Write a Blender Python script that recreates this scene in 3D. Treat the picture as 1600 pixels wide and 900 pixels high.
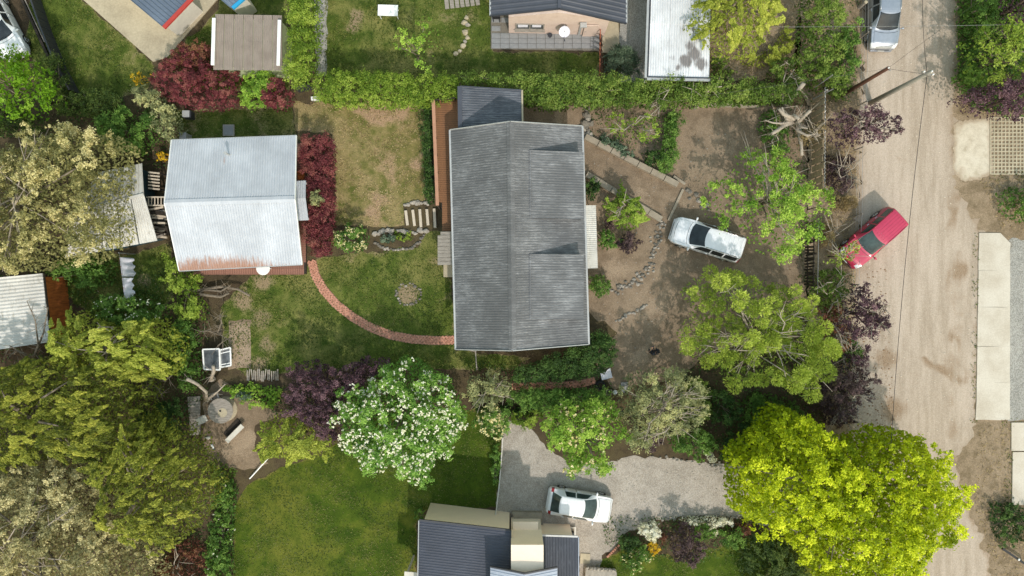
import bpy, math, random
import numpy as np
from mathutils import Vector, Matrix
from mathutils.geometry import delaunay_2d_cdt

for o in list(bpy.data.objects):
    bpy.data.objects.remove(o)
SC = bpy.context.scene
COL = SC.collection
H = 45.0      # camera height above the ground, metres
S = 24.0      # photograph pixels per metre on the ground

# ---------------------------------------------------------------- camera
cam = bpy.data.cameras.new('camera')
cam.sensor_width = 36.0
cam.lens = 36.0 * H / (1600.0 / S)
cam.clip_end = 2000
camo = bpy.data.objects.new('camera', cam)
camo.location = (0, 0, H)
COL.objects.link(camo)
SC.camera = camo

# ---------------------------------------------------------------- sky and sun
SUN_ELEV = math.radians(47)
sd = Vector((0.32, -1.0, 0)).normalized() * math.cos(SUN_ELEV)   # towards the sun
sd = Vector((sd.x, sd.y, math.sin(SUN_ELEV)))
world = bpy.data.worlds.new('World')
SC.world = world
world.use_nodes = True
wn = world.node_tree
bg = wn.nodes['Background']
sky = wn.nodes.new('ShaderNodeTexSky')
sky.sky_type = 'NISHITA'
sky.sun_disc = False
sky.sun_elevation = SUN_ELEV
sky.sun_rotation = math.atan2(sd.x, sd.y)
sky.dust_density = 2.0
sky.air_density = 3.3
sky.ozone_density = 2.0
wn.links.new(sky.outputs[0], bg.inputs[0])
bg.inputs[1].default_value = 0.15
sun = bpy.data.lights.new('sun', 'SUN')
sun.energy = 2.0
sun.angle = math.radians(1.0)
sun.color = (1.0, 0.94, 0.88)
suno = bpy.data.objects.new('sun', sun)
suno.rotation_euler = (-sd).to_track_quat('-Z', 'Y').to_euler()
suno.location = (0, -60, 80)
COL.objects.link(suno)
SC.view_settings.view_transform = 'Standard'
SC.view_settings.look = 'None'
SC.view_settings.exposure = 0.42
SC.view_settings.gamma = 1.0
SC.render.engine = 'CYCLES'
SC.cycles.max_bounces = 6
SC.cycles.transparent_max_bounces = 6

# ---------------------------------------------------------------- helpers
def W(px, py, z=0.0):
    """the point at height z that stands at photograph position px, py"""
    k = (H - z) / H / S
    return ((px - 800) * k, (450 - py) * k, z)

def srgb(r, g, b, k=1.0):
    f = lambda c: (c / 12.92 if c <= 0.04045 else ((c + 0.055) / 1.055) ** 2.4) * k
    return (f(r / 255), f(g / 255), f(b / 255))

def c4(c):
    return (c[0], c[1], c[2], 1.0)

def link(o, parent=None):
    COL.objects.link(o)
    if parent is not None:
        o.parent = parent
    return o

def tag(o, label=None, cat=None, group=None, kind=None):
    if label: o['label'] = label
    if cat: o['category'] = cat
    if group: o['group'] = group
    if kind: o['kind'] = kind
    return o

def thing(name, loc, label, cat, group=None, rot=0.0):
    o = bpy.data.objects.new(name, None)
    o.empty_display_size = 0.3
    o.location = loc
    o.rotation_euler = (0, 0, rot)
    link(o)
    return tag(o, label, cat, group)

def offset_of(parent):
    v = Vector((0, 0, 0))
    while parent is not None:
        v += Vector(parent.location)
        parent = parent.parent
    return v

class MB:
    """collects faces, then links them as one mesh object"""
    def __init__(s):
        s.v = []; s.f = []
    def add(s, vs, fs):
        b = len(s.v)
        s.v.extend([tuple(p) for p in vs])
        s.f.extend([tuple(b + i for i in f) for f in fs])
        return s
    def prism(s, poly, z0, z1):
        """upright prism; z1 may be a list of heights per corner"""
        n = len(poly)
        zt = z1 if isinstance(z1, (list, tuple)) else [z1] * n
        zb = z0 if isinstance(z0, (list, tuple)) else [z0] * n
        a = sum(poly[i][0] * poly[(i + 1) % n][1] - poly[(i + 1) % n][0] * poly[i][1] for i in range(n))
        idx = list(range(n)) if a > 0 else list(range(n))[::-1]
        vs = [(poly[i][0], poly[i][1], zb[i]) for i in idx] + [(poly[i][0], poly[i][1], zt[i]) for i in idx]
        fs = [tuple(range(n))[::-1], tuple(range(n, 2 * n))]
        for i in range(n):
            j = (i + 1) % n
            fs.append((i, j, n + j, n + i))
        return s.add(vs, fs)
    def box(s, c, d, rz=0.0, rx=0.0, ry=0.0):
        """box centred at c with full dimensions d"""
        m = Matrix.Rotation(rz, 3, 'Z') @ Matrix.Rotation(ry, 3, 'Y') @ Matrix.Rotation(rx, 3, 'X')
        vs = []
        for z in (-.5, .5):
            for x, y in ((-.5, -.5), (.5, -.5), (.5, .5), (-.5, .5)):
                vs.append(Vector(c) + m @ Vector((x * d[0], y * d[1], z * d[2])))
        return s.add(vs, [(3, 2, 1, 0), (4, 5, 6, 7), (0, 1, 5, 4), (1, 2, 6, 5), (2, 3, 7, 6), (3, 0, 4, 7)])
    def bar(s, a, b, w, h, up=(0, 0, 1)):
        """square bar from a to b"""
        a = Vector(a); b = Vector(b); d = (b - a)
        L = d.length
        if L < 1e-6: return s
        d.normalize()
        u = Vector(up)
        x = d.cross(u)
        if x.length < 1e-4: x = d.cross(Vector((1, 0, 0)))
        x.normalize(); y = x.cross(d)
        vs = []
        for p in (a, b):
            for i, j in ((-1, -1), (1, -1), (1, 1), (-1, 1)):
                vs.append(p + x * (i * w / 2) + y * (j * h / 2))
        return s.add(vs, [(0, 1, 2, 3), (7, 6, 5, 4), (0, 4, 5, 1), (1, 5, 6, 2), (2, 6, 7, 3), (3, 7, 4, 0)])
    def tube(s, pts, radii, n=6, cap=True):
        pts = [Vector(p) for p in pts]
        if not isinstance(radii, (list, tuple)): radii = [radii] * len(pts)
        rings = []
        ref = None
        for i, p in enumerate(pts):
            d = (pts[min(i + 1, len(pts) - 1)] - pts[max(i - 1, 0)])
            if d.length < 1e-9: d = Vector((0, 0, 1))
            d.normalize()
            if ref is None:
                ref = d.orthogonal().normalized()
            x = ref - d * ref.dot(d)
            if x.length < 1e-6: x = d.orthogonal()
            x.normalize(); ref = x
            y = d.cross(x)
            rings.append([p + (x * math.cos(t) + y * math.sin(t)) * radii[i] for t in [2 * math.pi * k / n for k in range(n)]])
        vs = [q for r in rings for q in r]
        fs = []
        for i in range(len(pts) - 1):
            for k in range(n):
                k2 = (k + 1) % n
                fs.append((i * n + k, i * n + k2, (i + 1) * n + k2, (i + 1) * n + k))
        if cap:
            fs.append(tuple(range(n))[::-1])
            fs.append(tuple(range((len(pts) - 1) * n, len(pts) * n)))
        return s.add(vs, fs)
    def lathe(s, c, prof, n=20):
        """profile of (radius, z) turned about the upright through c"""
        vs = []; fs = []
        for r, z in prof:
            for k in range(n):
                t = 2 * math.pi * k / n
                vs.append((c[0] + r * math.cos(t), c[1] + r * math.sin(t), c[2] + z))
        for i in range(len(prof) - 1):
            for k in range(n):
                k2 = (k + 1) % n
                fs.append((i * n + k, i * n + k2, (i + 1) * n + k2, (i + 1) * n + k))
        fs.append(tuple(range(n))[::-1]); fs.append(tuple(range((len(prof) - 1) * n, len(prof) * n)))
        return s.add(vs, fs)
    def blob(s, c, r, seed=0, n=7, m=5, rough=.2, squash=1.0):
        """an uneven stone-like lump"""
        rg = random.Random(seed)
        rx, ry, rz = r if isinstance(r, (tuple, list)) else (r, r, r * squash)
        vs = [(c[0], c[1], c[2] - rz)]
        for i in range(1, m):
            ph = -math.pi / 2 + math.pi * i / m
            for k in range(n):
                t = 2 * math.pi * (k + .3 * i) / n
                q = 1 + rough * (rg.random() - .5) * 2
                vs.append((c[0] + rx * q * math.cos(ph) * math.cos(t), c[1] + ry * q * math.cos(ph) * math.sin(t), c[2] + rz * q * math.sin(ph)))
        vs.append((c[0], c[1], c[2] + rz))
        fs = []
        for k in range(n):
            fs.append((0, 1 + (k + 1) % n, 1 + k))
            e = 1 + (m - 2) * n
            fs.append((e + k, e + (k + 1) % n, len(vs) - 1))
        for i in range(m - 2):
            for k in range(n):
                a = 1 + i * n; b = a + n
                fs.append((a + k, a + (k + 1) % n, b + (k + 1) % n, b + k))
        return s.add(vs, fs)
    def build(s, name, m, parent=None, local=False, smooth=False, **kw):
        off = Vector((0, 0, 0)) if (parent is None or local) else offset_of(parent)
        me = bpy.data.meshes.new(name)
        me.from_pydata([(v[0] - off.x, v[1] - off.y, v[2] - off.z) for v in s.v], [], s.f)
        if m is not None: me.materials.append(m)
        if smooth:
            me.shade_smooth()
        o = bpy.data.objects.new(name, me)
        link(o, parent)
        if kw: tag(o, **kw)
        return o

def np_mesh(name, V, F, m, parent=None, attrs=None, smooth=False):
    """mesh from numpy arrays; F is (n,3) or (n,4)"""
    me = bpy.data.meshes.new(name)
    V = np.asarray(V, dtype=np.float32)
    F = np.asarray(F, dtype=np.int32)
    if parent is not None:
        V = V - np.array(offset_of(parent), dtype=np.float32)
    k = F.shape[1]
    me.vertices.add(len(V)); me.vertices.foreach_set('co', V.ravel())
    me.loops.add(F.size); me.loops.foreach_set('vertex_index', F.ravel())
    me.polygons.add(len(F))
    me.polygons.foreach_set('loop_start', np.arange(len(F), dtype=np.int32) * k)
    try:
        me.polygons.foreach_set('loop_total', np.full(len(F), k, dtype=np.int32))
    except Exception:
        pass
    for an, av in (attrs or {}).items():
        a = me.attributes.new(an, 'FLOAT', 'POINT')
        a.data.foreach_set('value', np.asarray(av, dtype=np.float32))
    me.update(calc_edges=True)
    me.materials.append(m)
    if smooth: me.shade_smooth()
    else: me.shade_flat()
    o = bpy.data.objects.new(name, me)
    return link(o, parent)

def copy_obj(o, parent=None, loc=None, rot=None):
    c = o.copy()
    COL.objects.link(c)
    c.parent = parent if parent is not None else None
    if loc is not None: c.location = loc
    if rot is not None: c.rotation_euler = rot
    return c

def copy_tree(o, loc, rz=None, label=None):
    r = copy_obj(o, None, loc)
    if rz is not None: r.rotation_euler = (0, 0, rz)
    if label: r['label'] = label
    for ch in [x for x in list(COL.objects) if x.parent == o]:
        c = copy_obj(ch, r)
        for g in [x for x in list(COL.objects) if x.parent == ch]:
            copy_obj(g, c)
    return r

# ---------------------------------------------------------------- polygon tools
def inpoly(P, poly):
    P = np.asarray(P); poly = np.asarray(poly)
    x, y = P[:, 0], P[:, 1]
    r = np.zeros(len(P), bool)
    n = len(poly)
    for i in range(n):
        x1, y1 = poly[i][:2]; x2, y2 = poly[(i + 1) % n][:2]
        if y1 == y2: continue
        c = ((y1 > y) != (y2 > y)) & (x < (x2 - x1) * (y - y1) / (y2 - y1) + x1)
        r ^= c
    return r

def edge_dist(P, poly):
    P = np.asarray(P)[:, :2]; poly = np.asarray(poly)[:, :2]
    d = np.full(len(P), 1e9)
    n = len(poly)
    for i in range(n):
        a = poly[i]; b = poly[(i + 1) % n]
        ab = b - a; L = (ab ** 2).sum()
        t = np.clip(((P - a) @ ab) / max(L, 1e-9), 0, 1)
        d = np.minimum(d, np.linalg.norm(P - (a + t[:, None] * ab), axis=1))
    return d

def area(poly):
    p = np.asarray(poly)[:, :2]
    x, y = p[:, 0], p[:, 1]
    return abs((x * np.roll(y, -1) - y * np.roll(x, -1)).sum()) / 2

def sample(poly, n, rng):
    p = np.asarray(poly)[:, :2]
    lo, hi = p.min(0), p.max(0)
    out = []
    got = 0
    while got < n:
        q = rng.uniform(lo, hi, size=(max(64, n * 2), 2))
        q = q[inpoly(q, p)]
        out.append(q); got += len(q)
    return np.concatenate(out)[:n]

def PX(poly, z=0.0):
    return [W(x, y, z)[:2] for x, y in poly]

def ragged(poly, step=.35, amp=.12, seed=1):
    rg = random.Random(seed)
    out = []
    n = len(poly)
    for i in range(n):
        a = Vector(poly[i][:2]); b = Vector(poly[(i + 1) % n][:2])
        L = (b - a).length
        k = max(1, int(L / step))
        nrm = Vector((-(b - a).y, (b - a).x)) / max(L, 1e-6)
        for j in range(k):
            t = j / k
            p = a.lerp(b, t) + nrm * rg.gauss(0, amp)
            out.append((p.x, p.y))
    return out

def sheet(name, poly, z, m, spots=(), step=.8, rag=(.35, .08), seed=1, label=None, edge=None, kind='structure'):
    """a piece of ground: outline poly (metres), bare or worn places in spots = [(px, py, radius in px, weight)]"""
    rng = np.random.default_rng(seed)
    out = ragged(poly, rag[0], rag[1], seed) if rag else [tuple(p[:2]) for p in poly]
    P = np.array(out)
    lo, hi = P.min(0), P.max(0)
    gx, gy = np.meshgrid(np.arange(lo[0], hi[0], step), np.arange(lo[1], hi[1], step))
    g = np.stack([gx.ravel(), gy.ravel()], 1) + rng.uniform(-.2, .2, (gx.size, 2)) * step
    g = g[inpoly(g, P)]
    if len(g):
        g = g[edge_dist(g, P) > step * .3]
    pts = [Vector(p) for p in out] + [Vector(p) for p in g]
    n = len(out)
    r = delaunay_2d_cdt(pts, [], [list(range(n))], 1, 1e-5)
    V = np.array([(v.x, v.y, z) for v in r[0]])
    F = np.array([f if len(f) == 3 else f[:3] for f in r[2]])
    a, b, c = V[F[:, 0]], V[F[:, 1]], V[F[:, 2]]
    cr = (b[:, 0] - a[:, 0]) * (c[:, 1] - a[:, 1]) - (b[:, 1] - a[:, 1]) * (c[:, 0] - a[:, 0])
    F[cr < 0] = F[cr < 0][:, ::-1]
    w = np.zeros(len(V))
    for px, py, rr, ww in spots:
        q = np.array(W(px, py)[:2]); R = rr / S
        d = np.linalg.norm(V[:, :2] - q, axis=1) / R
        w = np.maximum(w, ww * np.clip(1.35 - d, 0, 1)) if ww > 0 else w + ww * np.clip(1.35 - d, 0, 1)
    if edge:
        w = np.maximum(w, edge[1] * np.clip(1 - edge_dist(V, P) / edge[0], 0, 1))
    o = np_mesh(name, V, F, m, None, {'worn': w})
    tag(o, label, None, None, kind)
    return o, out
# ---------------------------------------------------------------- materials
def nodes(name):
    m = bpy.data.materials.new(name)
    m.use_nodes = True
    nt = m.node_tree
    return m, nt, nt.nodes['Principled BSDF']

def tex(nt, kind, scale, vec=None, detail=5, rough=.6, stretch=None, rot=None):
    n = nt.nodes.new('ShaderNodeTexNoise' if kind == 'noise' else 'ShaderNodeTexVoronoi')
    n.inputs['Scale'].default_value = scale
    if kind == 'noise':
        n.inputs['Detail'].default_value = detail
        n.inputs['Roughness'].default_value = rough
    tc = nt.nodes.new('ShaderNodeTexCoord')
    src = tc.outputs['Object']
    if stretch or rot:
        mp = nt.nodes.new('ShaderNodeMapping')
        if stretch: mp.inputs['Scale'].default_value = stretch
        if rot: mp.inputs['Rotation'].default_value = rot
        nt.links.new(src, mp.inputs[0]); src = mp.outputs[0]
    nt.links.new(src, n.inputs['Vector'])
    return n

def ramp(nt, src, stops):
    r = nt.nodes.new('ShaderNodeValToRGB')
    els = r.color_ramp.elements
    while len(els) < len(stops): els.new(.5)
    for e, (p, c) in zip(els, stops):
        e.position = p
        e.color = c4(c) if isinstance(c, tuple) else (c, c, c, 1)
    nt.links.new(src, r.inputs[0])
    return r

def mix(nt, fac, a, b, mode='MIX'):
    n = nt.nodes.new('ShaderNodeMix')
    n.data_type = 'RGBA'; n.blend_type = mode
    for k, v in ((0, fac), (6, a), (7, b)):
        if isinstance(v, (int, float)):
            n.inputs[k].default_value = v
        elif isinstance(v, tuple):
            n.inputs[k].default_value = c4(v)
        else:
            nt.links.new(v, n.inputs[k])
    return n.outputs[2]

def math_(nt, op, a, b=0.0, clamp=False):
    n = nt.nodes.new('ShaderNodeMath'); n.operation = op; n.use_clamp = clamp
    for k, v in ((0, a), (1, b)):
        if isinstance(v, (int, float)): n.inputs[k].default_value = v
        else: nt.links.new(v, n.inputs[k])
    return n.outputs[0]

def attr(nt, name):
    n = nt.nodes.new('ShaderNodeAttribute'); n.attribute_name = name
    return n.outputs['Fac']

def bump(nt, bs, h, strength=.4, dist=.03):
    b = nt.nodes.new('ShaderNodeBump')
    b.inputs['Strength'].default_value = strength
    b.inputs['Distance'].default_value = dist
    nt.links.new(h, b.inputs['Height'])
    nt.links.new(b.outputs[0], bs.inputs['Normal'])

def plain(name, c, rough=.7, metal=0.0, var=.15, scale=3.0, fine=30.0, c2=None, bmp=.15, stretch=None, spec=.5):
    """solid material with two scales of wear"""
    m, nt, bs = nodes(name)
    n1 = tex(nt, 'noise', scale, stretch=stretch); n2 = tex(nt, 'noise', fine, detail=3, stretch=stretch)
    d = c2 or tuple(x * (1 - 2.2 * var) for x in c)
    col = ramp(nt, n1.outputs[0], [(.3, d), (.62, c)]).outputs[0]
    col = mix(nt, .35, col, ramp(nt, n2.outputs[0], [(.3, tuple(x * (1 - var) for x in d)), (.7, tuple(min(1, x * (1 + var)) for x in c))]).outputs[0])
    nt.links.new(col, bs.inputs['Base Color'])
    bs.inputs['Roughness'].default_value = rough
    bs.inputs['Metallic'].default_value = metal
    bs.inputs['Specular IOR Level'].default_value = spec
    if bmp: bump(nt, bs, n2.outputs[0], bmp, .02)
    return m

def ground_mat(name, a, b, dry, bare, pebble=None, big=.18, mid=1.3, fine=16.0, dry_amt=.5, bmp=.5, stretch=None, blotch=.35):
    """a, b: the two main colours; dry: large fainter areas; bare: where the mesh is marked worn"""
    m, nt, bs = nodes(name)
    nb = tex(nt, 'noise', big, detail=4, stretch=stretch); nm = tex(nt, 'noise', mid, detail=6, rough=.65, stretch=stretch); nf = tex(nt, 'noise', fine, detail=4, rough=.7)
    nff = tex(nt, 'noise', fine * 4, detail=2)
    col = ramp(nt, nm.outputs[0], [(.32, a), (.66, b)]).outputs[0]
    f = math_(nt, 'ADD', nb.outputs[0], math_(nt, 'MULTIPLY', nm.outputs[0], .6))
    fr = ramp(nt, f, [(.72 + .16 * (1 - dry_amt), 0.0), (.98, 1.0)])
    fr.color_ramp.elements[0].position = min(.95, .66 + .2 * (1 - dry_amt))
    col = mix(nt, math_(nt, 'MULTIPLY', fr.outputs[0], .85), col, dry)
    w = math_(nt, 'ADD', math_(nt, 'MULTIPLY', attr(nt, 'worn'), 1.25), math_(nt, 'MULTIPLY', math_(nt, 'SUBTRACT', nm.outputs[0], .5), 1.3))
    w = math_(nt, 'ADD', w, math_(nt, 'MULTIPLY', math_(nt, 'SUBTRACT', nf.outputs[0], .5), .8))
    wr = ramp(nt, w, [(.38, 0.0), (.75, 1.0)])
    barec = ramp(nt, nf.outputs[0], [(.3, tuple(x * .72 for x in bare)), (.7, bare)]).outputs[0]
    col = mix(nt, wr.outputs[0], col, barec)
    col = mix(nt, blotch, col, ramp(nt, nf.outputs[0], [(.3, .25), (.72, .8)]).outputs[0], 'OVERLAY')
    col = mix(nt, .5, col, ramp(nt, nff.outputs[0], [(.25, .3), (.75, .72)]).outputs[0], 'OVERLAY')
    if pebble:
        v = tex(nt, 'voronoi', pebble[0])
        vr = ramp(nt, v.outputs['Color'], [(.35, pebble[1]), (.7, pebble[2])])
        col = mix(nt, pebble[3], col, vr.outputs[0])
    nt.links.new(col, bs.inputs['Base Color'])
    bs.inputs['Roughness'].default_value = .95
    bs.inputs['Specular IOR Level'].default_value = .15
    hh = math_(nt, 'ADD', nf.outputs[0], math_(nt, 'MULTIPLY', nff.outputs[0], .5))
    bump(nt, bs, hh, bmp, .05)
    return m

def roof_mat(name, c, streak, amt=.5, rough=.5, metal=.0, along='x', dirt=None, dirt_amt=.4, rust=None):
    """ribbed sheet metal; streaks run along the ribs"""
    m, nt, bs = nodes(name)
    st = (.7, 9.0, 1.0) if along == 'x' else (9.0, .7, 1.0)
    n1 = tex(nt, 'noise', 1.3, detail=6, rough=.7, stretch=st)
    n2 = tex(nt, 'noise', .5, detail=5); n3 = tex(nt, 'noise', 2.2, detail=8, rough=.75, stretch=(.8, 3, 1) if along == 'x' else (3, .8, 1))
    n4 = tex(nt, 'noise', 6.0, detail=3, stretch=st)
    col = ramp(nt, n2.outputs[0], [(.3, tuple(x * .82 for x in c)), (.7, tuple(x * 1.12 for x in c))]).outputs[0]
    s = math_(nt, 'ADD', math_(nt, 'MULTIPLY', n1.outputs[0], .6), math_(nt, 'MULTIPLY', n4.outputs[0], .4))
    s = math_(nt, 'ADD', s, math_(nt, 'MULTIPLY', math_(nt, 'SUBTRACT', n2.outputs[0], .5), .35))
    sr = ramp(nt, s, [(.5, 0.0), (.64, 1.0)])
    col = mix(nt, math_(nt, 'MULTIPLY', sr.outputs[0], amt), col, streak)
    if dirt:
        dr = ramp(nt, n3.outputs[0], [(.52, 0.0), (.68, 1.0)])
        col = mix(nt, math_(nt, 'MULTIPLY', dr.outputs[0], dirt_amt), col, dirt)
    if rust:
        w = math_(nt, 'ADD', attr(nt, 'worn'), math_(nt, 'MULTIPLY', math_(nt, 'SUBTRACT', n1.outputs[0], .5), 1.5))
        w = math_(nt, 'ADD', w, math_(nt, 'MULTIPLY', math_(nt, 'SUBTRACT', n3.outputs[0], .5), 1.1))
        rr = ramp(nt, w, [(.42, 0.0), (.85, 1.0)])
        col = mix(nt, math_(nt, 'MULTIPLY', rr.outputs[0], .8), col, rust)
    nt.links.new(col, bs.inputs['Base Color'])
    bs.inputs['Roughness'].default_value = rough
    bs.inputs['Metallic'].default_value = metal
    bs.inputs['Specular IOR Level'].default_value = .4
    return m

def leaf_mat(name, dark, midc, light, trans=.25, rough=.55, spec=.3):
    m, nt, bs = nodes(name)
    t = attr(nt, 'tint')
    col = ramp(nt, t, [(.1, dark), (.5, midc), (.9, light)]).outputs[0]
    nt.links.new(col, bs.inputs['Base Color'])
    bs.inputs['Roughness'].default_value = rough
    bs.inputs['Specular IOR Level'].default_value = spec
    tr = nt.nodes.new('ShaderNodeBsdfTranslucent')
    nt.links.new(mix(nt, .5, col, light), tr.inputs[0])
    mx = nt.nodes.new('ShaderNodeMixShader'); mx.inputs[0].default_value = trans
    nt.links.new(bs.outputs[0], mx.inputs[1]); nt.links.new(tr.outputs[0], mx.inputs[2])
    nt.links.new(mx.outputs[0], nt.nodes['Material Output'].inputs[0])
    return m

def paint_mat(name, c, rough=.25, metal=0.0, coat=.6):
    m, nt, bs = nodes(name)
    n = tex(nt, 'noise', 5, detail=5)
    nt.links.new(ramp(nt, n.outputs[0], [(.3, tuple(x * .88 for x in c)), (.7, c)]).outputs[0], bs.inputs['Base Color'])
    n2 = tex(nt, 'noise', 2.5, detail=6)
    nt.links.new(ramp(nt, n2.outputs[0], [(.3, rough), (.8, min(1, rough + .25))]).outputs[0], bs.inputs['Roughness'])
    bs.inputs['Metallic'].default_value = metal
    bs.inputs['Coat Weight'].default_value = coat
    bs.inputs['Coat Roughness'].default_value = .12
    return m

def glass_mat(name, c=(.02, .025, .028), rough=.06):
    m, nt, bs = nodes(name)
    n = tex(nt, 'noise', 1.7, detail=4)
    nt.links.new(ramp(nt, n.outputs[0], [(.35, tuple(x * .6 for x in c)), (.65, tuple(x * 1.5 for x in c))]).outputs[0], bs.inputs['Base Color'])
    bs.inputs['Roughness'].default_value = rough
    bs.inputs['IOR'].default_value = 1.5
    return m

M = {}
M['soil'] = ground_mat('soil', srgb(62, 53, 40), srgb(88, 75, 58), srgb(92, 84, 56), srgb(130, 112, 90), pebble=(26, srgb(66, 56, 44), srgb(104, 90, 72), .25), dry_amt=.5)
M['bed'] = ground_mat('bed_soil', srgb(52, 44, 32), srgb(84, 68, 50), srgb(80, 78, 42), srgb(120, 102, 80), dry_amt=.4)
M['yard'] = ground_mat('yard_dirt', srgb(112, 96, 78), srgb(140, 121, 100), srgb(152, 133, 111), srgb(176, 155, 131), pebble=(30, srgb(104, 90, 74), srgb(155, 138, 118), .3), dry_amt=.6, blotch=.3)
M['lawn'] = ground_mat('lawn_grass', srgb(58, 75, 26), srgb(94, 106, 44), srgb(130, 124, 74), srgb(150, 132, 104), dry_amt=.5, mid=1.0, blotch=.5)
M['dry_lawn'] = ground_mat('dry_lawn_grass', srgb(86, 92, 42), srgb(136, 122, 78), srgb(154, 136, 98), srgb(170, 142, 114), dry_amt=.6, mid=1.5, blotch=.5)
M['mown'] = ground_mat('mown_lawn', srgb(48, 68, 16), srgb(78, 94, 26), srgb(102, 104, 40), srgb(130, 114, 70), dry_amt=.45, mid=.8, bmp=.35, blotch=.45)
M['verge'] = ground_mat('rough_verge', srgb(106, 92, 70), srgb(142, 124, 102), srgb(158, 139, 116), srgb(172, 152, 128), pebble=(26, srgb(110, 96, 76), srgb(170, 150, 124), .25), dry_amt=.5, mid=1.6, blotch=.45)
M['apron'] = ground_mat('worn_apron', srgb(176, 164, 144), srgb(202, 190, 170), srgb(208, 198, 180), srgb(178, 160, 138), dry_amt=.6, mid=1.6, blotch=.3, bmp=.2)
M['road'] = ground_mat('dirt_road', srgb(154, 139, 122), srgb(180, 165, 149), srgb(190, 175, 160), srgb(146, 122, 97), pebble=(22, srgb(152, 136, 118), srgb(196, 180, 162), .25), dry_amt=.7, stretch=(1.9, .22, 1), mid=1.1, blotch=.3, bmp=.3)
M['gravel'] = ground_mat('pale_gravel', srgb(150, 140, 128), srgb(176, 166, 153), srgb(186, 176, 164), srgb(140, 126, 108), pebble=(26, srgb(126, 118, 107), srgb(190, 181, 170), .4), dry_amt=.5, blotch=.3, bmp=.5)
M['grey_gravel'] = ground_mat('grey_gravel', srgb(138, 135, 128), srgb(164, 161, 153), srgb(172, 168, 160), srgb(124, 116, 100), pebble=(24, srgb(108, 106, 100), srgb(188, 185, 178), .45), bmp=.5)
M['concrete'] = plain('pale_concrete', srgb(204, 196, 182), .85, var=.1, scale=.7, fine=12, c2=srgb(176, 164, 146))
M['slab'] = plain('old_slab', srgb(186, 174, 148), .85, var=.12, scale=.6, fine=9, c2=srgb(150, 138, 116))
M['old_concrete'] = plain('weathered_concrete', srgb(158, 146, 128), .9, var=.15, scale=2.2, fine=18)
M['tile_grey'] = plain('grey_paving', srgb(142, 142, 142), .7, var=.12, scale=1.2, fine=20)
M['mortar'] = plain('sandy_mortar', srgb(168, 134, 114), .95, var=.15, scale=4, fine=20)
M['stone'] = plain('grey_stone', srgb(168, 160, 148), .9, var=.2, scale=4, fine=20, bmp=.5)
M['dark_stone'] = plain('dark_stone', srgb(126, 119, 108), .9, var=.2, scale=4, fine=20, bmp=.5)
M['brick'] = plain('red_brick', srgb(204, 150, 126), .9, var=.25, scale=8, fine=25, c2=srgb(142, 88, 68))
M['roof_dark'] = roof_mat('weathered_dark_roof', srgb(100, 101, 103), srgb(174, 175, 177), .55, .8, dirt=srgb(78, 78, 78), dirt_amt=.45)
M['roof_annex'] = roof_mat('annex_roof', srgb(74, 78, 86), srgb(150, 154, 160), .5, .6)
M['roof_white'] = roof_mat('white_roof', srgb(182, 186, 193), srgb(202, 205, 211), .55, .7, along='y', dirt=srgb(158, 161, 167), dirt_amt=.4, rust=srgb(150, 98, 62))
M['roof_old_white'] = roof_mat('old_white_roof', srgb(198, 195, 188), srgb(220, 218, 212), .5, .6, along='y', dirt=srgb(150, 142, 128), dirt_amt=.75)
M['roof_lichen'] = roof_mat('lichen_white_roof', srgb(212, 213, 216), srgb(232, 233, 236), .5, .55, along='y', dirt=srgb(170, 168, 166), dirt_amt=.6, rust=srgb(92, 82, 78))
M['roof_slate'] = roof_mat('slate_metal_roof', srgb(72, 75, 84), srgb(92, 95, 104), .3, .5)
M['roof_navy'] = roof_mat('navy_metal_roof', srgb(64, 68, 80), srgb(88, 92, 104), .3, .5)
M['roof_navy_y'] = roof_mat('navy_metal_roof_long', srgb(60, 65, 76), srgb(120, 126, 136), .35, .5, along='y')
M['roof_pale'] = roof_mat('pale_metal_roof', srgb(150, 158, 172), srgb(190, 196, 206), .4, .45)
M['roof_blue'] = roof_mat('blue_grey_roof', srgb(98, 110, 126), srgb(130, 140, 154), .4, .5, along='x')
M['roof_fibre'] = plain('fibre_cement', srgb(146, 134, 124), .9, var=.1, scale=1.6, fine=22, c2=srgb(124, 112, 103))
M['white'] = plain('white_paint', srgb(236, 236, 234), .5, var=.04, scale=3)
M['off_white'] = plain('off_white_paint', srgb(214, 208, 196), .6, var=.08, scale=3)
M['cloth'] = plain('white_cloth', srgb(222, 220, 230), .9, var=.06, scale=4)
M['trim_dark'] = plain('dark_trim', srgb(54, 56, 62), .5, var=.1)
M['gutter'] = plain('zinc_gutter', srgb(186, 186, 184), .45, .3, var=.1)
M['beige'] = plain('beige_render', srgb(250, 226, 200), .85, var=.03, scale=.8, fine=10, c2=srgb(245, 220, 194))
M['beige_light'] = plain('light_beige_render', srgb(250, 230, 208), .85, var=.05, scale=.8, fine=10)
M['pink'] = plain('pale_pink_brick', srgb(206, 186, 174), .85, var=.07, scale=2.5, fine=12, c2=srgb(190, 167, 153))
M['pale_green'] = plain('pale_green_wall', srgb(190, 200, 160), .8, var=.08)
M['wood_orange'] = plain('orange_boards', srgb(204, 116, 56), .75, var=.22, scale=2, fine=15, c2=srgb(122, 62, 30), stretch=(1, 6, 1))
M['deck'] = plain('oiled_deck', srgb(146, 102, 66), .7, var=.25, scale=3.0, fine=14, c2=srgb(92, 62, 42), stretch=(.6, 8, 1))
M['deck_red'] = plain('red_brown_deck', srgb(146, 104, 88), .7, var=.25, scale=3, fine=14, c2=srgb(98, 66, 56))
M['rail_wood'] = plain('salmon_rail', srgb(176, 130, 104), .7, var=.1, scale=3)
M['grey_wood'] = plain('grey_weathered_wood', srgb(160, 152, 142), .9, var=.2, scale=3, fine=20, c2=srgb(112, 104, 95), stretch=(1, 5, 1))
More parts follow.
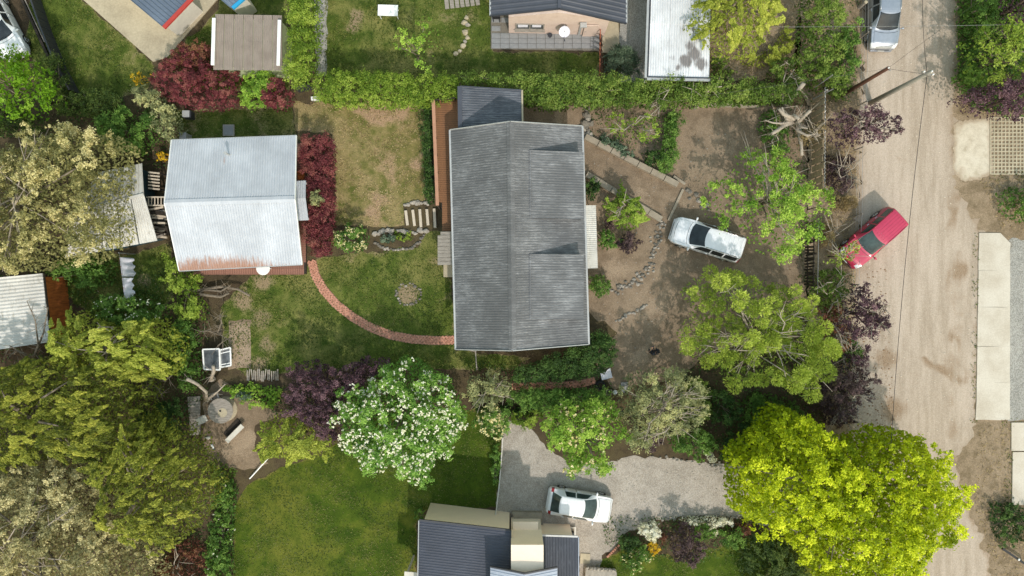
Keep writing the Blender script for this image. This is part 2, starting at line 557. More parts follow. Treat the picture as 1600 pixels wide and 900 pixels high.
M['fence_wood'] = plain('brown_grey_fence', srgb(190, 170, 140), .9, var=.2, scale=3, fine=20, c2=srgb(140, 122, 98), stretch=(5, 1, 1))
M['dark_wood'] = plain('dark_wood', srgb(58, 50, 42), .9, var=.25, scale=3, fine=20)
M['log'] = plain('pale_sleeper', srgb(206, 192, 172), .9, var=.15, scale=5, fine=25, stretch=(4, 1, 1))
M['bark'] = plain('grey_bark', srgb(136, 124, 108), .95, var=.25, scale=4, fine=18, bmp=.5)
M['pale_bark'] = plain('pale_bark', srgb(176, 164, 148), .95, var=.2, scale=4, fine=18, bmp=.5)
M['dark_bark'] = plain('dark_bark', srgb(84, 72, 60), .95, var=.25, scale=4, fine=18, bmp=.5)
M['rust_pole'] = plain('rust_brown_pole', srgb(92, 58, 42), .85, var=.25, scale=2, fine=14)
M['pole'] = plain('concrete_pole', srgb(146, 142, 132), .85, var=.15, scale=1.5, fine=14)
M['black'] = plain('black_plastic', (.012, .012, .013), .5, var=.2)
M['rubber'] = plain('tyre_rubber', (.02, .02, .02), .85, var=.2)
M['chrome'] = plain('bright_metal', (.6, .6, .62), .25, .9, var=.1)
M['galv'] = plain('galvanised_wire', (.42, .42, .41), .45, .6, var=.1)
M['glass'] = glass_mat('dark_glass')
M['glass_green'] = glass_mat('greenish_glass', (.035, .055, .052))
M['pane'] = glass_mat('house_pane', (.05, .06, .065), .1)
M['cold_glass'] = glass_mat('cold_frame_glass', (.085, .095, .105), .3)
M['car_white'] = paint_mat('white_car_paint', (.82, .82, .82), .3)
M['car_silver_white'] = paint_mat('pearl_car_paint', (.80, .80, .82), .3)
M['car_silver'] = paint_mat('silver_car_paint', (.36, .39, .44), .3, .55)
M['car_red'] = paint_mat('red_car_paint', (.50, .03, .085), .3)
M['red_lens'] = paint_mat('red_lens', (.35, .01, .01), .15)
M['clear_lens'] = paint_mat('clear_lens', (.7, .72, .74), .1)
M['red_edge'] = plain('red_trim', srgb(176, 62, 54), .6, var=.1)
M['blue_edge'] = plain('blue_trim', srgb(40, 150, 200), .5, var=.08)
M['skin'] = plain('skin', srgb(196, 146, 116), .6, var=.06)
M['jacket'] = plain('black_jacket', srgb(30, 34, 42), .8, var=.2, scale=8)
M['trousers'] = plain('dark_trousers', srgb(26, 28, 33), .85, var=.2, scale=8)
M['hair'] = plain('dark_hair', srgb(36, 26, 20), .6, var=.3, scale=20)
M['blue_tarp'] = plain('blue_green_tarp', srgb(52, 82, 92), .6, var=.35, scale=5, fine=14)
M['litter'] = plain('litter_brown', srgb(150, 122, 92), .95, var=.2)
M['terracotta'] = plain('terracotta', srgb(166, 92, 62), .85, var=.15)

LEAF = {}
def L(name, d, m_, l, k=1.0, trans=.25, **kw):
    LEAF[name] = leaf_mat('leaves_' + name, srgb(*d, k), srgb(*m_, k), srgb(*l, k), trans, **kw)
L('maple', (104, 122, 6), (166, 180, 14), (206, 212, 46), 1.3, .28)
L('lime', (88, 132, 16), (128, 172, 34), (162, 198, 70), .95, .42)
L('olive_cream', (96, 98, 58), (154, 149, 94), (206, 196, 144), 1.25, 0.28)
L('cream', (116, 114, 78), (168, 160, 114), (210, 200, 152), 1.3, 0.28)
L('cypress', (66, 78, 20), (124, 132, 42), (180, 180, 76), 1.15, 0.28)
L('conifer_yellow', (112, 124, 40), (158, 168, 62), (194, 196, 92), 1.1, 0.28)
L('conifer_dark', (50, 70, 30), (82, 104, 44), (116, 132, 62), 1.0, .35)
L('pine', (92, 114, 42), (148, 166, 66), (190, 200, 98), 1.3, 0.3)
L('hedge', (66, 90, 32), (110, 138, 52), (150, 168, 80), 1.0, .35)
L('hedge_bright', (88, 116, 32), (132, 158, 52), (172, 190, 82), 1.0, .35)
L('dark_green', (38, 62, 26), (66, 96, 42), (98, 128, 60), 1.0, .35)
L('mid_green', (62, 94, 36), (100, 136, 56), (140, 172, 80), 1.05, .38)
L('bloom_green', (72, 110, 40), (112, 152, 62), (154, 186, 90), 1.2, 0.28)
L('fresh', (86, 124, 36), (130, 164, 56), (172, 196, 86), 1.15, 0.28)
L('red', (84, 42, 44), (130, 58, 68), (160, 104, 92), 1.1, .35)
L('red_brown', (96, 56, 46), (136, 84, 66), (154, 122, 80), 1.0, .3)
L('plum', (52, 36, 44), (86, 60, 68), (128, 98, 104), 1.1, 0.18)
L('plum_dark', (54, 42, 44), (84, 66, 66), (120, 98, 96), 1.0, .25)
L('grey_green', (100, 108, 74), (142, 146, 100), (184, 182, 126), 1.2, 0.28)
L('straw', (128, 112, 74), (170, 150, 106), (204, 184, 138), .9, .25)
L('white_bloom', (226, 222, 186), (240, 237, 212), (250, 248, 230), .98, .15)
L('cream_bloom', (204, 190, 120), (226, 212, 150), (240, 230, 186), .9, .15)
L('yellow_bloom', (206, 160, 16), (232, 190, 26), (244, 212, 66), .9, .15)
L('grass', (54, 76, 18), (96, 114, 38), (146, 144, 80), .8, .2)
L('blue_grass', (74, 96, 74), (108, 128, 100), (144, 160, 132), .9)
L('litter', (104, 82, 58), (146, 120, 88), (186, 162, 130), .9, .05)
# ---------------------------------------------------------------- plants
RNG = np.random.default_rng(7)
def unit(v):
    return v / np.maximum(np.linalg.norm(v, axis=1, keepdims=True), 1e-9)

def leaf_quads(C, A, N, ln, wd):
    """one bent leaf quad per centre C, along A, facing N"""
    n = len(C)
    A = unit(A); B = unit(np.cross(A, N)); N2 = np.cross(B, A)
    ln = np.asarray(ln)[:, None]; wd = np.asarray(wd)[:, None]
    V = np.empty((n, 4, 3), np.float32)
    V[:, 0] = C - A * ln * .5
    V[:, 1] = C + B * wd * .5 + N2 * wd * .14 - A * ln * .06
    V[:, 2] = C + A * ln * .5
    V[:, 3] = C - B * wd * .5 + N2 * wd * .14 - A * ln * .06
    F = np.arange(n * 4, dtype=np.int32).reshape(n, 4)
    return V.reshape(-1, 3), F

def clumps(poly, zr, z1, cl, cover, flat, bumpy, rng, inset=.55, gap=0, jit=0):
    """clump centres through the upper skin of a crown over poly"""
    A_ = area(poly)
    n = max(3, int(cover * A_ / (math.pi * cl * cl)))
    P = sample(poly, int(n * 4) + 12, rng)
    d = edge_dist(P, poly)
    keep = d > cl * inset * rng.uniform(.2, 1.0, len(P))
    P, d = P[keep], d[keep]
    # keep the clumps evenly apart
    ok = []
    r2 = (cl * .62) ** 2
    A2 = np.empty((0, 2))
    for i in range(len(P)):
        if len(ok) >= n: break
        if len(ok) == 0 or ((np.array([P[j] for j in ok]) - P[i]) ** 2).sum(1).min() > r2:
            ok.append(i)
    P, d = P[ok], d[ok]
    if len(P) == 0:
        P = np.asarray(poly)[:, :2].mean(0, keepdims=True); d = np.array([cl])
    dm = max(d.max(), cl)
    t = np.clip(d / (dm * flat), 0, 1)
    dome = np.sqrt(np.clip(1 - (1 - t) ** 2, 0, 1))
    # broad lumps: limbs stand out from the hollows between them
    k = max(3, int(A_ / (5 * cl) ** 2 * 2) + 3)
    Q = sample(poly, k * 4, rng)
    rq = (A_ / k) * .55
    sel = []
    for i in range(len(Q)):
        if not sel or ((Q[sel] - Q[i]) ** 2).sum(1).min() > rq: sel.append(i)
    Q = Q[sel]; k = len(Q)
    dist = np.sqrt(((P[:, None, :] - Q[None]) ** 2).sum(2))
    qi = dist.argmin(1); dq = dist.min(1)
    lump = np.exp(-(dq / (1.7 * cl)) ** 2) - .45 + rng.normal(0, .55, k)[qi]
    open_ = rng.uniform(0, 1, len(P)) > gap * np.clip(dq / (1.5 * cl) - .75, 0, 1) * 2
    P, t, dome, lump, qi = P[open_], t[open_], dome[open_], lump[open_], qi[open_]
    tone = rng.normal(0, .13, k)[qi]
    z = zr + (z1 - zr) * dome + bumpy * np.maximum(lump, -.55) + rng.normal(0, bumpy * .3 + jit * cl, len(P))
    z = np.maximum(z, zr * .75)
    return np.column_stack([P, z]), t, tone

def crown_mesh(poly, zr, z1, zb, leaf, cl, cover=1.7, fill=.75, flat=1.0, bumpy=.4, mode='broad', centre=None, ratio=.55, under=.5, seed=0, squash=.75, droop=.25, upb=.6, inset=.55, gap=.35, sprig=.22, jit=.25):
    rng = np.random.default_rng(seed)
    C, t, tone = clumps(poly, zr, z1, cl, cover, flat, bumpy, rng, inset, gap, jit)
    ctr = np.array(centre[:2]) if centre is not None else np.asarray(poly)[:, :2].mean(0)
    out = []; tints = []
    larea = .5 * leaf * leaf * ratio
    per = 1.35 * fill * 2 * math.pi * cl * cl / larea
    rad = C[:, :2] - ctr
    rad = np.column_stack([rad, np.zeros(len(rad))])
    rad = unit(rad / np.maximum(np.linalg.norm(rad, axis=1, keepdims=True), 1e-6) + rng.normal(0, .45, rad.shape) * np.array([1, 1, 0]))
    cs = cl * rng.uniform(.45, 1.45, len(C))
    ctint = np.clip(rng.normal(.5, .16, len(C)) + tone, .05, .95)
    for i in range(len(C)):
        n = int(per * (cs[i] / cl) ** 2)
        if n < 3: n = 3
        c = C[i]
        if mode in ('broad', 'tuft'):
            D = unit(rng.normal(0, 1, (n, 3)))
            D[:, 2] = np.where(D[:, 2] < -.35, -D[:, 2], D[:, 2])
            r = cs[i] * np.cbrt(rng.uniform(.12, 1, n))
            if mode == 'broad':   # leaves gather in small sprigs round the clump
                m_ = max(4, int(7 * cs[i] / .4))
                sc = unit(rng.normal(0, 1, (m_, 3)) + np.array([0, 0, .35])) * (cs[i] * rng.uniform(.45, 1.25, (m_, 1)))
                pick = rng.integers(0, m_, n)
                off = rng.normal(0, 1, (n, 3)) * (sprig * cs[i]) * np.array([1, 1, .6])
                p = c + sc[pick] * np.array([1, 1, squash]) + off
                D = unit(sc[pick] + off * 1.5)
                ctw = rng.normal(0, .12, m_)[pick]
            else:
                p = c + D * r[:, None] * np.array([1, 1, squash])
                ctw = 0
            if mode == 'broad':
                Nn = unit(D * .6 + np.array([0, 0, upb]) + rng.normal(0, .45, (n, 3)))
                Ax = np.cross(Nn, rng.normal(0, 1, (n, 3)))
            else:
                Ax = unit(D + np.array([0, 0, .35]) + rng.normal(0, .3, (n, 3)))
                Nn = rng.normal(0, 1, (n, 3)) + np.array([0, 0, .5])
            ln = leaf * rng.uniform(.65, 1.25, n)
        else:   # spray: feathery side shoots along an outward, drooping axis
            ax = rad[i] + np.array([0, 0, -droop * rng.uniform(.3, 1.6)])
            ax /= np.linalg.norm(ax)
            side = np.cross(ax, [0, 0, 1.0]); side /= max(np.linalg.norm(side), 1e-6)
            Lg = cs[i] * 2.0
            s = rng.uniform(-.5, .5, n)
            wv = (.62 - s) * .6 * cs[i]
            u = rng.uniform(-1, 1, n)
            curve = -droop * .8 * cs[i] * (s + .5) ** 2
            p = c + ax * (s * Lg)[:, None] + side * (u * wv)[:, None]
            p[:, 2] += curve - np.abs(u) * .12 * cs[i] + rng.normal(0, .09 * cs[i], n)
            Ax = ax + side * (np.sign(u) * .75 * np.abs(u))[:, None] + rng.normal(0, .25, (n, 3))
            Nn = np.array([0, 0, 1.0]) + rng.normal(0, .45, (n, 3))
            ln = leaf * rng.uniform(.65, 1.3, n)
        out.append((p, Ax, Nn, ln))
        tints.append(np.clip(ctint[i] + (ctw if mode != 'spray' else 0) + rng.normal(0, .19, n), 0, 1))
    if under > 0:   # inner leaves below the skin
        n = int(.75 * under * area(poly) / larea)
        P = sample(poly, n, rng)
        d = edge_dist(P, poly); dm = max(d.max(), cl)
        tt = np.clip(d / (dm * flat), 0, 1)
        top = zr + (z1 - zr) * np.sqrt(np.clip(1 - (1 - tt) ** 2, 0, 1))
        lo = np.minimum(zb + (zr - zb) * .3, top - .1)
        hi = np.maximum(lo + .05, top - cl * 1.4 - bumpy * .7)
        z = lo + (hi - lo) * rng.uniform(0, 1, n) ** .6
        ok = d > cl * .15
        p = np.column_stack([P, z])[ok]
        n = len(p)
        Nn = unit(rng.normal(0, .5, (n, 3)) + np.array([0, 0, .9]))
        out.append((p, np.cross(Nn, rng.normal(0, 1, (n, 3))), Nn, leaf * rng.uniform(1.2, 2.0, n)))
        tints.append(np.clip(rng.normal(.22, .15, n), 0, 1))  # darker tint: shade in the gaps between clumps, painted into the inner leaves
    p = np.concatenate([o[0] for o in out]); a = np.concatenate([o[1] for o in out])
    nn = np.concatenate([o[2] for o in out]); ln = np.concatenate([o[3] for o in out])
    p[:, 2] = np.maximum(p[:, 2], .04)
    V, F = leaf_quads(p, a, nn, ln, ln * ratio)
    return V, F, np.repeat(np.concatenate(tints), 4), C

NLEAF = [0]
def plant(name, label, cat, pts, z1, leafk, zr=None, zb=.2, leaf=.15, cl=.5, group=None, trunk=None, trunk_r=.14, bark='bark', limbs=6, bare=0, bloom=None, part='crown', stem='trunk', zp=None, seed=None, lean=None, **kw):
    """a tree, bush or hedge whose crown stands over the outline pts (photograph pixels at the crown's rim height)"""
    if zr is None: zr = z1 * .5
    if zp is None: zp = zr + (.4 * (z1 - zr) if z1 > 3 else 0)
    poly = PX(pts, zp)
    if z1 > 3 and part == 'crown':
        poly = ragged(poly, 1.1, .24, int(z1 * 100 + pts[0][0]))
        kw.setdefault('jit', .75); kw.setdefault('inset', .3)
    ctr = np.asarray(poly).mean(0)
    sd_ = seed if seed is not None else int(abs(hash((round(ctr[0], 1), round(ctr[1], 1)))) % 100000)
    base = (ctr[0], ctr[1]) if trunk is None else W(*trunk)[:2]
    t = thing(name, (base[0], base[1], 0), label, cat, group)
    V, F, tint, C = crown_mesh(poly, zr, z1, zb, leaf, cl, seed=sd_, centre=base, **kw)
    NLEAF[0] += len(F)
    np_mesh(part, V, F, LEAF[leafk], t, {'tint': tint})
    rg = random.Random(sd_)
    b = MB()
    zt = zr + (z1 - zr) * .45
    top = Vector((ctr[0] * .7 + base[0] * .3, ctr[1] * .7 + base[1] * .3, zt))
    b0 = Vector((base[0], base[1], -.05))
    mid = b0.lerp(top, .5) + Vector((rg.gauss(0, .1), rg.gauss(0, .1), 0)) * z1 * .15
    if stem:
        b.tube([b0, mid, top], [trunk_r, trunk_r * .75, trunk_r * .4], 8)
        idx = list(range(len(C))); rg.shuffle(idx)
        for k in range(min(limbs, len(idx))):
            e = Vector(C[idx[k]]); s = b0.lerp(top, rg.uniform(.35, .95))
            m2 = s.lerp(e, .5) + Vector((0, 0, rg.uniform(-.1, .25) * (z1 - zr)))
            e.z -= .1
            b.tube([s, m2, e], [trunk_r * .45, trunk_r * .3, .02], 5)
        b.build(stem, M[bark], t, smooth=True)
    if bare:   # bare grey branches showing over the leaves
        bb = MB()
        for k in range(bare):
            e = Vector(C[rg.randrange(len(C))]); s = Vector((top.x, top.y, zt + .1 * (z1 - zr))).lerp(Vector(C[rg.randrange(len(C))]), rg.uniform(.0, .55))
            e = s + (e - s) * rg.uniform(.7, 1.1); e.z += rg.uniform(.15, .45)
            m2 = s.lerp(e, .5) + Vector((rg.gauss(0, .25), rg.gauss(0, .25), rg.uniform(.1, .5)))
            bb.tube([s, m2, e], [.05, .035, .012], 4)
            for q in range(3):
                f = m2.lerp(e, rg.uniform(0, .8))
                g = f + (e - s).normalized() * rg.uniform(.3, .8) + Vector((rg.gauss(0, .35), rg.gauss(0, .35), rg.uniform(0, .3)))
                bb.tube([f, f.lerp(g, .5) + Vector((0, 0, .05)), g], [.024, .018, .008], 4)
        bb.build('bare_branch', M['pale_bark'], t, smooth=True)
    if bloom:
        mk, n, sz = bloom
        rng = np.random.default_rng(sd_ + 5)
        ii = rng.integers(0, len(C), n)
        D = unit(rng.normal(0, 1, (n, 3)) + np.array([0, 0, .9]))
        D[:, 2] = np.abs(D[:, 2])
        c = C[ii] + D * cl * 1.05 * np.array([1, 1, .8])
        k = 5
        p = np.repeat(c, k, 0) + rng.normal(0, sz * .3, (n * k, 3))
        Nn = unit(rng.normal(0, .5, (n * k, 3)) + np.array([0, 0, 1]))
        Vb, Fb = leaf_quads(p, np.cross(Nn, rng.normal(0, 1, (n * k, 3))), Nn, sz * rng.uniform(.6, 1.1, n * k), sz * rng.uniform(.5, .9, n * k))
        o = np_mesh('blossom', Vb, Fb, LEAF[mk], t, {'tint': np.repeat(rng.uniform(0, 1, n * k), 4)})
        o['kind'] = 'stuff'
    return t

def scatter(name, label, polys, dens, leaf, leafk, h=(.02, .1), ratio=.5, upright=.5, seed=1, holes=()):
    """countless low leaves or blades lying over the ground: one object"""
    rng = np.random.default_rng(seed)
    Ps = []
    for po in polys:
        q = sample(po, max(3, int(dens * area(po))), rng)
        Ps.append(q)
    P = np.concatenate(Ps)
    for ho in holes:
        P = P[~inpoly(P, ho)]
    # uneven density
    ph = np.sin(P[:, 0] * 1.7 + 3 * np.sin(P[:, 1] * .9)) + np.sin(P[:, 1] * 2.1 + 2 * np.sin(P[:, 0] * 1.3))
    P = P[rng.uniform(-2.2, 1.2, len(P)) < ph]
    n = len(P)
    z = rng.uniform(h[0], h[1], n) + .01
    Ax = unit(np.column_stack([rng.normal(0, 1, (n, 2)), upright * np.abs(rng.normal(0, 1, n)) + .05]))
    Nn = rng.normal(0, .5, (n, 3)) + np.array([0, 0, 1])
    ln = leaf * rng.uniform(.6, 1.4, n)
    V, F = leaf_quads(np.column_stack([P, z]), Ax, Nn, ln, ln * ratio)
    V[:, 2] = np.maximum(V[:, 2], .012)
    ti = np.clip(.5 + .2 * np.sin(P[:, 0] * .9) * np.sin(P[:, 1] * .8) + rng.normal(0, .2, n), 0, 1)
    o = np_mesh(name, V, F, LEAF[leafk], None, {'tint': np.repeat(ti, 4)})
    tag(o, label, None, None, 'stuff')
    NLEAF[0] += len(F)
    return o
# ---------------------------------------------------------------- cars and person
def interp_s(xs, ys, x):
    """smoothed piecewise profile"""
    xs = np.asarray(xs, float); ys = np.asarray(ys, float)
    w = .05 * (xs[-1] - xs[0]) / 4
    return (np.interp(x - w, xs, ys) + 2 * np.interp(x, xs, ys) + np.interp(x + w, xs, ys)) / 4

class Shell:
    """car skin: x along the car (front +), s across from -1 (right sill) to 1 (left sill)"""
    SP = np.array([0, .16, .3, .40, .46, .62, .72, .8, .9, 1.0])
    def __init__(s, L, prof):
        s.L = L; s.p = prof
        s.x = np.linspace(-L / 2, L / 2, 121)
        s.s = np.linspace(-1, 1, 81)
        f = lambda k: interp_s(prof['x'], prof[k], s.x)
        zc, wr, wb, zb = f('zc'), f('wr'), f('wb'), f('zb')
        G = np.zeros((len(s.x), len(s.s), 3))
        for i, x in enumerate(s.x):
            cr = .035
            ys = np.array([0, .45 * wr[i], .82 * wr[i], wr[i], wr[i] + .35 * (wb[i] - wr[i]) * .3, wb[i] * .97, wb[i], wb[i] * 1.005, wb[i] * .99, wb[i] * .93])
            zt = zc[i]
            ze = zt - cr * 1.6
            zs = np.array([zt, zt - cr * .25, zt - cr * .8, ze, ze - .06 * (ze - zb[i]) - .01, zb[i] + .02, zb[i] - .05, zb[i] * .72, .36, .22])
            a = np.abs(s.s)
            y = np.interp(a, s.SP, ys); z = np.interp(a, s.SP, zs)
            k = np.array([1, 2, 1]) / 4
            yp = np.convolve(np.pad(y * np.sign(s.s), 1, 'edge'), k, 'valid'); zp = np.convolve(np.pad(z, 1, 'edge'), k, 'valid')
            G[i, :, 0] = x; G[i, :, 1] = yp; G[i, :, 2] = zp
        s.G = G
    def at(s, x, t):
        x = np.clip(np.asarray(x, float), s.x[0], s.x[-1] - 1e-6); t = np.clip(np.asarray(t, float), -1, 1 - 1e-6)
        fx = (x - s.x[0]) / (s.x[1] - s.x[0]); fs = (t + 1) / (s.s[1] - s.s[0])
        i = fx.astype(int); j = fs.astype(int); u = (fx - i)[..., None]; v = (fs - j)[..., None]
        G = s.G
        return G[i, j] * (1 - u) * (1 - v) + G[i + 1, j] * u * (1 - v) + G[i, j + 1] * (1 - u) * v + G[i + 1, j + 1] * u * v
    def body(s, name, m, parent):
        nx, ns = len(s.x), len(s.s)
        V = s.G.reshape(-1, 3).tolist()
        F = [(i * ns + j, i * ns + j + 1, (i + 1) * ns + j + 1, (i + 1) * ns + j) for i in range(nx - 1) for j in range(ns - 1)]
        F += [tuple(range(ns))[::-1], tuple((nx - 1) * ns + j for j in range(ns))]
        F += [(i * ns, (i + 1) * ns, (i + 1) * ns + ns - 1, i * ns + ns - 1) for i in range(nx - 1)]
        b = MB(); b.v = V; b.f = F
        o = b.build(name, m, parent, local=True, smooth=True)
        try:
            o.data.set_sharp_from_angle(angle=math.radians(50))
        except Exception:
            pass
        return o
    def patch(s, name, m, parent, xa, xb, sa, sb, off=.008, nu=10, nv=12):
        """a piece of the skin set proud by off: xa..xb along, sa..sb across; xa and xb may be functions of the across position"""
        V = []; F = []
        for i in range(nu + 1):
            for j in range(nv + 1):
                t = sa + (sb - sa) * j / nv
                x0 = xa(t) if callable(xa) else xa; x1 = xb(t) if callable(xb) else xb
                x = x0 + (x1 - x0) * i / nu
                e = .02
                p = s.at(x, t); dx = s.at(x + e, t) - s.at(x - e, t); ds = s.at(x, t + e) - s.at(x, t - e)
                n = np.cross(dx, ds); n /= max(np.linalg.norm(n), 1e-9)
                V.append(p + n * off)
        for i in range(nu):
            for j in range(nv):
                a = i * (nv + 1) + j
                F.append((a, a + nv + 1, a + nv + 2, a + 1))
        # skirt down to the skin, so that the piece has an edge
        n0 = len(V)
        border = [j for j in range(nv + 1)] + [i * (nv + 1) + nv for i in range(1, nu + 1)] + [nu * (nv + 1) + j for j in range(nv - 1, -1, -1)] + [i * (nv + 1) for i in range(nu - 1, 0, -1)]
        ctr = np.mean(np.array(V), 0)
        for k in border:
            V.append(V[k] - (V[k] - ctr) * .0 + np.array([0, 0, -off * 1.6]))
        nb = len(border)
        for q in range(nb):
            F.append((border[q], border[(q + 1) % nb], n0 + (q + 1) % nb, n0 + q))
        b = MB(); b.v = [tuple(v) for v in V]; b.f = F
        return b.build(name, m, parent, local=True, smooth=False)

def make_car(name, label, loc, ang, L, Wd, Ht, kind, paint, glass='glass', rails=False, ribs=False, cat='car', lens='clear_lens', group=None):
    t = thing(name, loc, label, cat, group, ang)
    h = Wd / 2
    if kind == 'hatch':      # short tail, long sloping rear window
        fx = [-.5, -.485, -.45, -.43, -.31, -.15, .0, .06, .255, .30, .44, .485, .5]
        zc = [.70, .86, .94, .98, 1.0 * Ht, Ht, Ht * .985, Ht * .95, .98, .95, .86, .74, .60]
        wr = [.70, .76, .80, .76, .64, .645, .65, .67, .80, .81, .78, .70, .60]
        wb = [.84, .93, .97, .99, 1, 1, 1, 1, 1, .995, .95, .86, .72]
        zb = [.62, .78, .86, .90, .92, .91, .90, .90, .90, .87, .78, .66, .5]
        g = dict(ws=(.055, .262), rw=(-.325, -.445), sw=[(-.27, -.10), (-.085, .09)], hood=(.295, .47), tail=(-.47, -.43), head=(.43, .485))
    elif kind == 'wagon':    # long roof to an upright tail
        fx = [-.5, -.49, -.475, -.45, -.3, -.1, .03, .075, .265, .31, .43, .48, .5]
        zc = [.80, 1.1, 1.45, Ht * .97, Ht, Ht, Ht * .985, Ht * .95, 1.10, 1.06, .96, .82, .64]
        wr = [.74, .74, .72, .72, .72, .72, .70, .70, .80, .81, .77, .68, .58]
        wb = [.90, .95, .97, .99, 1, 1, 1, 1, 1, .995, .95, .86, .72]
        zb = [.70, .85, .95, 1.0, 1.0, 1.0, .99, .99, .99, .96, .85, .7, .5]
        g = dict(ws=(.065, .272), rw=(-.462, -.485), sw=[(-.43, -.25), (-.235, -.07), (-.055, .10)], hood=(.305, .465), tail=(-.49, -.455), head=(.42, .485))
    else:                    # tall off-roader
        fx = [-.5, -.49, -.475, -.45, -.3, -.12, -.02, .03, .235, .275, .42, .48, .5]
        zc = [.85, 1.15, 1.5, Ht * .98, Ht, Ht, Ht * .985, Ht * .95, 1.16, 1.12, 1.04, .92, .72]
        wr = [.74, .75, .74, .75, .76, .76, .74, .73, .82, .83, .80, .74, .66]
        wb = [.92, .96, .98, 1, 1, 1, 1, 1, 1, .995, .97, .91, .82]
        zb = [.75, .92, 1.0, 1.05, 1.05, 1.05, 1.05, 1.05, 1.05, 1.02, .93, .8, .6]
        g = dict(ws=(.02, .242), rw=(-.462, -.485), sw=[(-.44, -.27), (-.255, -.11), (-.095, .06)], hood=(.275, .46), tail=(-.49, -.455), head=(.41, .485))
    prof = dict(x=[f * L for f in fx], zc=zc, wr=[v * h for v in wr], wb=[v * h for v in wb], zb=zb)
    sh = Shell(L, prof)
    body = sh.body('body', M[paint], t)
    a, b = g['ws']
    ws = sh.patch('windscreen', M[glass], t, lambda q: (a + .012 - .028 * (q / .36) ** 2) * L, lambda q: (b - .004 - .03 * (q / .36) ** 2) * L, -.375, .375, .007, 12, 14)
    # wipers lie on the windscreen
    for y in (.1, -.45):
        w = MB()
        p0 = sh.at((b - .012) * L, y * .5); p1 = sh.at((b - .03) * L, y * .5 + .24)
        w.bar(p0 + [0, 0, .022], p1 + [0, 0, .022], .02, .014); w.build('wiper', M['black'], ws, local=True)
    a, b = g['rw']
    sh.patch('rear_window', M[glass], t, lambda q: (a - .005 + .02 * (q / .36) ** 2 * (1 if kind == 'hatch' else 0)) * L, lambda q: b * L, -.36, .36, .007, 8, 12)
    for sgn in (-1, 1):
        for k, (x0, x1) in enumerate(g['sw']):
            last = k == len(g['sw']) - 1
            first = k == 0
            f0 = (lambda q, x0=x0: (x0 + (.035 * (1 - (abs(q) - .44) / .17) if kind == 'hatch' and x0 == g['sw'][0][0] else .004)) * L)
            f1 = (lambda q, x1=x1, last=last: (x1 + ((abs(q) - .44) / .17 * .085 - .012 if last else 0)) * L)
            sa, sb = (.455 * sgn, .60 * sgn)
            if sgn < 0: sa, sb = sb, sa
            sh.patch('side_window', M[glass], t, f0, f1, sa, sb, .006, 6, 5)
        # doors: proud panels with a gap round each
        for k, (x0, x1) in enumerate(g['sw']):
            if kind != 'hatch' and k == 0: continue
            x1b = x1 + (.05 if k == len(g['sw']) - 1 else .003)
            sa, sb = (.64 * sgn, .95 * sgn)
            if sgn < 0: sa, sb = sb, sa
            d = sh.patch('door', M[paint], t, (x0 + .004) * L, x1b * L, sa, sb, .008, 6, 8)
            sh.patch('seam', M['black'], d, (x0 + .004) * L - .02, x1b * L + .02, sa - .008, sb + .008, .003, 6, 8)
            hb = MB(); pc = sh.at((x0 + .03) * L, .70 * sgn)
            hb.box((pc[0], pc[1] + .018 * sgn, pc[2]), (.17, .03, .03)); hb.build('handle', M['chrome'] if kind == 'off' else M[paint], d, local=True)
        # mirrors
        mm = MB(); pm = sh.at((g['ws'][1] - .035) * L, .6 * sgn)
        mm.blob((pm[0], pm[1] + .15 * sgn, pm[2] + .07), (.07, .12, .085), 3, 8, 5, .04)
        mm.bar((pm[0], pm[1] - .02 * sgn, pm[2] + .02), (pm[0], pm[1] + .1 * sgn, pm[2] + .05), .05, .04)
        mm.build('wing_mirror', M[paint], t, local=True, smooth=True)
        sa, sb = (.30 * sgn, .74 * sgn)
        if sgn < 0: sa, sb = sb, sa
        sh.patch('headlight', M[lens], t, lambda q: (g['head'][0] + .03 * (.75 - abs(q))) * L, lambda q: g['head'][1] * L, sa, sb, .007, 4, 8)
        sa, sb = (.34 * sgn, .78 * sgn)
        if sgn < 0: sa, sb = sb, sa
        sh.patch('tail_light', M['red_lens'], t, g['tail'][0] * L, lambda q: (g['tail'][1] + .012 * (abs(q) - .4)) * L, sa, sb, .007, 4, 8)
        if rails:
            rb = MB(); pts = [sh.at(x * L, .385 * sgn) + np.array([0, 0, .05]) for x in np.linspace(g['sw'][0][0] + .03, g['ws'][0] - .03, 7)]
            pts[0][2] -= .05; pts[-1][2] -= .05
            rb.tube(pts, .022, 6); rb.build('roof_rail', M['chrome'] if kind != 'off' else M[paint], t, local=True, smooth=True)
        if kind != 'hatch':
            sa, sb = (.9 * sgn, 1.0 * sgn)
            if sgn < 0: sa, sb = sb, sa
            sh.patch('sill_trim', M['black'] if kind == 'off' else M['trim_dark'], t, -.46 * L, .44 * L, sa, sb, .012, 20, 3)
    bonnet = sh.patch('bonnet', M[paint], t, lambda q: (g['hood'][0] - .03 * (q / .4) ** 2) * L, lambda q: (g['hood'][1] - .02 * (q / .4) ** 2) * L, -.40, .40, .009, 10, 12)
    sh.patch('seam', M['black'], bonnet, lambda q: (g['hood'][0] - .03 * (q / .4) ** 2) * L - .025, lambda q: (g['hood'][1] - .02 * (q / .4) ** 2) * L + .025, -.415, .415, .003, 10, 12)
    roof = sh.patch('roof_panel', M[paint], t, (g['rw'][0] + .02) * L, (g['ws'][0] - .012) * L, -.36, .36, .006, 10, 10)
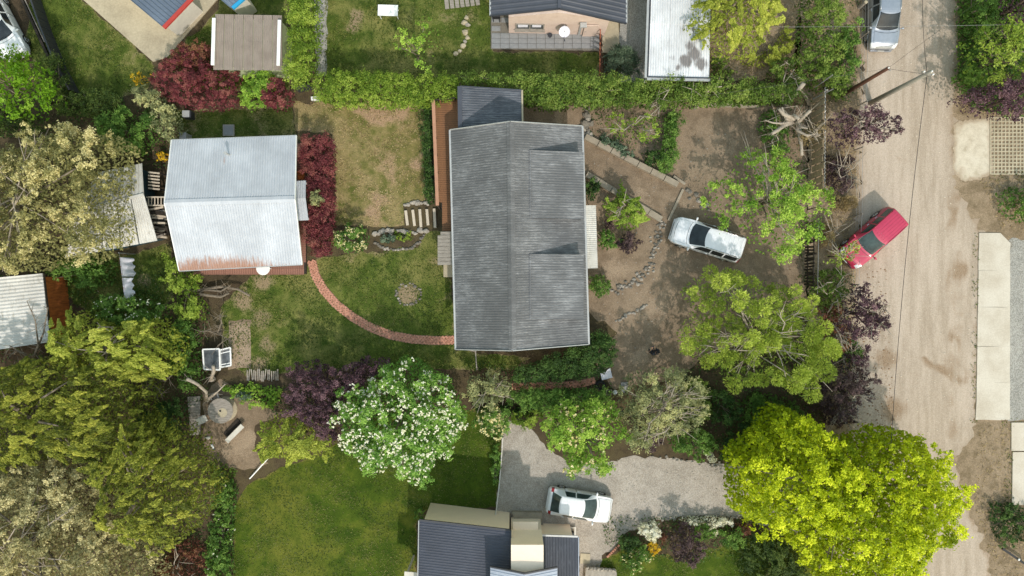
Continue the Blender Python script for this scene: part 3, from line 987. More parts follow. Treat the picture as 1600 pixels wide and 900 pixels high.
    if ribs == 'across':
        for k in range(5):
            x = (g['rw'][0] + .05 + .06 * k) * L
            rb = MB(); rb.tube([sh.at(x, q) + np.array([0, 0, .006]) for q in np.linspace(-.3, .3, 7)], .012, 5); rb.build('roof_rib', M[paint], roof, local=True, smooth=True)
    elif ribs == 'along':
        for k in range(6):
            q = -.25 + .1 * k
            rb = MB(); rb.tube([sh.at(x * L, q) + np.array([0, 0, .006]) for x in np.linspace(g['rw'][0] + .04, g['ws'][0] - .03, 7)], .013, 5); rb.build('roof_rib', M[paint], roof, local=True, smooth=True)
    gb = MB(); gb.box((L * .497, 0, .56), (.04, Wd * .5, .14)); gb.build('grille', M['black'], t, local=True)
    for sx in (1, -1):
        pb = MB(); pb.box((sx * (L * .5 + .02), 0, .42 if sx > 0 else .6), (.02, .40, .12)); pb.build('number_plate', M['white'], t, local=True)
        bm_ = MB(); bm_.box((sx * (L * .5 - .02), 0, .34), (.10, Wd * .74, .16)); bm_.build('bumper', M['trim_dark'] if kind == 'off' else M[paint], t, local=True)
    R = .31 if kind == 'hatch' else .34 if kind == 'wagon' else .37
    first = None
    for x in (-.31 * L, .315 * L):
        for sgn in (-1, 1):
            w = MB()
            n = 20
            prof_ = [(R * .55, -.09), (R * .92, -.1), (R, -.06), (R, .06), (R * .92, .1), (R * .55, .09)]
            vs = []; fs = []
            for r, yy in prof_:
                for k in range(n):
                    q = 2 * math.pi * k / n
                    vs.append((x + r * math.cos(q), sgn * (h - .075) + yy, R + r * math.sin(q)))
            for i in range(len(prof_) - 1):
                for k in range(n):
                    fs.append((i * n + k, i * n + (k + 1) % n, (i + 1) * n + (k + 1) % n, (i + 1) * n + k))
            w.add(vs, fs)
            wo = w.build('wheel', M['rubber'], t, local=True, smooth=True)
            rm = MB()
            yy = sgn * (h + .012)
            for k in range(5):
                q = 2 * math.pi * k / 5
                rm.bar((x, yy, R), (x + R * .56 * math.cos(q), yy, R + R * .56 * math.sin(q)), .07, .03, (0, 1, 0))
            ring = [(x + R * .57 * math.cos(q), yy, R + R * .57 * math.sin(q)) for q in np.linspace(0, 2 * math.pi, 17)]
            rm.tube(ring, .025, 5)
            rm.build('rim', M['chrome'], wo, local=True, smooth=True)
    return t, sh

def skin_mesh(name, verts, edges, radii, m, parent, root=0, sub=1):
    me = bpy.data.meshes.new(name)
    me.from_pydata(verts, edges, [])
    me.materials.append(m)
    o = bpy.data.objects.new(name, me)
    link(o, parent)
    sk = o.modifiers.new('skin', 'SKIN'); sk.use_smooth_shade = True
    for i, r in enumerate(radii):
        r = r if isinstance(r, tuple) else (r, r)
        me.skin_vertices[0].data[i].radius = r
        me.skin_vertices[0].data[i].use_root = i == root
    ss = o.modifiers.new('sub', 'SUBSURF'); ss.levels = sub; ss.render_levels = sub
    return o

def make_person(loc, ang):
    t = thing('person', loc, 'person in dark jacket and trousers standing in the dirt yard holding a small controller', 'person', None, ang)
    # body faces +x
    jn = {}; V = []; E = []; R = []
    def j(n, p, r, parent=None):
        jn[n] = len(V); V.append(p); R.append(r)
        if parent: E.append((jn[parent], jn[n]))
    j('pelvis', (0, 0, .95), (.12, .15)); j('waist', (0, 0, 1.10), (.11, .14), 'pelvis'); j('chest', (.01, 0, 1.30), (.12, .17), 'waist')
    j('neck', (.01, 0, 1.47), .06, 'chest'); j('nape', (.025, 0, 1.54), .052, 'neck'); j('jaw', (.05, 0, 1.60), (.07, .065), 'nape'); j('brow', (.04, 0, 1.69), (.095, .078), 'jaw'); j('top', (.03, 0, 1.755), (.06, .055), 'brow')
    for s, n in ((1, 'l'), (-1, 'r')):
        j('sh' + n, (0, .18 * s, 1.42), .062, 'chest'); j('el' + n, (.05, .26 * s, 1.16), .045, 'sh' + n); j('wr' + n, (.28, .10 * s, 1.17), .03, 'el' + n); j('pa' + n, (.35, .07 * s, 1.18), (.02, .034), 'wr' + n)
        j('hp' + n, (0, .1 * s, .88), .095, 'pelvis'); j('kn' + n, (.03, .11 * s, .5), .062, 'hp' + n); j('an' + n, (0, .12 * s, .1), .04, 'kn' + n); j('ft' + n, (.12, .14 * s, .04), (.035, .045), 'an' + n)
        for k in range(4):
            y = (.07 + (.03 - .018 * k)) * s
            ln = (.055, .065, .06, .045)[k]
            j('f%d%s' % (k, n), (.38, y, 1.185), .010, 'pa' + n); j('g%d%s' % (k, n), (.38 + ln * .7, y - .008 * s, 1.175), .009, 'f%d%s' % (k, n)); j('h%d%s' % (k, n), (.38 + ln * .8, y - .025 * s, 1.15), .008, 'g%d%s' % (k, n))
        j('t1' + n, (.35, .045 * s, 1.205), .011, 'pa' + n); j('t2' + n, (.385, .03 * s, 1.215), .009, 't1' + n)
    skin_mesh('body', V, E, R, M['skin'], t, 0, 1)
    cl = [('pelvis', .02), ('waist', .025), ('chest', .03)]
    def sub_skin(name, keys, edges, rad, m):
        vs = [V[jn[k]] for k in keys]
        skin_mesh(name, vs, [(keys.index(a), keys.index(b)) for a, b in edges], rad, m, t, 0, 1)
    keys = ['pelvis', 'waist', 'chest', 'neck', 'shl', 'ell', 'wrl', 'shr', 'elr', 'wrr']
    sub_skin('jacket', keys, [('pelvis', 'waist'), ('waist', 'chest'), ('chest', 'neck'), ('chest', 'shl'), ('shl', 'ell'), ('ell', 'wrl'), ('chest', 'shr'), ('shr', 'elr'), ('elr', 'wrr')],
             [(.155, .19), (.15, .18), (.16, .21), .085, .09, .068, .048, .09, .068, .048], M['jacket'])
    keys = ['pelvis', 'hpl', 'knl', 'anl', 'hpr', 'knr', 'anr']
    sub_skin('trousers', keys, [('pelvis', 'hpl'), ('hpl', 'knl'), ('knl', 'anl'), ('pelvis', 'hpr'), ('hpr', 'knr'), ('knr', 'anr')], [(.13, .16), .11, .08, .062, .11, .08, .062], M['trousers'])
    for s in (1, -1):
        b = MB(); b.blob((.06, .13 * s, .045), (.15, .055, .05), 2, 10, 6, .03); b.build('shoe', M['black'], t, local=True, smooth=True)
        b = MB(); b.blob((.035, .079 * s, 1.66), (.02, .012, .032), 2, 7, 5, .03); b.build('ear', M['skin'], t, local=True, smooth=True)
        b = MB(); b.blob((.127, .03 * s, 1.675), (.008, .012, .008), 2, 7, 5, .0); b.build('eye', M['black'], t, local=True, smooth=True)
    b = MB(); b.blob((.135, 0, 1.648), (.018, .014, .022), 2, 7, 5, .03); b.build('nose', M['skin'], t, local=True, smooth=True)
    b = MB(); b.box((.12, 0, 1.612), (.012, .045, .01)); b.build('mouth', M['red_edge'], t, local=True)
    b = MB(); b.blob((.018, 0, 1.715), (.108, .09, .085), 4, 12, 8, .05); b.build('hair', M['hair'], t, local=True, smooth=True)
    c = thing('remote_controller', (loc[0] + math.cos(ang) * .41, loc[1] + math.sin(ang) * .41, 1.165), 'small dark controller held in the hands of the person in the yard', 'controller', None, ang)
    b = MB(); b.box((0, 0, 0), (.09, .16, .035)); b.build('case', M['black'], c, local=True)
    for s in (1, -1):
        b = MB(); b.tube([(.02, .05 * s, .017), (.02, .05 * s, .045)], .008, 6); b.build('stick', M['chrome'], c, local=True)
    return t
# ---------------------------------------------------------------- ground, lawns, roads
g, _ = sheet('ground', [(-260, -260), (260, -260), (260, 260), (-260, 260)], 0.0, M['soil'], step=60, rag=None)
g['label'] = 'bare brown soil under the gardens and trees'
Z1, Z2, Z3, Z4 = .006, .011, .016, .021
LAWNS = {}
def lawn(key, pts, m, z, label, spots=(), seed=1, **kw):
    o, out = sheet('lawn', PX(pts), z, M[m], spots, seed=seed, label=label, step=.5, edge=(.3, .4), **kw)
    LAWNS[key] = PX(pts)
    return o

lawn('corner', [(58, -60), (125, -60), (128, 0), (238, 97), (250, 118), (205, 150), (70, 158), (40, 60)], 'lawn', Z1, 'green lawn with yellow flowers beside the diamond concrete slab', [(170, 75, 20, .35), (200, 85, 25, .3)], 11)
lawn('shed_grass', [(250, 100), (345, 15), (345, -60), (450, -60), (452, 140), (300, 140)], 'lawn', Z1, 'shady grass round the brown-roofed shed', [], 12)
lawn('table_lawn', [(508, -60), (770, -60), (770, 82), (938, 82), (938, 122), (508, 122)], 'lawn', Z1, 'patchy lawn with white garden table and young tree', [(556, 25, 16, .7), (552, 45, 14, .7), (700, 30, 30, .3), (735, 30, 26, .35), (640, 20, 20, .25), (560, 100, 20, .2), (680, 95, 25, .3)], 13)
lawn('upper', [(460, 160), (664, 160), (664, 312), (630, 318), (632, 352), (600, 356), (520, 352), (524, 300), (520, 208), (462, 205)], 'dry_lawn', Z1, 'dry fading lawn between red hedge and wooden deck', [(590, 178, 22, .9), (625, 180, 20, .7), (560, 172, 16, .6), (604, 250, 26, .5), (650, 255, 14, .8), (590, 310, 22, .6), (585, 330, 16, .8), (610, 275, 20, .5), (500, 190, 40, -.6), (540, 250, 20, -.6), (540, 320, 30, -.5)], 14)
lawn('back_left', [(270, 172), (455, 168), (465, 215), (280, 222)], 'lawn', Z1, 'shaded strip of grass behind the white roofed house', [(300, 190, 40, .4), (400, 190, 40, .3)], 15)
lawn('middle', [(345, 480), (372, 450), (400, 428), (478, 422), (492, 404), (540, 398), (600, 392), (652, 386), (668, 362), (690, 362), (694, 420), (706, 440), (712, 548), (760, 552), (830, 560), (800, 580), (640, 575), (450, 582), (385, 588), (350, 560)], 'lawn', Z1, 'lawn with stone ring and curving brick path', [(412, 440, 22, .6), (408, 500, 22, .6), (415, 540, 18, .6), (405, 570, 18, .7), (638, 460, 18, 1.0), (690, 470, 14, .3), (380, 470, 20, .7), (680, 405, 14, .4), (545, 402, 18, .6), (500, 480, 40, -.5), (560, 430, 40, -.4), (440, 500, 22, .3)], 16)
lawn('lower', [(372, 775), (395, 752), (430, 735), (520, 700), (600, 640), (740, 640), (790, 655), (780, 730), (776, 792), (652, 800), (648, 960), (364, 960), (364, 820)], 'mown', Z1, 'large mown lawn beside the blue roofed house', [(630, 780, 14, .35), (640, 770, 20, .3), (560, 870, 26, .25), (450, 820, 30, .2), (400, 900, 30, .25)], 17)
lawn('front', [(930, 880), (985, 852), (1060, 872), (1150, 846), (1210, 830), (1300, 880), (1330, 960), (930, 960)], 'mown', Z1, 'small shaded lawn between driveway border and yellow tree', [], 18)
lawn('left_yard', [(95, 380), (200, 400), (265, 380), (275, 450), (250, 500), (150, 500), (90, 450)], 'lawn', Z1, 'dark grass round the hanging white sheet', [(225, 440, 20, .5)], 19)
lawn('top_right', [(1108, -40), (1250, -40), (1250, 122), (1108, 125)], 'verge', Z1, 'rough straw-coloured grass behind the lichen covered roof', [(1200, 60, 40, .4), (1150, 110, 30, .5)], 20)
y, _ = sheet('yard', PX([(905, 165), (1010, 160), (1262, 165), (1262, 470), (1100, 560), (1060, 590), (960, 610), (925, 560), (965, 520), (905, 480)]), Z1, M['yard'], [(1150, 215, 60, .3), (1000, 310, 30, .5), (1060, 330, 30, .4), (960, 420, 30, .6), (1020, 480, 40, .5), (1000, 560, 30, .6), (1110, 440, 30, .3), (880, 190, 20, .5)], seed=21, label='bare trodden dirt yard in front of the dark roofed house')
sheet('yard', PX([(815, 168), (915, 165), (915, 215), (815, 205)]), Z2, M['yard'], [(870, 185, 20, .6)], seed=22, label='dirt corner behind the dark roofed house')
sheet('yard', PX([(318, 615), (345, 590), (395, 625), (445, 645), (400, 665), (398, 700), (420, 725), (390, 735), (330, 730), (318, 690)]), Z1, M['yard'], [(380, 690, 30, .7), (360, 700, 30, .6)], seed=23, label='bare earth seating place round the cable reel table')
sheet('yard', PX([(357, 500), (390, 500), (392, 575), (357, 578)]), Z3, M['yard'], [(373, 540, 40, 1.0)], seed=24, label='pale raked seed bed beside the cold frame', rag=(.4, .04))
# road with its verges
sheet('verge', PX([(1255, -80), (1352, -80), (1345, 250), (1340, 660), (1300, 700), (1285, 640), (1262, 470), (1262, 165), (1240, 110)]), Z1, M['verge'], [(1300, 60, 26, .5), (1320, 120, 30, .4), (1300, 300, 20, .2), (1310, 480, 50, .7)], seed=31, label='dry weedy strip between the plank fence and the road', edge=(.6, .7), step=.5)
sheet('verge', PX([(1470, -80), (1720, -80), (1720, 960), (1530, 960), (1480, 800), (1465, 700), (1480, 640), (1480, 360), (1475, 200)]), Z1, M['verge'], [(1570, 60, 60, .6), (1580, 310, 40, .6), (1560, 740, 14, .5), (1575, 820, 30, .7)], seed=32, label='rough dry verge on the far side of the road', edge=(1.6, .75), rag=(.25, .15), step=.5)
sheet('road', PX([(1352, -120), (1485, -120), (1494, 60), (1490, 200), (1495, 300), (1535, 360), (1530, 560), (1520, 680), (1490, 720), (1510, 790), (1540, 860), (1560, 960), (1320, 960), (1300, 820), (1325, 700), (1336, 560), (1340, 250), (1348, 60)]), Z2, M['road'], [(1486 + 4 * math.sin(k), 300 + 14 * k, 11 + 5 * math.sin(k * 1.7), .45 + .25 * math.sin(k * .8)) for k in range(28)] + [(1500, 400 + 22 * k, 12, .45) for k in range(10)] + [(1402 - k * .6, 30 + 26 * k, 8, .3) for k in range(22)] + [(1440 + 11 * k, 563 + 6 * k, 9, .8) for k in range(6)] + [(1360, 420, 14, .5), (1385, 560, 22, .7), (1395, 640, 26, .7), (1370, 700, 26, .7), (1410, 250, 10, .5), (1500, 420, 16, .7), (1368, 180, 12, .4)], seed=33, label='unpaved pale brown dirt road running past the gardens', step=.5, rag=(.25, .16), edge=(.7, .45))
sheet('pavement', PX([(1492, 192), (1500, 189), (1520, 187), (1549, 184), (1552, 272), (1540, 276), (1522, 282), (1508, 284), (1497, 280), (1489, 262), (1490, 230), (1488, 205)]), Z3, M['apron'], [(1500, 270, 14, .5), (1498, 200, 10, .5), (1530, 240, 10, .3)], seed=34, label='pale worn concrete apron beside the road', rag=(.16, .05), step=.3, edge=(.5, .7))
sheet('pavement', PX([(1574, 375), (1720, 375), (1720, 658), (1576, 658)]), Z3, M['grey_gravel'], [(1576, 380, 12, .7)], seed=36, label='grey gravel bed beside the long concrete strip', rag=(.3, .06))
b = MB()
b.prism(PX([(1530, 366), (1560, 366), (1575, 382), (1574, 655), (1526, 653)]), 0, .04)
strip = b.build('pavement', M['old_concrete'], kind='structure', label='long pale concrete strip along the road')
sy = [364, 423, 480, 541, 597, 656]
for i in range(5):
    xl0, xl1 = 1529 - (sy[i] - 364) * .017, 1529 - (sy[i + 1] - 364) * .017
    pts = [(xl0, sy[i]), (1577, sy[i]), (1577, sy[i + 1] - .2), (xl1, sy[i + 1] - .2)]
    if i == 0: pts = [(xl0, sy[0]), (1562, 364), (1578, 380), (1577, sy[1] - .45), (xl1, sy[1] - .45)]
    b = MB(); b.prism(ragged(PX(pts), .5, .012, 50 + i), .0, .07 + .004 * (i % 2)); b.build('slab', M['concrete'], strip)
for pts, lb in (([(1579, 660), (1680, 660), (1680, 704), (1579, 704)], 'short pale concrete slab at the end of the long strip'), ([(1581, 706), (1680, 706), (1680, 790), (1580, 788)], 'pale ribbed concrete slab on the far verge')):
    b = MB(); b.prism(PX(pts), 0, .09); b.build('pavement', M['concrete'], kind='structure', label=lb)
# grass block paving: open concrete lattice
b = MB()
x0, y0 = W(1547, 184)[:2]; x1, y1 = W(1640, 272)[:2]
nx, ny = 16, 15
for i in range(nx + 1):
    x = x0 + (x1 - x0) * i / nx
    b.box((x, (y0 + y1) / 2, .02), (.085, abs(y1 - y0), .05))
for k in range(ny + 1):
    y = y0 + (y1 - y0) * k / ny
    b.box(((x0 + x1) / 2, y, .022), (abs(x1 - x0), .085, .05))
b.build('paving_lattice', M['slab'], kind='structure', label='open concrete grass block paving beside the road')
# gravel drive
sheet('driveway', PX([(786, 655), (830, 668), (855, 700), (900, 730), (1000, 712), (1040, 716), (1110, 724), (1200, 728), (1310, 740), (1310, 850), (1200, 820), (1160, 808), (1090, 806), (1010, 815), (972, 838), (962, 858), (940, 868), (930, 960), (905, 960), (905, 840), (800, 832), (776, 800), (782, 720)]), Z2, M['gravel'], [(800, 790, 26, .4), (950, 840, 30, .5), (990, 800, 14, .4), (1040, 790, 16, .3)], seed=41, label='pale gravel driveway with the white hatchback', rag=(.3, .06))
sheet('path', PX([(494, -60), (512, -60), (511, 60), (510, 118), (494, 118), (491, 60)]), Z2, M['grey_gravel'], seed=42, label='narrow grey gravel path beside the tall hedge', rag=(.3, .05))
sheet('yard', PX([(966, -60), (1010, -60), (1010, 130), (970, 130)]), Z2, M['grey_gravel'], [(990, 100, 30, .6)], seed=43, label='grey gravel passage beside the lichen covered roof', rag=(.3, .04))
b = MB(); b.prism(PX([(934, 30), (966, 28), (968, 84), (936, 82)]), 0, .05)
b.build('pavement', M['slab'], kind='structure', label='narrow beige concrete path beside the pink house')
# diamond slab
b = MB(); b.prism(PX([(124, -6), (60, -60), (330, -100), (400, -50), (338, 2), (262, 90), (240, 97)]), 0, .08)
b.build('pavement', M['slab'], kind='structure', label='stained diamond shaped concrete slab round the blue-grey roof')

# herringbone brick paths: countless small bricks joined
def brick_path(label, pts, width, seed):
    rg = random.Random(seed)
    P = [Vector(W(*p)) for p in pts]
    base = MB()
    bricks = MB()
    # resample
    d = [0]
    for i in range(len(P) - 1): d.append(d[-1] + (P[i + 1] - P[i]).length)
    def at(s):
        for i in range(len(P) - 1):
            if s <= d[i + 1] or i == len(P) - 2:
                t = (s - d[i]) / (d[i + 1] - d[i]); return P[i].lerp(P[i + 1], t), (P[i + 1] - P[i]).normalized()
    s = 0
    step = .105
    while s < d[-1]:
        p, t = at(s); n = Vector((-t.y, t.x, 0)); a = math.atan2(t.y, t.x)
        k = int(s / step)
        m = max(2, int(width / .115))
        for j in range(m):
            u = (j + .5) / m * width - width / 2 + rg.gauss(0, .008)
            q = p + n * u + t * (.058 if j % 2 else 0)
            sg = 1 if (j + k) % 2 else -1
            bricks.box((q.x, q.y, .03 + rg.uniform(-.008, .01)), (.195, .095, .05), a + sg * math.pi / 4 + rg.gauss(0, .06), rg.gauss(0, .03), rg.gauss(0, .03))
        s += step
    L_ = []; R_ = []
    for i in range(len(P)):
        t = (P[min(i + 1, len(P) - 1)] - P[max(i - 1, 0)]).normalized(); n = Vector((-t.y, t.x, 0))
        L_.append(P[i] + n * (width / 2 + .03)); R_.append(P[i] - n * (width / 2 + .03))
    poly = [(v.x, v.y) for v in L_] + [(v.x, v.y) for v in R_[::-1]]
    base.prism(poly, -.01, .022)
    o = base.build('path', M['mortar'], kind='structure', label=label)
    c = bricks.build('brick', M['brick'], o); c['kind'] = 'stuff'
brick_path('curving path of red herringbone bricks across the lawn', [(487, 408), (493, 430), (505, 452), (525, 475), (552, 496), (580, 512), (612, 524), (645, 530), (680, 532), (714, 531)], .52, 3)
brick_path('short red brick path between two hedges', [(800, 604), (840, 603), (885, 602), (910, 599), (930, 594)], .42, 4)

# grass blades, weeds, stones
scatter('grass', 'short tufted grass over the patchy lawns', [LAWNS['table_lawn'], LAWNS['corner'], LAWNS['middle'], LAWNS['shed_grass'], LAWNS['left_yard'], LAWNS['back_left']], 170, .13, 'grass', (.0, .05), .34, .7, 5)
scatter('grass', 'worn dry grass over the lawn beside the deck', [LAWNS['upper']], 120, .13, 'straw', (.0, .04), .34, .6, 6)
scatter('grass', 'even blades over the mown lawn', [LAWNS['lower'], LAWNS['front']], 170, .11, 'grass', (.0, .03), .34, .6, 7)
scatter('grass', 'dry straw and weeds on the roadside strips', [PX([(1255, 0), (1340, 0), (1335, 640), (1290, 640), (1262, 440), (1262, 165)]), PX([(1490, 0), (1620, 0), (1620, 180), (1500, 180)]), PX([(1530, 280), (1620, 270), (1620, 372), (1570, 372)]), PX([(1530, 670), (1578, 662), (1578, 800), (1640, 800), (1640, 920), (1560, 920), (1520, 790)]), LAWNS['top_right']], 60, .16, 'straw', (.02, .12), .25, .9, 8)
# ---------------------------------------------------------------- roofs and buildings
def corr(name, a, b, c, d, pitch, amp, m, parent, trap=False, thick=.03, worn=None, nv=8, local=False):
    """ribbed sheet over the corners a b c d; ribs run from a to d and follow one another from a to b"""
    a, b, c, d = [np.array(p, float) for p in (a, b, c, d)]
    n = max(2, int(round(np.linalg.norm(b - a) / pitch)))
    k = 8 if not trap else 8
    u = np.linspace(0, 1, n * k + 1); v = np.linspace(0, 1, nv + 1)
    nrm = np.cross(b - a, d - a); nrm /= np.linalg.norm(nrm)
    if nrm[2] < 0: nrm = -nrm
    ph = u * n * 2 * math.pi
    h = np.cos(ph)
    if trap: h = np.clip(h * 3 - 1.6, -1, 1)
    U, Vv = np.meshgrid(u, v, indexing='ij')
    P = (a * ((1 - U) * (1 - Vv))[..., None] + b * (U * (1 - Vv))[..., None] + c * (U * Vv)[..., None] + d * ((1 - U) * Vv)[..., None])
    top = P + nrm * (h * amp)[:, None, None]
    bot = top - nrm * thick
    nu = len(u)
    Vs = np.concatenate([top.reshape(-1, 3), bot.reshape(-1, 3)])
    I = np.arange(nu * (nv + 1)).reshape(nu, nv + 1)
    q = np.stack([I[:-1, :-1], I[1:, :-1], I[1:, 1:], I[:-1, 1:]], -1).reshape(-1, 4)
    o_ = nu * (nv + 1)
    qb = q[:, ::-1] + o_
    def strip(r):
        return np.stack([r[:-1], r[1:], r[1:] + o_, r[:-1] + o_], -1)
    F = np.concatenate([q, qb, strip(I[:, 0]), strip(I[:, -1]), strip(I[0, :]), strip(I[-1, :])])
    test = Vs[F[0]]
    if np.cross(test[1] - test[0], test[2] - test[0])[2] < 0: F = F[:, ::-1]
    at = None
    if worn is not None:
        w = worn(P.reshape(-1, 3), U.ravel(), Vv.ravel())
        at = {'worn': np.concatenate([w, w])}
    o = np_mesh(name, Vs, F, m, parent, at)
    return o

def cap_strip(name, a, b, w, h, m, parent):
    """ridge or edge flashing from a to b"""
    x = MB(); x.bar(a, b, w, h); return x.build(name, m, parent)

def gable_wall(poly4, z0, ze, zr, axis_pts):
    """solid body under a gable: poly4 corners in order, ridge between axis_pts (two xy points on opposite sides)"""
    A, B, C, D = poly4; P, Q = axis_pts
    b = MB()
    vs = [(*A, z0), (*B, z0), (*C, z0), (*D, z0), (*A, ze), (*B, ze), (*C, ze), (*D, ze), (*P, zr), (*Q, zr)]
    # A-B is a gable end with P, C-D the other with Q
    b.add(vs, [(3, 2, 1, 0), (0, 1, 5, 8, 4), (2, 3, 7, 9, 6), (1, 2, 6, 5), (3, 0, 4, 7), (4, 8, 9, 7), (8, 5, 6, 9)])
    return b

def window(parent, c, w, h, face, sill=True, frame='white', mull=1, label=None):
    """framed window on a wall: centre c, facing along the unit xy vector"""
    f = Vector((face[0], face[1], 0)).normalized(); s = Vector((-f.y, f.x, 0)); c = Vector(c)
    a = math.atan2(s.y, s.x)
    b = MB()
    for k in (-1, 1):
        b.box(c + s * (k * w / 2) + f * .03, (.07, .07, h + .07), a)
        b.box(c + Vector((0, 0, k * h / 2)) + f * .032, (w - .07, .066, .07), a)
    for k in range(mull):
        b.box(c + s * ((k + 1) / (mull + 1) - .5) * w + f * .03, (.05, .055, h - .07), a)
    fr = b.build('window', M[frame], parent)
    p = MB(); p.box(c + f * .012, (w - .07, .02, h - .07), a); p.build('pane', M['pane'], fr)
    if sill:
        q = MB(); q.box(c + f * .09 + Vector((0, 0, -h / 2 - .07)), (w + .2, .2, .06), a); q.build('sill', M[frame], fr)
    return fr

# ---- the dark roofed house in the middle
ZE, ZR = 2.9, 5.3
TL, TR = W(704, 203, ZE), W(909, 197, ZE); BL, BR = W(713, 546, ZE), W(919, 538, ZE)
RT, RB = W(797, 190, ZR), W(800, 548, ZR)
mid = lambda p, q, t: tuple(p[i] + (q[i] - p[i]) * t for i in range(3))
house = thing('house', (0, 3, 0), 'house with long weathered dark corrugated roof and two dormers', 'house')
inset = lambda p, dx, dy: (p[0] + dx, p[1] + dy)
gable_wall([inset(TL, .45, -.35), inset(TR, -.45, -.45), inset(BR, -.45, .35), inset(BL, .45, .4)], 0, ZE - .02, ZR - .34, [(RT[0], RT[1] - .25), (RB[0], RB[1] + .25)]).build('wall', M['off_white'], house)
corr('roof', TL, BL, RB, RT, .15, .008, M['roof_dark'], house)
corr('roof', TR, BR, RB, RT, .15, .008, M['roof_dark'], house)
up = lambda p, dz, dx=0: (p[0] + dx, p[1], p[2] + dz)
rc = MB()
for s in (-1, 1):
    q0, q1 = up(RT, .05), up(RB, .05)
    e = (TL if s < 0 else TR); e2 = (BL if s < 0 else BR)
    rc.add([up(RT, .045), up(RB, .045), up(mid(RB, e2, .055), .045), up(mid(RT, e, .055), .045)], [(0, 1, 2, 3), (3, 2, 1, 0)])
rc.build('ridge_cap', M['roof_dark'], house)
for p, q in ((TL, RT), (TR, RT), (BL, RB), (BR, RB)):
    cap_strip('barge_board', up(p, .0), up(q, .0), .05, .16, M['gutter'], house)
for p, q in ((TL, BL), (TR, BR)):
    sgn = -1 if p[0] < 0 else 1
    cap_strip('gutter', up(p, -.05, .05 * sgn), up(q, -.05, .05 * sgn), .11, .1, M['gutter'], house)
def on_right(x, y):
    """height of the right hand slope under x, y"""
    t = (y - RB[1]) / (RT[1] - RB[1])
    xr = RB[0] + (RT[0] - RB[0]) * t; xe = BR[0] + (TR[0] - BR[0]) * t
    return ZR + (ZE - ZR) * (x - xr) / (xe - xr)
for (ya, yb, zo, lb) in ((238, 342, 4.0, None), (398, 498, 4.08, None)):
    zi = 4.75
    xi = (829 - 800) / S * (H - zi) / H
    xo = (912 - 800) / S * (H - zo) / H
    y0 = (450 - ya) / S * (H - 4.0) / H; y1 = (450 - yb) / S * (H - 4.0) / H
    zi = on_right(xi, (y0 + y1) / 2) + .03
    d = corr('dormer', (xi, y0, zi), (xi, y1, zi), (xo, y1, zo), (xo, y0, zo), .15, .008, M['roof_dark'], house)
    ch = MB()
    for y, e in ((y0 - .04, -.05), (y1 + .04, .05)):
        zz = on_right(xo - .1, y)
        ch.add([(xi, y, zi - .05), (xo - .1, y, zz - .05), (xo - .1, y, zo - .04), (xi, y + e, zi - .05), (xo - .1, y + e, zz - .05), (xo - .1, y + e, zo - .04)],
               [(0, 1, 2), (5, 4, 3), (0, 2, 5, 3), (2, 1, 4, 5), (1, 0, 3, 4)])
    ch.build('cheek', M['roof_annex'], d)
    fw = MB(); zz = on_right(xo - .12, (y0 + y1) / 2)
    fw.box((xo - .14, (y0 + y1) / 2, (zz + zo) / 2 - .05), (.06, abs(y0 - y1) - .12, zo - zz + .1)); fw.build('dormer_front', M['off_white'], d)
    fl = MB(); fl.bar((xi - .02, y0, zi + .03), (xi - .02, y1, zi + .03), .10, .03); fl.build('flashing', M['roof_dark'], d)
    window(house, (xo - .11, (y0 + y1) / 2, (zz + zo) / 2 - .02), 1.6, .5, (1, 0), False)
for y in (6.5, 2.0, -1.5):
    window(house, (BL[0] + .46 + (TL[0] - BL[0]) * (y + 3.7) / 13.2, y, 1.5), 1.3, 1.1, (-1, 0))
for y in (7.5, -2.0):
    window(house, (BR[0] - .46 + (TR[0] - BR[0]) * (y + 3.5) / 13.2, y, 1.5), 1.4, 1.1, (1, 0))
window(house, (-1.9, BL[1] + .42, 1.5), 1.3, 1.1, (0, -1)); window(house, (2.2, BR[1] + .36, 1.5), 1.3, 1.1, (0, -1))
dr = MB(); dr.box((0.2, BL[1] + .44, 1.03), (.95, .08, 2.06)); dd = dr.build('door', M['wood_orange'], house)
dh = MB(); dh.box((.55, BL[1] + .38, 1.0), (.12, .05, .03)); dh.build('handle', M['chrome'], dd)
# rear annex
ZA = 3.1
a_ = [W(719, 135, ZA), W(815, 141, ZA - .15), W(816, 208, ZA - .15), W(720, 212, ZA)]
b = MB(); b.prism([inset(a_[0], .25, -.2), inset(a_[1], -.25, -.2), (a_[2][0] - .25, TL[1] - .36), (a_[3][0] + .25, TL[1] - .36)], 0, [ZA - .06, ZA - .2, ZA - .2, ZA - .06]); b.build('annex_wall', M['off_white'], house)
corr('annex_roof', a_[0], a_[3], a_[2], a_[1], .15, .011, M['roof_annex'], house)
cap_strip('annex_edge', up(a_[0], .02, -.03), up(a_[3], .02, -.03), .26, .08, M['roof_slate'], house)
cap_strip('annex_edge', up(a_[1], .02, .03), up(a_[2], .02, .03), .1, .08, M['slab'], house)
cap_strip('annex_edge', up(a_[0], .02), up(a_[1], .02), .06, .08, M['roof_slate'], house)
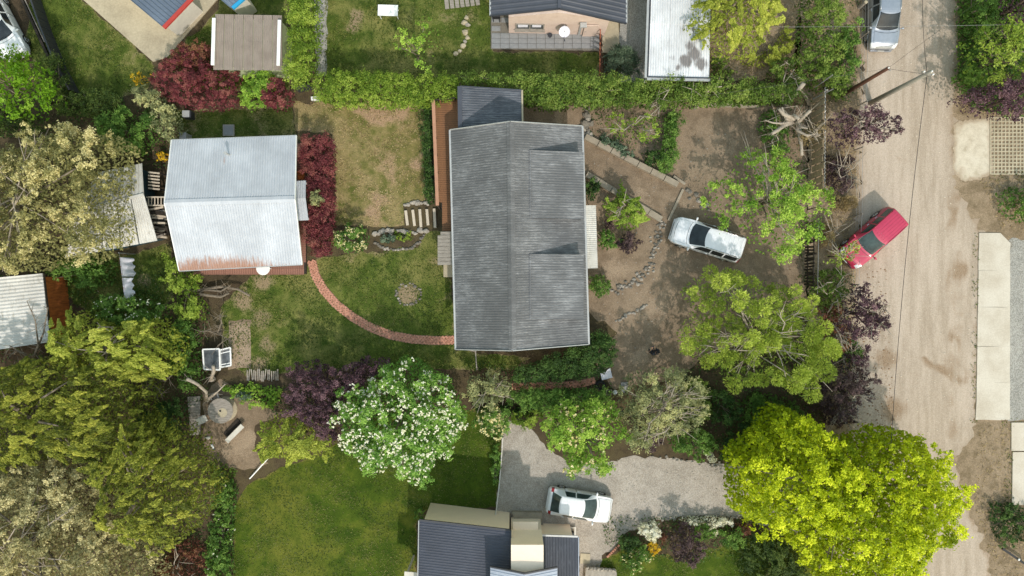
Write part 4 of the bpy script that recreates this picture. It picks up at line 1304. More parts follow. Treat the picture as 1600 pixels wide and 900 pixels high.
# white lean-to canopy on the yard side
aw = thing('canopy', W(922, 370, 0), 'narrow white ribbed canopy against the yard side of the dark roofed house', 'canopy')
p0, p1, p2, p3 = W(908, 321, 2.6), W(931, 321, 2.3), W(934, 419, 2.3), W(911, 420, 2.6)
corr('canopy_roof', p0, p3, p2, p1, .12, .012, M['roof_old_white'], aw)
for p in (p1, p2):
    b = MB(); b.tube([(p[0] - .08, p[1] + (-.1 if p is p1 else .1), 0), (p[0] - .08, p[1] + (-.1 if p is p1 else .1), 2.24)], .04, 8); b.build('post', M['white'], aw)
b = MB(); b.bar(up(p1, -.06, -.06), up(p2, -.06, -.06), .06, .08); b.build('beam', M['grey_wood'], aw)

# timber deck and its rail
dk = thing('deck', W(695, 260, 0), 'oiled wooden deck along the garden side of the dark roofed house', 'deck')
DZ = 1.5
y = W(0, 157, DZ)[1]; yend = W(0, 362, DZ)[1]
proto = None; kx0 = W(678, 0, DZ)[0]
while y > yend:
    t = (450 - y * S / .988)
    x0 = W(678 + (684 - 678) * max(0, (t - 157)) / 165, 0, DZ)[0]
    if t > 320: x0 = W(691, 0, DZ)[0]
    x1 = W(724, 0, DZ)[0]
    if t > 203: x1 = BL[0] + .5
    ln = x1 - x0
    if proto is None:
        b = MB(); b.box((0, 0, 0), (1, .125, .03)); proto = b.build('deck_board', M['deck'], dk, local=True); o = proto
    else:
        o = copy_obj(proto, dk)
    o.location = ((x0 + x1) / 2 - dk.location.x, y - dk.location.y, DZ + random.Random(int(y * 100)).uniform(-.003, .003)); o.scale = (ln, 1, 1)
    y -= .138
b = MB(); b.prism(PX([(681, 160), (720, 160), (715, 355), (694, 357), (689, 322)], DZ), 0, DZ - .03); b.build('substructure', M['dark_wood'], dk)
r0, r1 = W(677, 157, 2.4), W(683.5, 321, 2.4)
b = MB(); b.bar(r0, r1, .2, .05); b.build('handrail', M['rail_wood'], dk)
for k in range(7):
    p = mid(r0, r1, k / 6); b = MB(); b.bar((p[0], p[1], .3), (p[0], p[1], 2.37), .09, .09); b.build('post', M['dark_wood'], dk)
for z in (1.75, 2.05):
    b = MB(); b.bar((r0[0] - .03, r0[1], z), (r1[0] - .03, r1[1], z), .03, .03); b.build('rail', M['dark_wood'], dk)
bb0, bb1 = W(679, 156, 2.3), W(720, 152, 2.3)
b = MB()
for k in range(9):
    p = mid(bb0, bb1, k / 8); b.bar((p[0], p[1], 1.3), (p[0], p[1], 2.3), .1, .03)
b.bar(bb0, bb1, .06, .06); b.build('back_rail', M['dark_wood'], dk)
# grey timber lean-to and box below the deck
ht = thing('lean_to', W(698, 390, 0), 'grey weathered timber lean-to against the house wall below the deck', 'lean-to')
p = [W(684, 366, 2.0), W(690, 362, 2.0), W(709, 362, 2.3), W(709, 414, 2.3), W(684, 414, 2.0)]
b = MB(); b.prism([q[:2] for q in [W(687, 368, 2.0), W(709, 366, 2.0), W(709, 411, 2.0), W(687, 411, 2.0)]], 0, 1.93); b.build('wall', M['grey_wood'], ht)
pr = None
n = 9
for k in range(n):
    ya = p[1][1] + (p[3][1] - p[1][1]) * (k + .5) / n
    b = MB(); b.bar((p[0][0] + (.18 if k == 0 else 0), ya, 2.0), (p[3][0], ya, 2.32), abs(p[3][1] - p[1][1]) / n - .015, .04); b.build('roof_board', M['grey_wood'], ht)
bx = thing('storage_box', W(700, 424, 0), 'pale flat topped box beside the grey timber lean-to', 'box')
b = MB(); b.prism(PX([(694, 414), (712, 414), (712, 432), (694, 432)], 1.0), 0, .94); b.build('body', M['off_white'], bx)
b = MB(); b.prism(PX([(693, 413.5), (712, 413.5), (712, 433), (693, 433)], 1.0), .945, 1.0); b.build('lid', M['slab'], bx)
# short boundary post fence below the house corner
sf = thing('garden_fence', W(745, 565, 0), 'thin wooden rail fence at the bottom corner of the dark roofed house', 'fence')
b = MB(); b.bar(W(743, 549, 1.0), W(745, 578, 1.0), .07, .07); b.build('rail', M['grey_wood'], sf)
b = MB(); b.bar(W(722, 545, 1.0), W(743, 549, 1.0), .05, .06); b.build('rail', M['grey_wood'], sf)
for q in ((743, 549), (745, 577), (723, 545)):
    w_ = W(*q, 1.0); b = MB(); b.bar((w_[0], w_[1], 0), (w_[0], w_[1], 1.05), .08, .08); b.build('post', M['grey_wood'], sf)

# ---- white roofed house on the left
ZE, ZR = 2.7, 3.9
wh = thing('house', W(365, 320, 0), 'house with low white corrugated gable roof rusted along its lower edge', 'house')
tl, tr = W(268, 219, ZE), W(463, 212, ZE); bl, br = W(280, 423, ZE), W(472, 413, ZE); rl, rr = W(257, 317, ZR), W(461, 311, ZR)
gable_wall([inset(tl, .4, -.35), inset(bl, .4, .35), inset(br, -.95, .35), inset(tr, -.95, -.35)], 0, ZE - .1, ZR - .22, [(tl[0] + .4, rl[1]), (tr[0] - .95, rr[1])]).build('wall', M['off_white'], wh)
corr('roof', tl, tr, rr, rl, .15, .014, M['roof_white'], wh, worn=lambda P, U, V: np.clip(.9 - np.hypot((U - .43) * 14, (V - .33) * 9), 0, 1))
corr('roof', bl, br, rr, rl, .15, .014, M['roof_white'], wh, worn=lambda P, U, V: np.clip(1.15 - V * 3.6 - np.clip(np.abs(U - .28) - .2, 0, 1) * 1.6, 0, 1), nv=16)
b = MB(); b.add([up(rl, .04), up(rr, .04), up(mid(rr, br, .05), .04), up(mid(rl, bl, .05), .04)], [(0, 1, 2, 3), (3, 2, 1, 0)]); b.add([up(rl, .04), up(rr, .04), up(mid(rr, tr, .05), .04), up(mid(rl, tl, .05), .04)], [(0, 1, 2, 3), (3, 2, 1, 0)])
b.build('ridge_cap', M['roof_white'], wh)
for p, q in ((tl, rl), (bl, rl), (tr, rr), (br, rr)):
    cap_strip('barge_board', up(p, -.03), up(q, -.03), .05, .14, M['white'], wh)
cap_strip('gutter', up(bl, -.06), up(br, -.06), .1, .09, M['gutter'], wh)
cap_strip('gutter', up(tl, -.06), up(tr, -.06), .1, .09, M['gutter'], wh)
vp = W(352, 239, 3.6)
b = MB(); b.tube([(vp[0], vp[1], 2.9), (vp[0], vp[1], 3.55)], .06, 8); b.tube([(vp[0], vp[1], 3.55), (vp[0], vp[1], 3.66)], .1, 8); b.build('vent_pipe', M['gutter'], wh)
# porch roof over the door
q0, q1, q2, q3 = W(459, 283, 2.5), W(478, 282, 2.3), W(482, 344, 2.3), W(462, 345, 2.5)
qm0, qm1 = mid(q0, q3, .46), mid(q1, q2, .46)
qm0 = up(qm0, .3); qm1 = up(qm1, .3)
pr_ = corr('porch_roof', q0, q1, qm1, qm0, .15, .012, M['roof_white'], wh)
corr('porch_roof', q3, q2, qm1, qm0, .15, .012, M['roof_white'], wh)
for q in (q1, q2):
    b = MB(); b.bar((q[0] - .1, q[1] + (-.12 if q is q1 else .12), .3), (q[0] - .1, q[1] + (-.12 if q is q1 else .12), 2.25), .09, .09); b.build('post', M['white'], wh)
for yy, w_ in ((250, 1.3), (375, 1.2)):
    pos = W(463, yy, 1.5); window(wh, (tr[0] - .94 + (br[0] - tr[0]) * (yy - 212) / 201, pos[1], 1.5), w_, 1.0, (1, -.03))
for xx in (320, 410):
    pos = W(xx, 415, 1.5); window(wh, (pos[0], bl[1] + (br[1] - bl[1]) * (xx - 280) / 192 + .34, 1.5), 1.4, 1.0, (.03, -1))
b = MB(); dpx = W(0, 312, 1.5)[1]; b.box((tr[0] - .8, dpx, 1.3), (.08, .95, 2.0), -.03); dd = b.build('door', M['wood_orange'], wh)
b = MB(); b.box((tr[0] - .73, dpx + .35, 1.25), (.05, .12, .03)); b.build('handle', M['chrome'], dd)
# its deck
dk2 = thing('deck', W(470, 330, 0), 'red-brown plank deck along two sides of the white roofed house', 'deck')
DZ = .3
def boards(parent, x0, x1, y0, y1, along, wd, z, m):
    """planks covering a rectangle"""
    pr = None
    c = y0 if along == 'x' else x0
    e = y1 if along == 'x' else x1
    k = 0
    while c + wd <= max(y0, y1) if along == 'x' else c + wd <= max(x0, x1):
        if pr is None:
            b = MB(); L_ = abs(x1 - x0) if along == 'x' else abs(y1 - y0)
            b.box((0, 0, 0), (L_, wd - .012, .03) if along == 'x' else (wd - .012, L_, .03))
            pr = b.build('deck_board', M[m], parent, local=True); o = pr
        else: o = copy_obj(pr, parent)
        cx, cy = ((x0 + x1) / 2, c + wd / 2) if along == 'x' else (c + wd / 2, (y0 + y1) / 2)
        o.location = (cx - parent.location.x, cy - parent.location.y, z + .003 * ((k * 7) % 3))
        c += wd; k += 1
xa, xb = W(462, 0, DZ)[0], W(478, 0, DZ)[0]
ya, yb = W(0, 428, DZ)[1], W(0, 222, DZ)[1]
boards(dk2, xa - .5, xb, ya + .75, yb, 'x', .145, DZ, 'deck_red')
boards(dk2, W(300, 0, DZ)[0], xb, ya - .05, ya + .74, 'y', .145, DZ, 'deck_red')
b = MB(); b.prism([(xa - .28, ya), (xb - .02, ya), (xb - .02, yb - .02), (xa - .28, yb - .02)], .02, DZ - .02); b.prism([(W(301, 0)[0], ya), (xa - .3, ya), (xa - .3, ya + .7), (W(301, 0)[0], ya + .7)], .02, DZ - .02); b.build('substructure', M['dark_wood'], dk2)

# ---- small white gabled outbuilding under the olive tree
ob = thing('outbuilding', W(175, 330, 0), 'small outbuilding with patched white roof half hidden under the olive tree', 'outbuilding')
ZE, ZR = 2.1, 2.7
c0, c1 = W(222, 255, ZE), W(150, 270, ZE); m0, m1 = W(225, 304, ZR), W(120, 330, ZR); e0, e1 = W(246, 376, ZE), W(100, 403, ZE)
gable_wall([inset(c1, .2, -.15), inset(e1, .2, .2), inset(e0, -.6, .2), inset(c0, -.6, -.2)], 0, ZE - .1, ZR - .18, [(m1[0] + .2, m1[1]), (m0[0] - .6, m0[1])]).build('wall', M['blue_tarp'], ob)
npan = 5
for k in range(npan):
    t0, t1 = k / npan, (k + 1) / npan - .012
    corr('roof_panel', mid(c0, c1, t0), mid(c0, c1, t1), mid(m0, m1, t1), mid(m0, m1, t0), .21, .016, M['roof_old_white'], ob)
    corr('roof_panel', mid(e0, e1, t0), mid(e0, e1, t1), mid(m0, m1, t1), mid(m0, m1, t0), .17, .016, M['roof_old_white'], ob)
cap_strip('ridge_cap', up(m0, .04), up(m1, .04), .16, .03, M['roof_old_white'], ob)

# ---- white shed at the left edge with orange boards
ls = thing('shed', W(30, 485, 0), 'shed with ribbed white roof and orange board wall at the left edge', 'shed')
ZE = 2.5
s0, s1, s2, s3 = W(68, 427, ZE + .1), W(80, 534, ZE - .1), W(-70, 556, ZE + .2), W(-70, 440, ZE + .4)
corr('roof', s0, s1, s2, s3, .21, .02, M['roof_old_white'], ls)
wp = [W(92, 430)[:2], W(103, 532)[:2], W(-60, 555)[:2], W(-60, 440)[:2]]
wp = [(s0[0] - .25, s0[1] - .2), (s1[0] - .25, s1[1] + .2), (s2[0], s2[1] + .2), (s3[0], s3[1] - .2)]
b = MB(); b.prism(wp, 0, [ZE, ZE - .2, ZE + .1, ZE + .3]); b.build('wall', M['wood_orange'], ls)
b = MB()
nb = 14
for k in range(nb):
    q0 = Vector((*wp[0], 0)).lerp(Vector((*wp[1], 0)), (k + .5) / nb)
    bb = MB(); bb.box((q0.x + .015, q0.y, 1.15), (.03, (wp[0][1] - wp[1][1]) / nb - .02, 2.25), math.atan2(wp[1][1] - wp[0][1], wp[1][0] - wp[0][0]) + math.pi / 2); bb.build('plank', M['wood_orange'], ls)
cap_strip('barge_board', up(s0, -.02), up(s1, -.02), .06, .14, M['dark_wood'], ls)

# ---- brown panelled shed at the top
ts = thing('shed', W(388, 66, 0), 'pale green shed with brown fibre cement panel roof and white side gutters', 'shed')
ZE, ZR = 2.4, 2.4
f0, f1, f2, f3 = W(336, 22, ZE), W(441, 24, ZE), W(442, 110, ZE), W(333, 109, ZE)
k0, k1 = W(335, 65, ZR), W(441, 66, ZR)
b = MB(); b.prism([inset(f0, .3, -.25), inset(f1, -.15, -.25), inset(f2, -.15, .25), inset(f3, .3, .25)], 0, ZE - .07); b.build('wall', M['pale_green'], ts)
for k in range(7):
    t0, t1 = k / 7 + .004, (k + 1) / 7 - .004
    for (a, bb_, c, d) in ((mid(f0, f1, t0), mid(f0, f1, t1), mid(k0, k1, t1), mid(k0, k1, t0)), (mid(f3, f2, t0), mid(f3, f2, t1), up(mid(k0, k1, t1), .012), up(mid(k0, k1, t0), .012))):
        corr('roof_panel', a, bb_, c, d, .105, .012, M['roof_fibre'], ts, nv=2)
for a, bb_, dx in ((W(337, 30, ZE), W(335, 103, ZE), -.03), (W(437, 33, ZE), W(435, 104, ZE), .05)):
    cap_strip('gutter', up(a, .16, dx), up(bb_, .16, dx), .2, .1, M['white'], ts)

# ---- blue-grey roof on the diamond slab
tb = thing('outbuilding', W(255, 0, 0), 'outbuilding with blue-grey ribbed roof and red edge on the diamond slab', 'outbuilding')
ZE = 2.6
g0, g1 = W(254, 42, ZE), W(298, -4, ZE)       # corner towards the picture, red edge going up right
g3 = W(120, -70, ZE); g2 = (g1[0] + g3[0] - g0[0], g1[1] + g3[1] - g0[1], ZE + .3); g3 = up(g3, .3)
corr('roof', g0, g1, g2, g3, .25, .03, M['roof_blue'], tb, trap=True)
b = MB(); cx = [(g0[0] + (q[0] - g0[0]) * .0 + ((g0[0] + g2[0]) / 2 - q[0]) * .1, q[1] + ((g0[1] + g2[1]) / 2 - q[1]) * .1) for q in (g0, g1, g2, g3)]
cx = [(q[0] + ((g0[0] + g2[0]) / 2 - q[0]) * .1, q[1] + ((g0[1] + g2[1]) / 2 - q[1]) * .1) for q in (g0, g1, g2, g3)]
b.prism(cx, .08, ZE - .1); b.build('wall', M['off_white'], tb)
dv = (Vector(g0) - Vector(g3)).normalized() * .1
cap_strip('red_edge', tuple(Vector(g0) + dv), tuple(Vector(g1) + dv), .22, .14, M['red_edge'], tb)
# ---- roof corner with blue edge at the very top
tc = thing('outbuilding', W(360, -20, 0), 'roof corner with bright blue edge beside the brown-roofed shed', 'outbuilding')
ZE = 2.4
h0, h1, h3 = W(361, 13, ZE), W(383, -6, ZE), W(338, -4, ZE)
h2 = W(360, -40, ZE + .3); h3 = W(322, -20, ZE + .3)
corr('roof', h0, h1, h2, h3, .22, .025, M['roof_blue'], tc, trap=True)
cap_strip('blue_edge', (h0[0] + .1, h0[1], h0[2]), (h1[0] + .1, h1[1], h1[2]), .2, .14, M['blue_edge'], tc)
hc = ((h0[0] + h2[0]) / 2, (h0[1] + h2[1]) / 2)
b = MB(); b.prism([(q[0] + (hc[0] - q[0]) * .15, q[1] + (hc[1] - q[1]) * .15) for q in (h0, h1, h2, h3)], 0, ZE - .1); b.build('wall', M['off_white'], tc)

# ---- pale pink house at the top
ph = thing('house', W(873, 20, 0), 'pale pink house with dark metal gable roof facing a grey terrace', 'house')
zb_ = .15
wl, wr_ = W(795, 51, zb_), W(944, 55, zb_)
ZE, ZR = 2.5, 3.7
el, er = W(766, 24, ZE), W(979, 36, ZE); rd = W(874, 13, ZR)
top = 15.5
el2, er2, rd2 = (el[0], el[1] + 8, ZE), (er[0], er[1] + 8, ZE), (rd[0], rd[1] + 8, ZR)
ze_l = ZE + (ZR - ZE) * (wl[0] - el[0]) / (rd[0] - el[0]) - .08
ze_r = ZE + (ZR - ZE) * (er[0] - wr_[0]) / (er[0] - rd[0]) - .08
b = MB()
vs = [(wl[0], wl[1], 0), (wr_[0], wr_[1], 0), (wr_[0], wr_[1], ze_r), (rd[0], (wl[1] + wr_[1]) / 2, ZR - .08), (wl[0], wl[1], ze_l)]
vs += [(v[0], v[1] + 7.5, v[2]) for v in vs]
b.add(vs, [(0, 1, 2, 3, 4), (9, 8, 7, 6, 5), (1, 0, 5, 6), (2, 1, 6, 7), (3, 2, 7, 8), (4, 3, 8, 9), (0, 4, 9, 5)])
b.build('wall', M['pink'], ph)
corr('roof', el, el2, rd2, rd, .3, .016, M['roof_slate'], ph, trap=True)
corr('roof', er, er2, rd2, rd, .3, .016, M['roof_slate'], ph, trap=True)
cap_strip('ridge_cap', up(rd, .05), up(rd2, .05), .2, .04, M['roof_slate'], ph)
for p, q in ((el, rd), (er, rd)):
    cap_strip('barge_board', (p[0], p[1] - .03, p[2] - .03), (q[0], q[1] - .03, q[2] - .03), .06, .12, M['trim_dark'], ph)
for p, q in ((el, el2), (er, er2)):
    cap_strip('gutter', up(p, -.05), up(q, -.05), .1, .09, M['gutter'], ph)
wc = W(828, 40, 1.35)
yw = wl[1] + (wr_[1] - wl[1]) * (wc[0] - wl[0]) / (wr_[0] - wl[0])
fr = window(ph, (wc[0], yw, 1.35), 1.75, .85, (-.02, -1), True, 'grey_wood', 1)
for s in (-.45, .45):
    b = MB(); b.box((wc[0] + s, yw - .03, 1.5), (.62, .012, .45)); b.build('curtain', M['cloth'], fr)
# wall divider strip, lamp, pots
sx = W(893, 40, 1.5)
b = MB(); b.box((sx[0], wl[1] - .07, 1.55), (.05, .05, 2.9)); b.build('downpipe', M['off_white'], ph)
lp = W(911, 38, 2.0)
b = MB(); b.box((lp[0], wl[1] - .33, 2.3), (.4, .3, .1)); b.build('wall_lamp', M['gutter'], ph)
b = MB(); b.box((lp[0] - .1, wl[1] - .16, 1.2), (.14, .1, 1.9)); b.build('flue', M['gutter'], ph)
for s in (0,):
    b = MB(); b.box((wr_[0] - 1.0, wr_[1] - .05, 1.0), (.85, .06, 1.95)); dd = b.build('door', M['pink'], ph)
    b = MB(); b.box((wr_[0] - 1.3, wr_[1] - .1, 1.0), (.1, .05, .03)); b.build('handle', M['chrome'], dd)
dish = thing('wall_dish', (W(882, 38, 1.9)[0], wl[1] - .5, 1.9), 'white round dish mounted on the pale pink wall', 'dish')
b = MB()
V_ = []; n = 18
for i, (r, d) in enumerate(((.02, .10), (.18, .085), (.32, .03), (.35, 0))):
    for k in range(n):
        q = 2 * math.pi * k / n; V_.append((r * math.cos(q), -.1 + r * math.sin(q) * .78 + d * .6, r * math.sin(q) * .62 - d * .78))
F_ = []
for i in range(3):
    for k in range(n): F_ += [(i * n + k, i * n + (k + 1) % n, (i + 1) * n + (k + 1) % n, (i + 1) * n + k)]
F_ += [tuple(range(n))]
b.add(V_, F_); b.add([(v[0], v[1] + .025, v[2]) for v in V_], [f[::-1] for f in F_]); b.build('reflector', M['cloth'], dish, local=True, smooth=True)
b = MB(); b.tube([(0, .46, -.1), (0, -.1, -.05)], .03, 6); b.build('bracket', M['gutter'], dish, local=True)
b = MB(); b.tube([(0, -.2, -.3), (0, -.62, .0)], .015, 6); b.box((0, -.64, .02), (.07, .1, .07)); b.build('feed_arm', M['trim_dark'], dish, local=True)
# terrace tiles
terr = thing('terrace', W(850, 66, 0), 'grey paved terrace below the pale pink wall', 'terrace')
b = MB(); b.prism(PX([(767, 22), (794, 22), (795, 51), (943, 55), (935, 80), (767, 77)]), 0, .11); b.build('base', M['dark_stone'], terr)
tx0, tx1 = W(768, 0)[0], W(936, 0)[0]; ty0, ty1 = W(0, 77)[1], W(0, 53)[1]
pr = None
ntx, nty = 12, 3
for i in range(ntx):
    for k in range(nty):
        w_, h_ = (tx1 - tx0) / ntx, (ty1 - ty0) / nty
        if pr is None:
            b = MB(); b.box((0, 0, 0), (w_ - .02, h_ - .02, .05)); pr = b.build('paving_tile', M['tile_grey'], terr, local=True); o = pr
        else: o = copy_obj(pr, terr)
        o.location = (tx0 + w_ * (i + .5) - terr.location.x, ty0 + h_ * (k + .5) - terr.location.y, .125 + .004 * ((i * 3 + k * 5) % 4))
for k in range(3):
    o = copy_obj(pr, terr); o.location = (tx0 + .3 + .62 * (k % 2) - terr.location.x, ty1 + .3 + .55 * (k // 2 + k % 2) - terr.location.y, .128)
bp = thing('planter', W(859, 49, 0), 'small dark pot at the foot of the pink wall', 'pot')
q = W(859, 50, .3); b = MB(); b.lathe((bp.location.x, wl[1] - .25, .15), [(.09, 0), (.14, .25), (.15, .27), (.12, .26)], 12); b.build('pot_body', M['trim_dark'], bp)
bq = thing('barbecue', W(776, 32, 0), 'dark barbecue standing at the left corner of the pink house', 'barbecue')
q = bq.location
b = MB(); b.box((q.x, q.y, .85), (.5, .4, .25)); b.build('body', M['black'], bq)
b = MB(); b.box((q.x, q.y + .02, 1.04), (.46, .36, .1)); b.build('cover', M['trim_dark'], bq)
for sx in (-.2, .2):
    for sy in (-.15, .15):
        b = MB(); b.bar((q.x + sx, q.y + sy, .1), (q.x + sx, q.y + sy, .73), .04, .04); b.build('leg', M['black'], bq)

# ---- lichen covered white roof (carport)
cp = thing('carport', W(1055, 60, 0), 'carport with long white ribbed roof blotched by dark lichen', 'carport')
ZE = 2.5
i0, i1, i2, i3 = W(1013, 120, ZE), W(1108, 122, ZE), W(1112, -90, ZE + .1), W(1020, -90, ZE + .1)
def lich(P, U, V):
    w = np.zeros(len(P))
    for px, py, r, k in ((1072, 95, 12, 1), (1085, 85, 14, .9), (1095, 100, 12, .9), (1078, 72, 10, .7), (1060, 105, 8, .7), (1050, 90, 8, .5), (1065, 40, 16, .4), (1035, 70, 16, .35), (1090, 60, 12, .5), (1082, 45, 8, .5)):
        d = np.linalg.norm(P[:, :2] - np.array(W(px, py, ZE)[:2]), axis=1) / (r / S)
        w = np.maximum(w, k * np.clip(1.3 - d, 0, 1))
    return w * 1.25
for k in range(3):
    t0, t1 = k / 3 + .001, (k + 1) / 3 - .002
    for s0_, s1_ in ((0, .4), (.395, 1)):
        dz = .02 if s0_ == 0 else .035
        corr('roof_panel', up(mid(mid(i0, i1, t0), mid(i3, i2, t0), s0_), dz - .02 if s0_ == 0 else dz), up(mid(mid(i0, i1, t1), mid(i3, i2, t1), s0_), dz - .02 if s0_ == 0 else dz),
             mid(mid(i0, i1, t1), mid(i3, i2, t1), s1_), mid(mid(i0, i1, t0), mid(i3, i2, t0), s1_), .16, .018, M['roof_lichen'], cp, worn=lich, nv=24)
cap_strip('gutter', (i0[0] - .08, i0[1] - .12, ZE), (i1[0] + .05, i1[1] - .12, ZE), .18, .1, M['gutter'], cp)
cap_strip('edge_trim', (i0[0] - .06, i0[1] - .02, ZE + .03), (i1[0] + .02, i1[1] - .02, ZE + .03), .07, .08, M['trim_dark'], cp)
cap_strip('edge_trim', (i0[0] - .05, i0[1], ZE + .03), (i3[0] - .05, i3[1], ZE + .13), .07, .08, M['trim_dark'], cp)
cap_strip('gutter', (i0[0] - .17, i0[1] - .06, ZE), (i3[0] - .17, i3[1], ZE + .1), .14, .08, M['gutter'], cp)
for q, dx in ((i0, .1), (i1, -.1)):
    b = MB(); b.bar((q[0] + dx, q[1] + .15, 0), (q[0] + dx, q[1] + .15, ZE - .06), .12, .12); b.build('post', M['white'], cp)
b = MB(); b.box(((i0[0] + i1[0]) / 2, i0[1] + 2.5, 1.2), (abs(i1[0] - i0[0]) - .4, .1, 2.3)); b.build('wall', M['off_white'], cp)

# ---- beige house with navy roofs at the bottom
bh = thing('house', W(760, 860, 0), 'modern beige house with navy ribbed roofs beside the gravel driveway', 'house')
ZT = 3.7
n0, n1 = W(654, 812, ZT), W(798, 829, ZT)
q0, q1 = W(663, 790, 0), W(799, 795, 0)
n0 = W(655, 813, ZT); n1 = W(797, 829, ZT)
# main block wall
b = MB(); b.prism([(n0[0] + .25, n0[1] - .1), (n1[0] - .05, n1[1] - .1), (n1[0] - .05, n1[1] - 7), (n0[0] + .25, n0[1] - 7)], 0, [ZT - .05, ZT - .05, ZT + .8, ZT + .8]); b.build('wall', M['beige'], bh)
n3, n2 = (n0[0], n0[1] - 7, ZT + .9), (n1[0], n1[1] - 7, ZT + .9)
corr('roof', n0, n3, n2, n1, .155, .009, M['roof_navy'], bh, trap=True)
cap_strip('edge_trim', (n0[0], n0[1] + .03, ZT), (n1[0], n1[1] + .03, ZT), .1, .12, M['trim_dark'], bh)
cap_strip('edge_trim', (n1[0] + .03, n1[1], ZT), (n2[0] + .03, n2[1], ZT + .9), .1, .12, M['trim_dark'], bh)
cap_strip('edge_trim', (n0[0] - .02, n0[1], ZT + .02), (n3[0] - .02, n3[1], ZT + .92), .05, .1, M['gutter'], bh)
# beige middle tower: its face towards the drive
ZM = 5.2
m0, m1 = W(798, 838, 0), W(848, 838, 0)
t0_, t1_ = W(788, 888, ZM), W(849, 888, ZM)
fx0, fx1 = W(798, 0, 3.8)[0] + .02, W(847, 0, 3.0)[0]
fy = W(0, 826, 2.2)[1]
b = MB(); b.prism([(fx0, fy), (fx1, fy), (fx1, fy - 5), (fx0, fy - 5)], 0, [ZM - .3, ZM - .3, ZM, ZM]); b.build('tower_wall', M['beige_light'], bh)
b = MB(); b.box(((fx0 + fx1) / 2 - .05, fy + .22, 2.3), (1.55, .5, .1)); b.build('canopy', M['beige'], bh)
b = MB(); b.box(((fx0 + fx1) / 2, fy + .02, 2.0), (1.2, .06, .28)); b.build('vent_slot', M['trim_dark'], bh)
pk, pl, pr2 = W(820, 897, ZM + .25), W(766, 886, ZM - .1), W(871, 887, ZM - .1)
pkb, plb, prb = (pk[0], pk[1] - 5, pk[2]), (pl[0], pl[1] - 5, pl[2]), (pr2[0], pr2[1] - 5, pr2[2])
corr('tower_roof', pl, plb, pkb, pk, .2, .014, M['roof_pale'], bh, trap=True)
corr('tower_roof', pr2, prb, pkb, pk, .2, .014, M['roof_pale'], bh, trap=True)
for p in (pl, pr2):
    cap_strip('edge_trim', (p[0], p[1] + .03, p[2]), (pk[0], pk[1] + .03, pk[2]), .08, .14, M['trim_dark'], bh)
ZS = 3.0
o0, o1 = W(847, 837, ZS), W(903, 839, ZS)
o2, o3 = (o1[0], o1[1] - 6, ZS + .3), (o0[0], o0[1] - 6, ZS + .3)
corr('side_roof', o0, o1, o2, o3, .17, .010, M['roof_navy_y'], bh, trap=True)
cap_strip('edge_trim', (o0[0], o0[1] + .03, ZS), (o1[0], o1[1] + .03, ZS), .1, .1, M['gutter'], bh)
cap_strip('edge_trim', (o1[0] + .03, o1[1], ZS + .02), (o2[0] + .03, o2[1], ZS + .32), .07, .1, M['roof_pale'], bh)
b = MB(); b.prism([(o0[0] + .0, o0[1] - .25), (o1[0] - .25, o1[1] - .25), (o1[0] - .25, o1[1] - 6), (o0[0], o0[1] - 6)], 0, ZS - .06); b.build('side_wall', M['beige'], bh)
# white canopy corner at the lower left
v0, v1 = W(632, 893, 3.0), W(668, 897, 3.0)
b = MB(); b.prism([(v0[0], v0[1]), (v1[0] + .3, v1[1]), (v1[0] + .3, v1[1] - 2), (v0[0] - .1, v0[1] - 2)], 2.92, 3.0); b.build('porch_slab', M['off_white'], bh)
b = MB(); b.bar((v0[0] + .15, v0[1] - .2, 0), (v0[0] + .15, v0[1] - .2, 2.91), .12, .12); b.build('post', M['off_white'], bh)
window(bh, (n0[0] + .25, n0[1] - 3, 1.5), 1.6, 1.2, (-1, 0))
# low walls, step and pots before its entrance
en = thing('planter_wall', W(845, 815, 0), 'low rough stone planter beside the beige house entrance', 'planter')
b = MB(); b.prism(PX([(800, 800), (847, 801), (847, 816), (803, 814)], .35), 0, .35); b.build('bench', M['old_concrete'], en)
rg = random.Random(4)
for k in range(9):
    x, yy = 804 + k * 5.2, 817 + rg.uniform(-1, 1)
    b = MB(); q = W(x, yy, .3); b.blob((q[0], q[1], .22), (.14, .13, .2), k, 7, 5, .25); b.build('stone', M['stone'], en)
e2 = thing('step', W(875, 830, 0), 'brown paved entrance step with white edging behind the white hatchback', 'step')
b = MB(); b.prism(PX([(850, 822), (897, 824), (898, 840), (850, 838)]), 0, .16); b.build('tread', M['old_concrete'], e2)
b = MB(); b.bar(W(898.5, 823, .17), W(898.5, 840, .17), .1, .1); b.build('edging', M['off_white'], e2)
b = MB(); b.bar(W(850, 823, .18), W(897, 824.5, .18), .05, .08); b.build('edging', M['off_white'], e2)
pp = thing('planter', W(893, 833, 0), 'dark square planter on the entrance step', 'planter')
b = MB(); b.box((pp.location.x, pp.location.y, .36), (.25, .4, .4)); b.build('pot_body', M['black'], pp)
for i, (pts, lb, mk, hh) in enumerate((([(907, 864), (922, 865), (922, 880), (906, 880)], 'small pale square slab beside the dark side roof', 'slab', .06), ([(914, 886), (962, 890), (964, 930), (912, 930)], 'low stone edged wall at the bottom by the front lawn', 'stone', .4))):
    st = thing('garden_step' if i == 0 else 'low_wall', W(*pts[0], 0), lb, 'step' if i == 0 else 'wall')
    b = MB(); b.prism(PX(pts), 0, hh); b.build('base', M[mk], st)
    if i:
        for k in range(8):
            q = W(917 + k * 6, 888 + k * .5, .4); b = MB(); b.blob((q[0], q[1], .35), (.15, .12, .14), k + 20, 7, 5, .25); b.build('stone', M['stone'], st)
br_ = thing('brick_edging', W(965, 850, 0), 'short row of pale bricks edging the end of the gravel', 'edging')
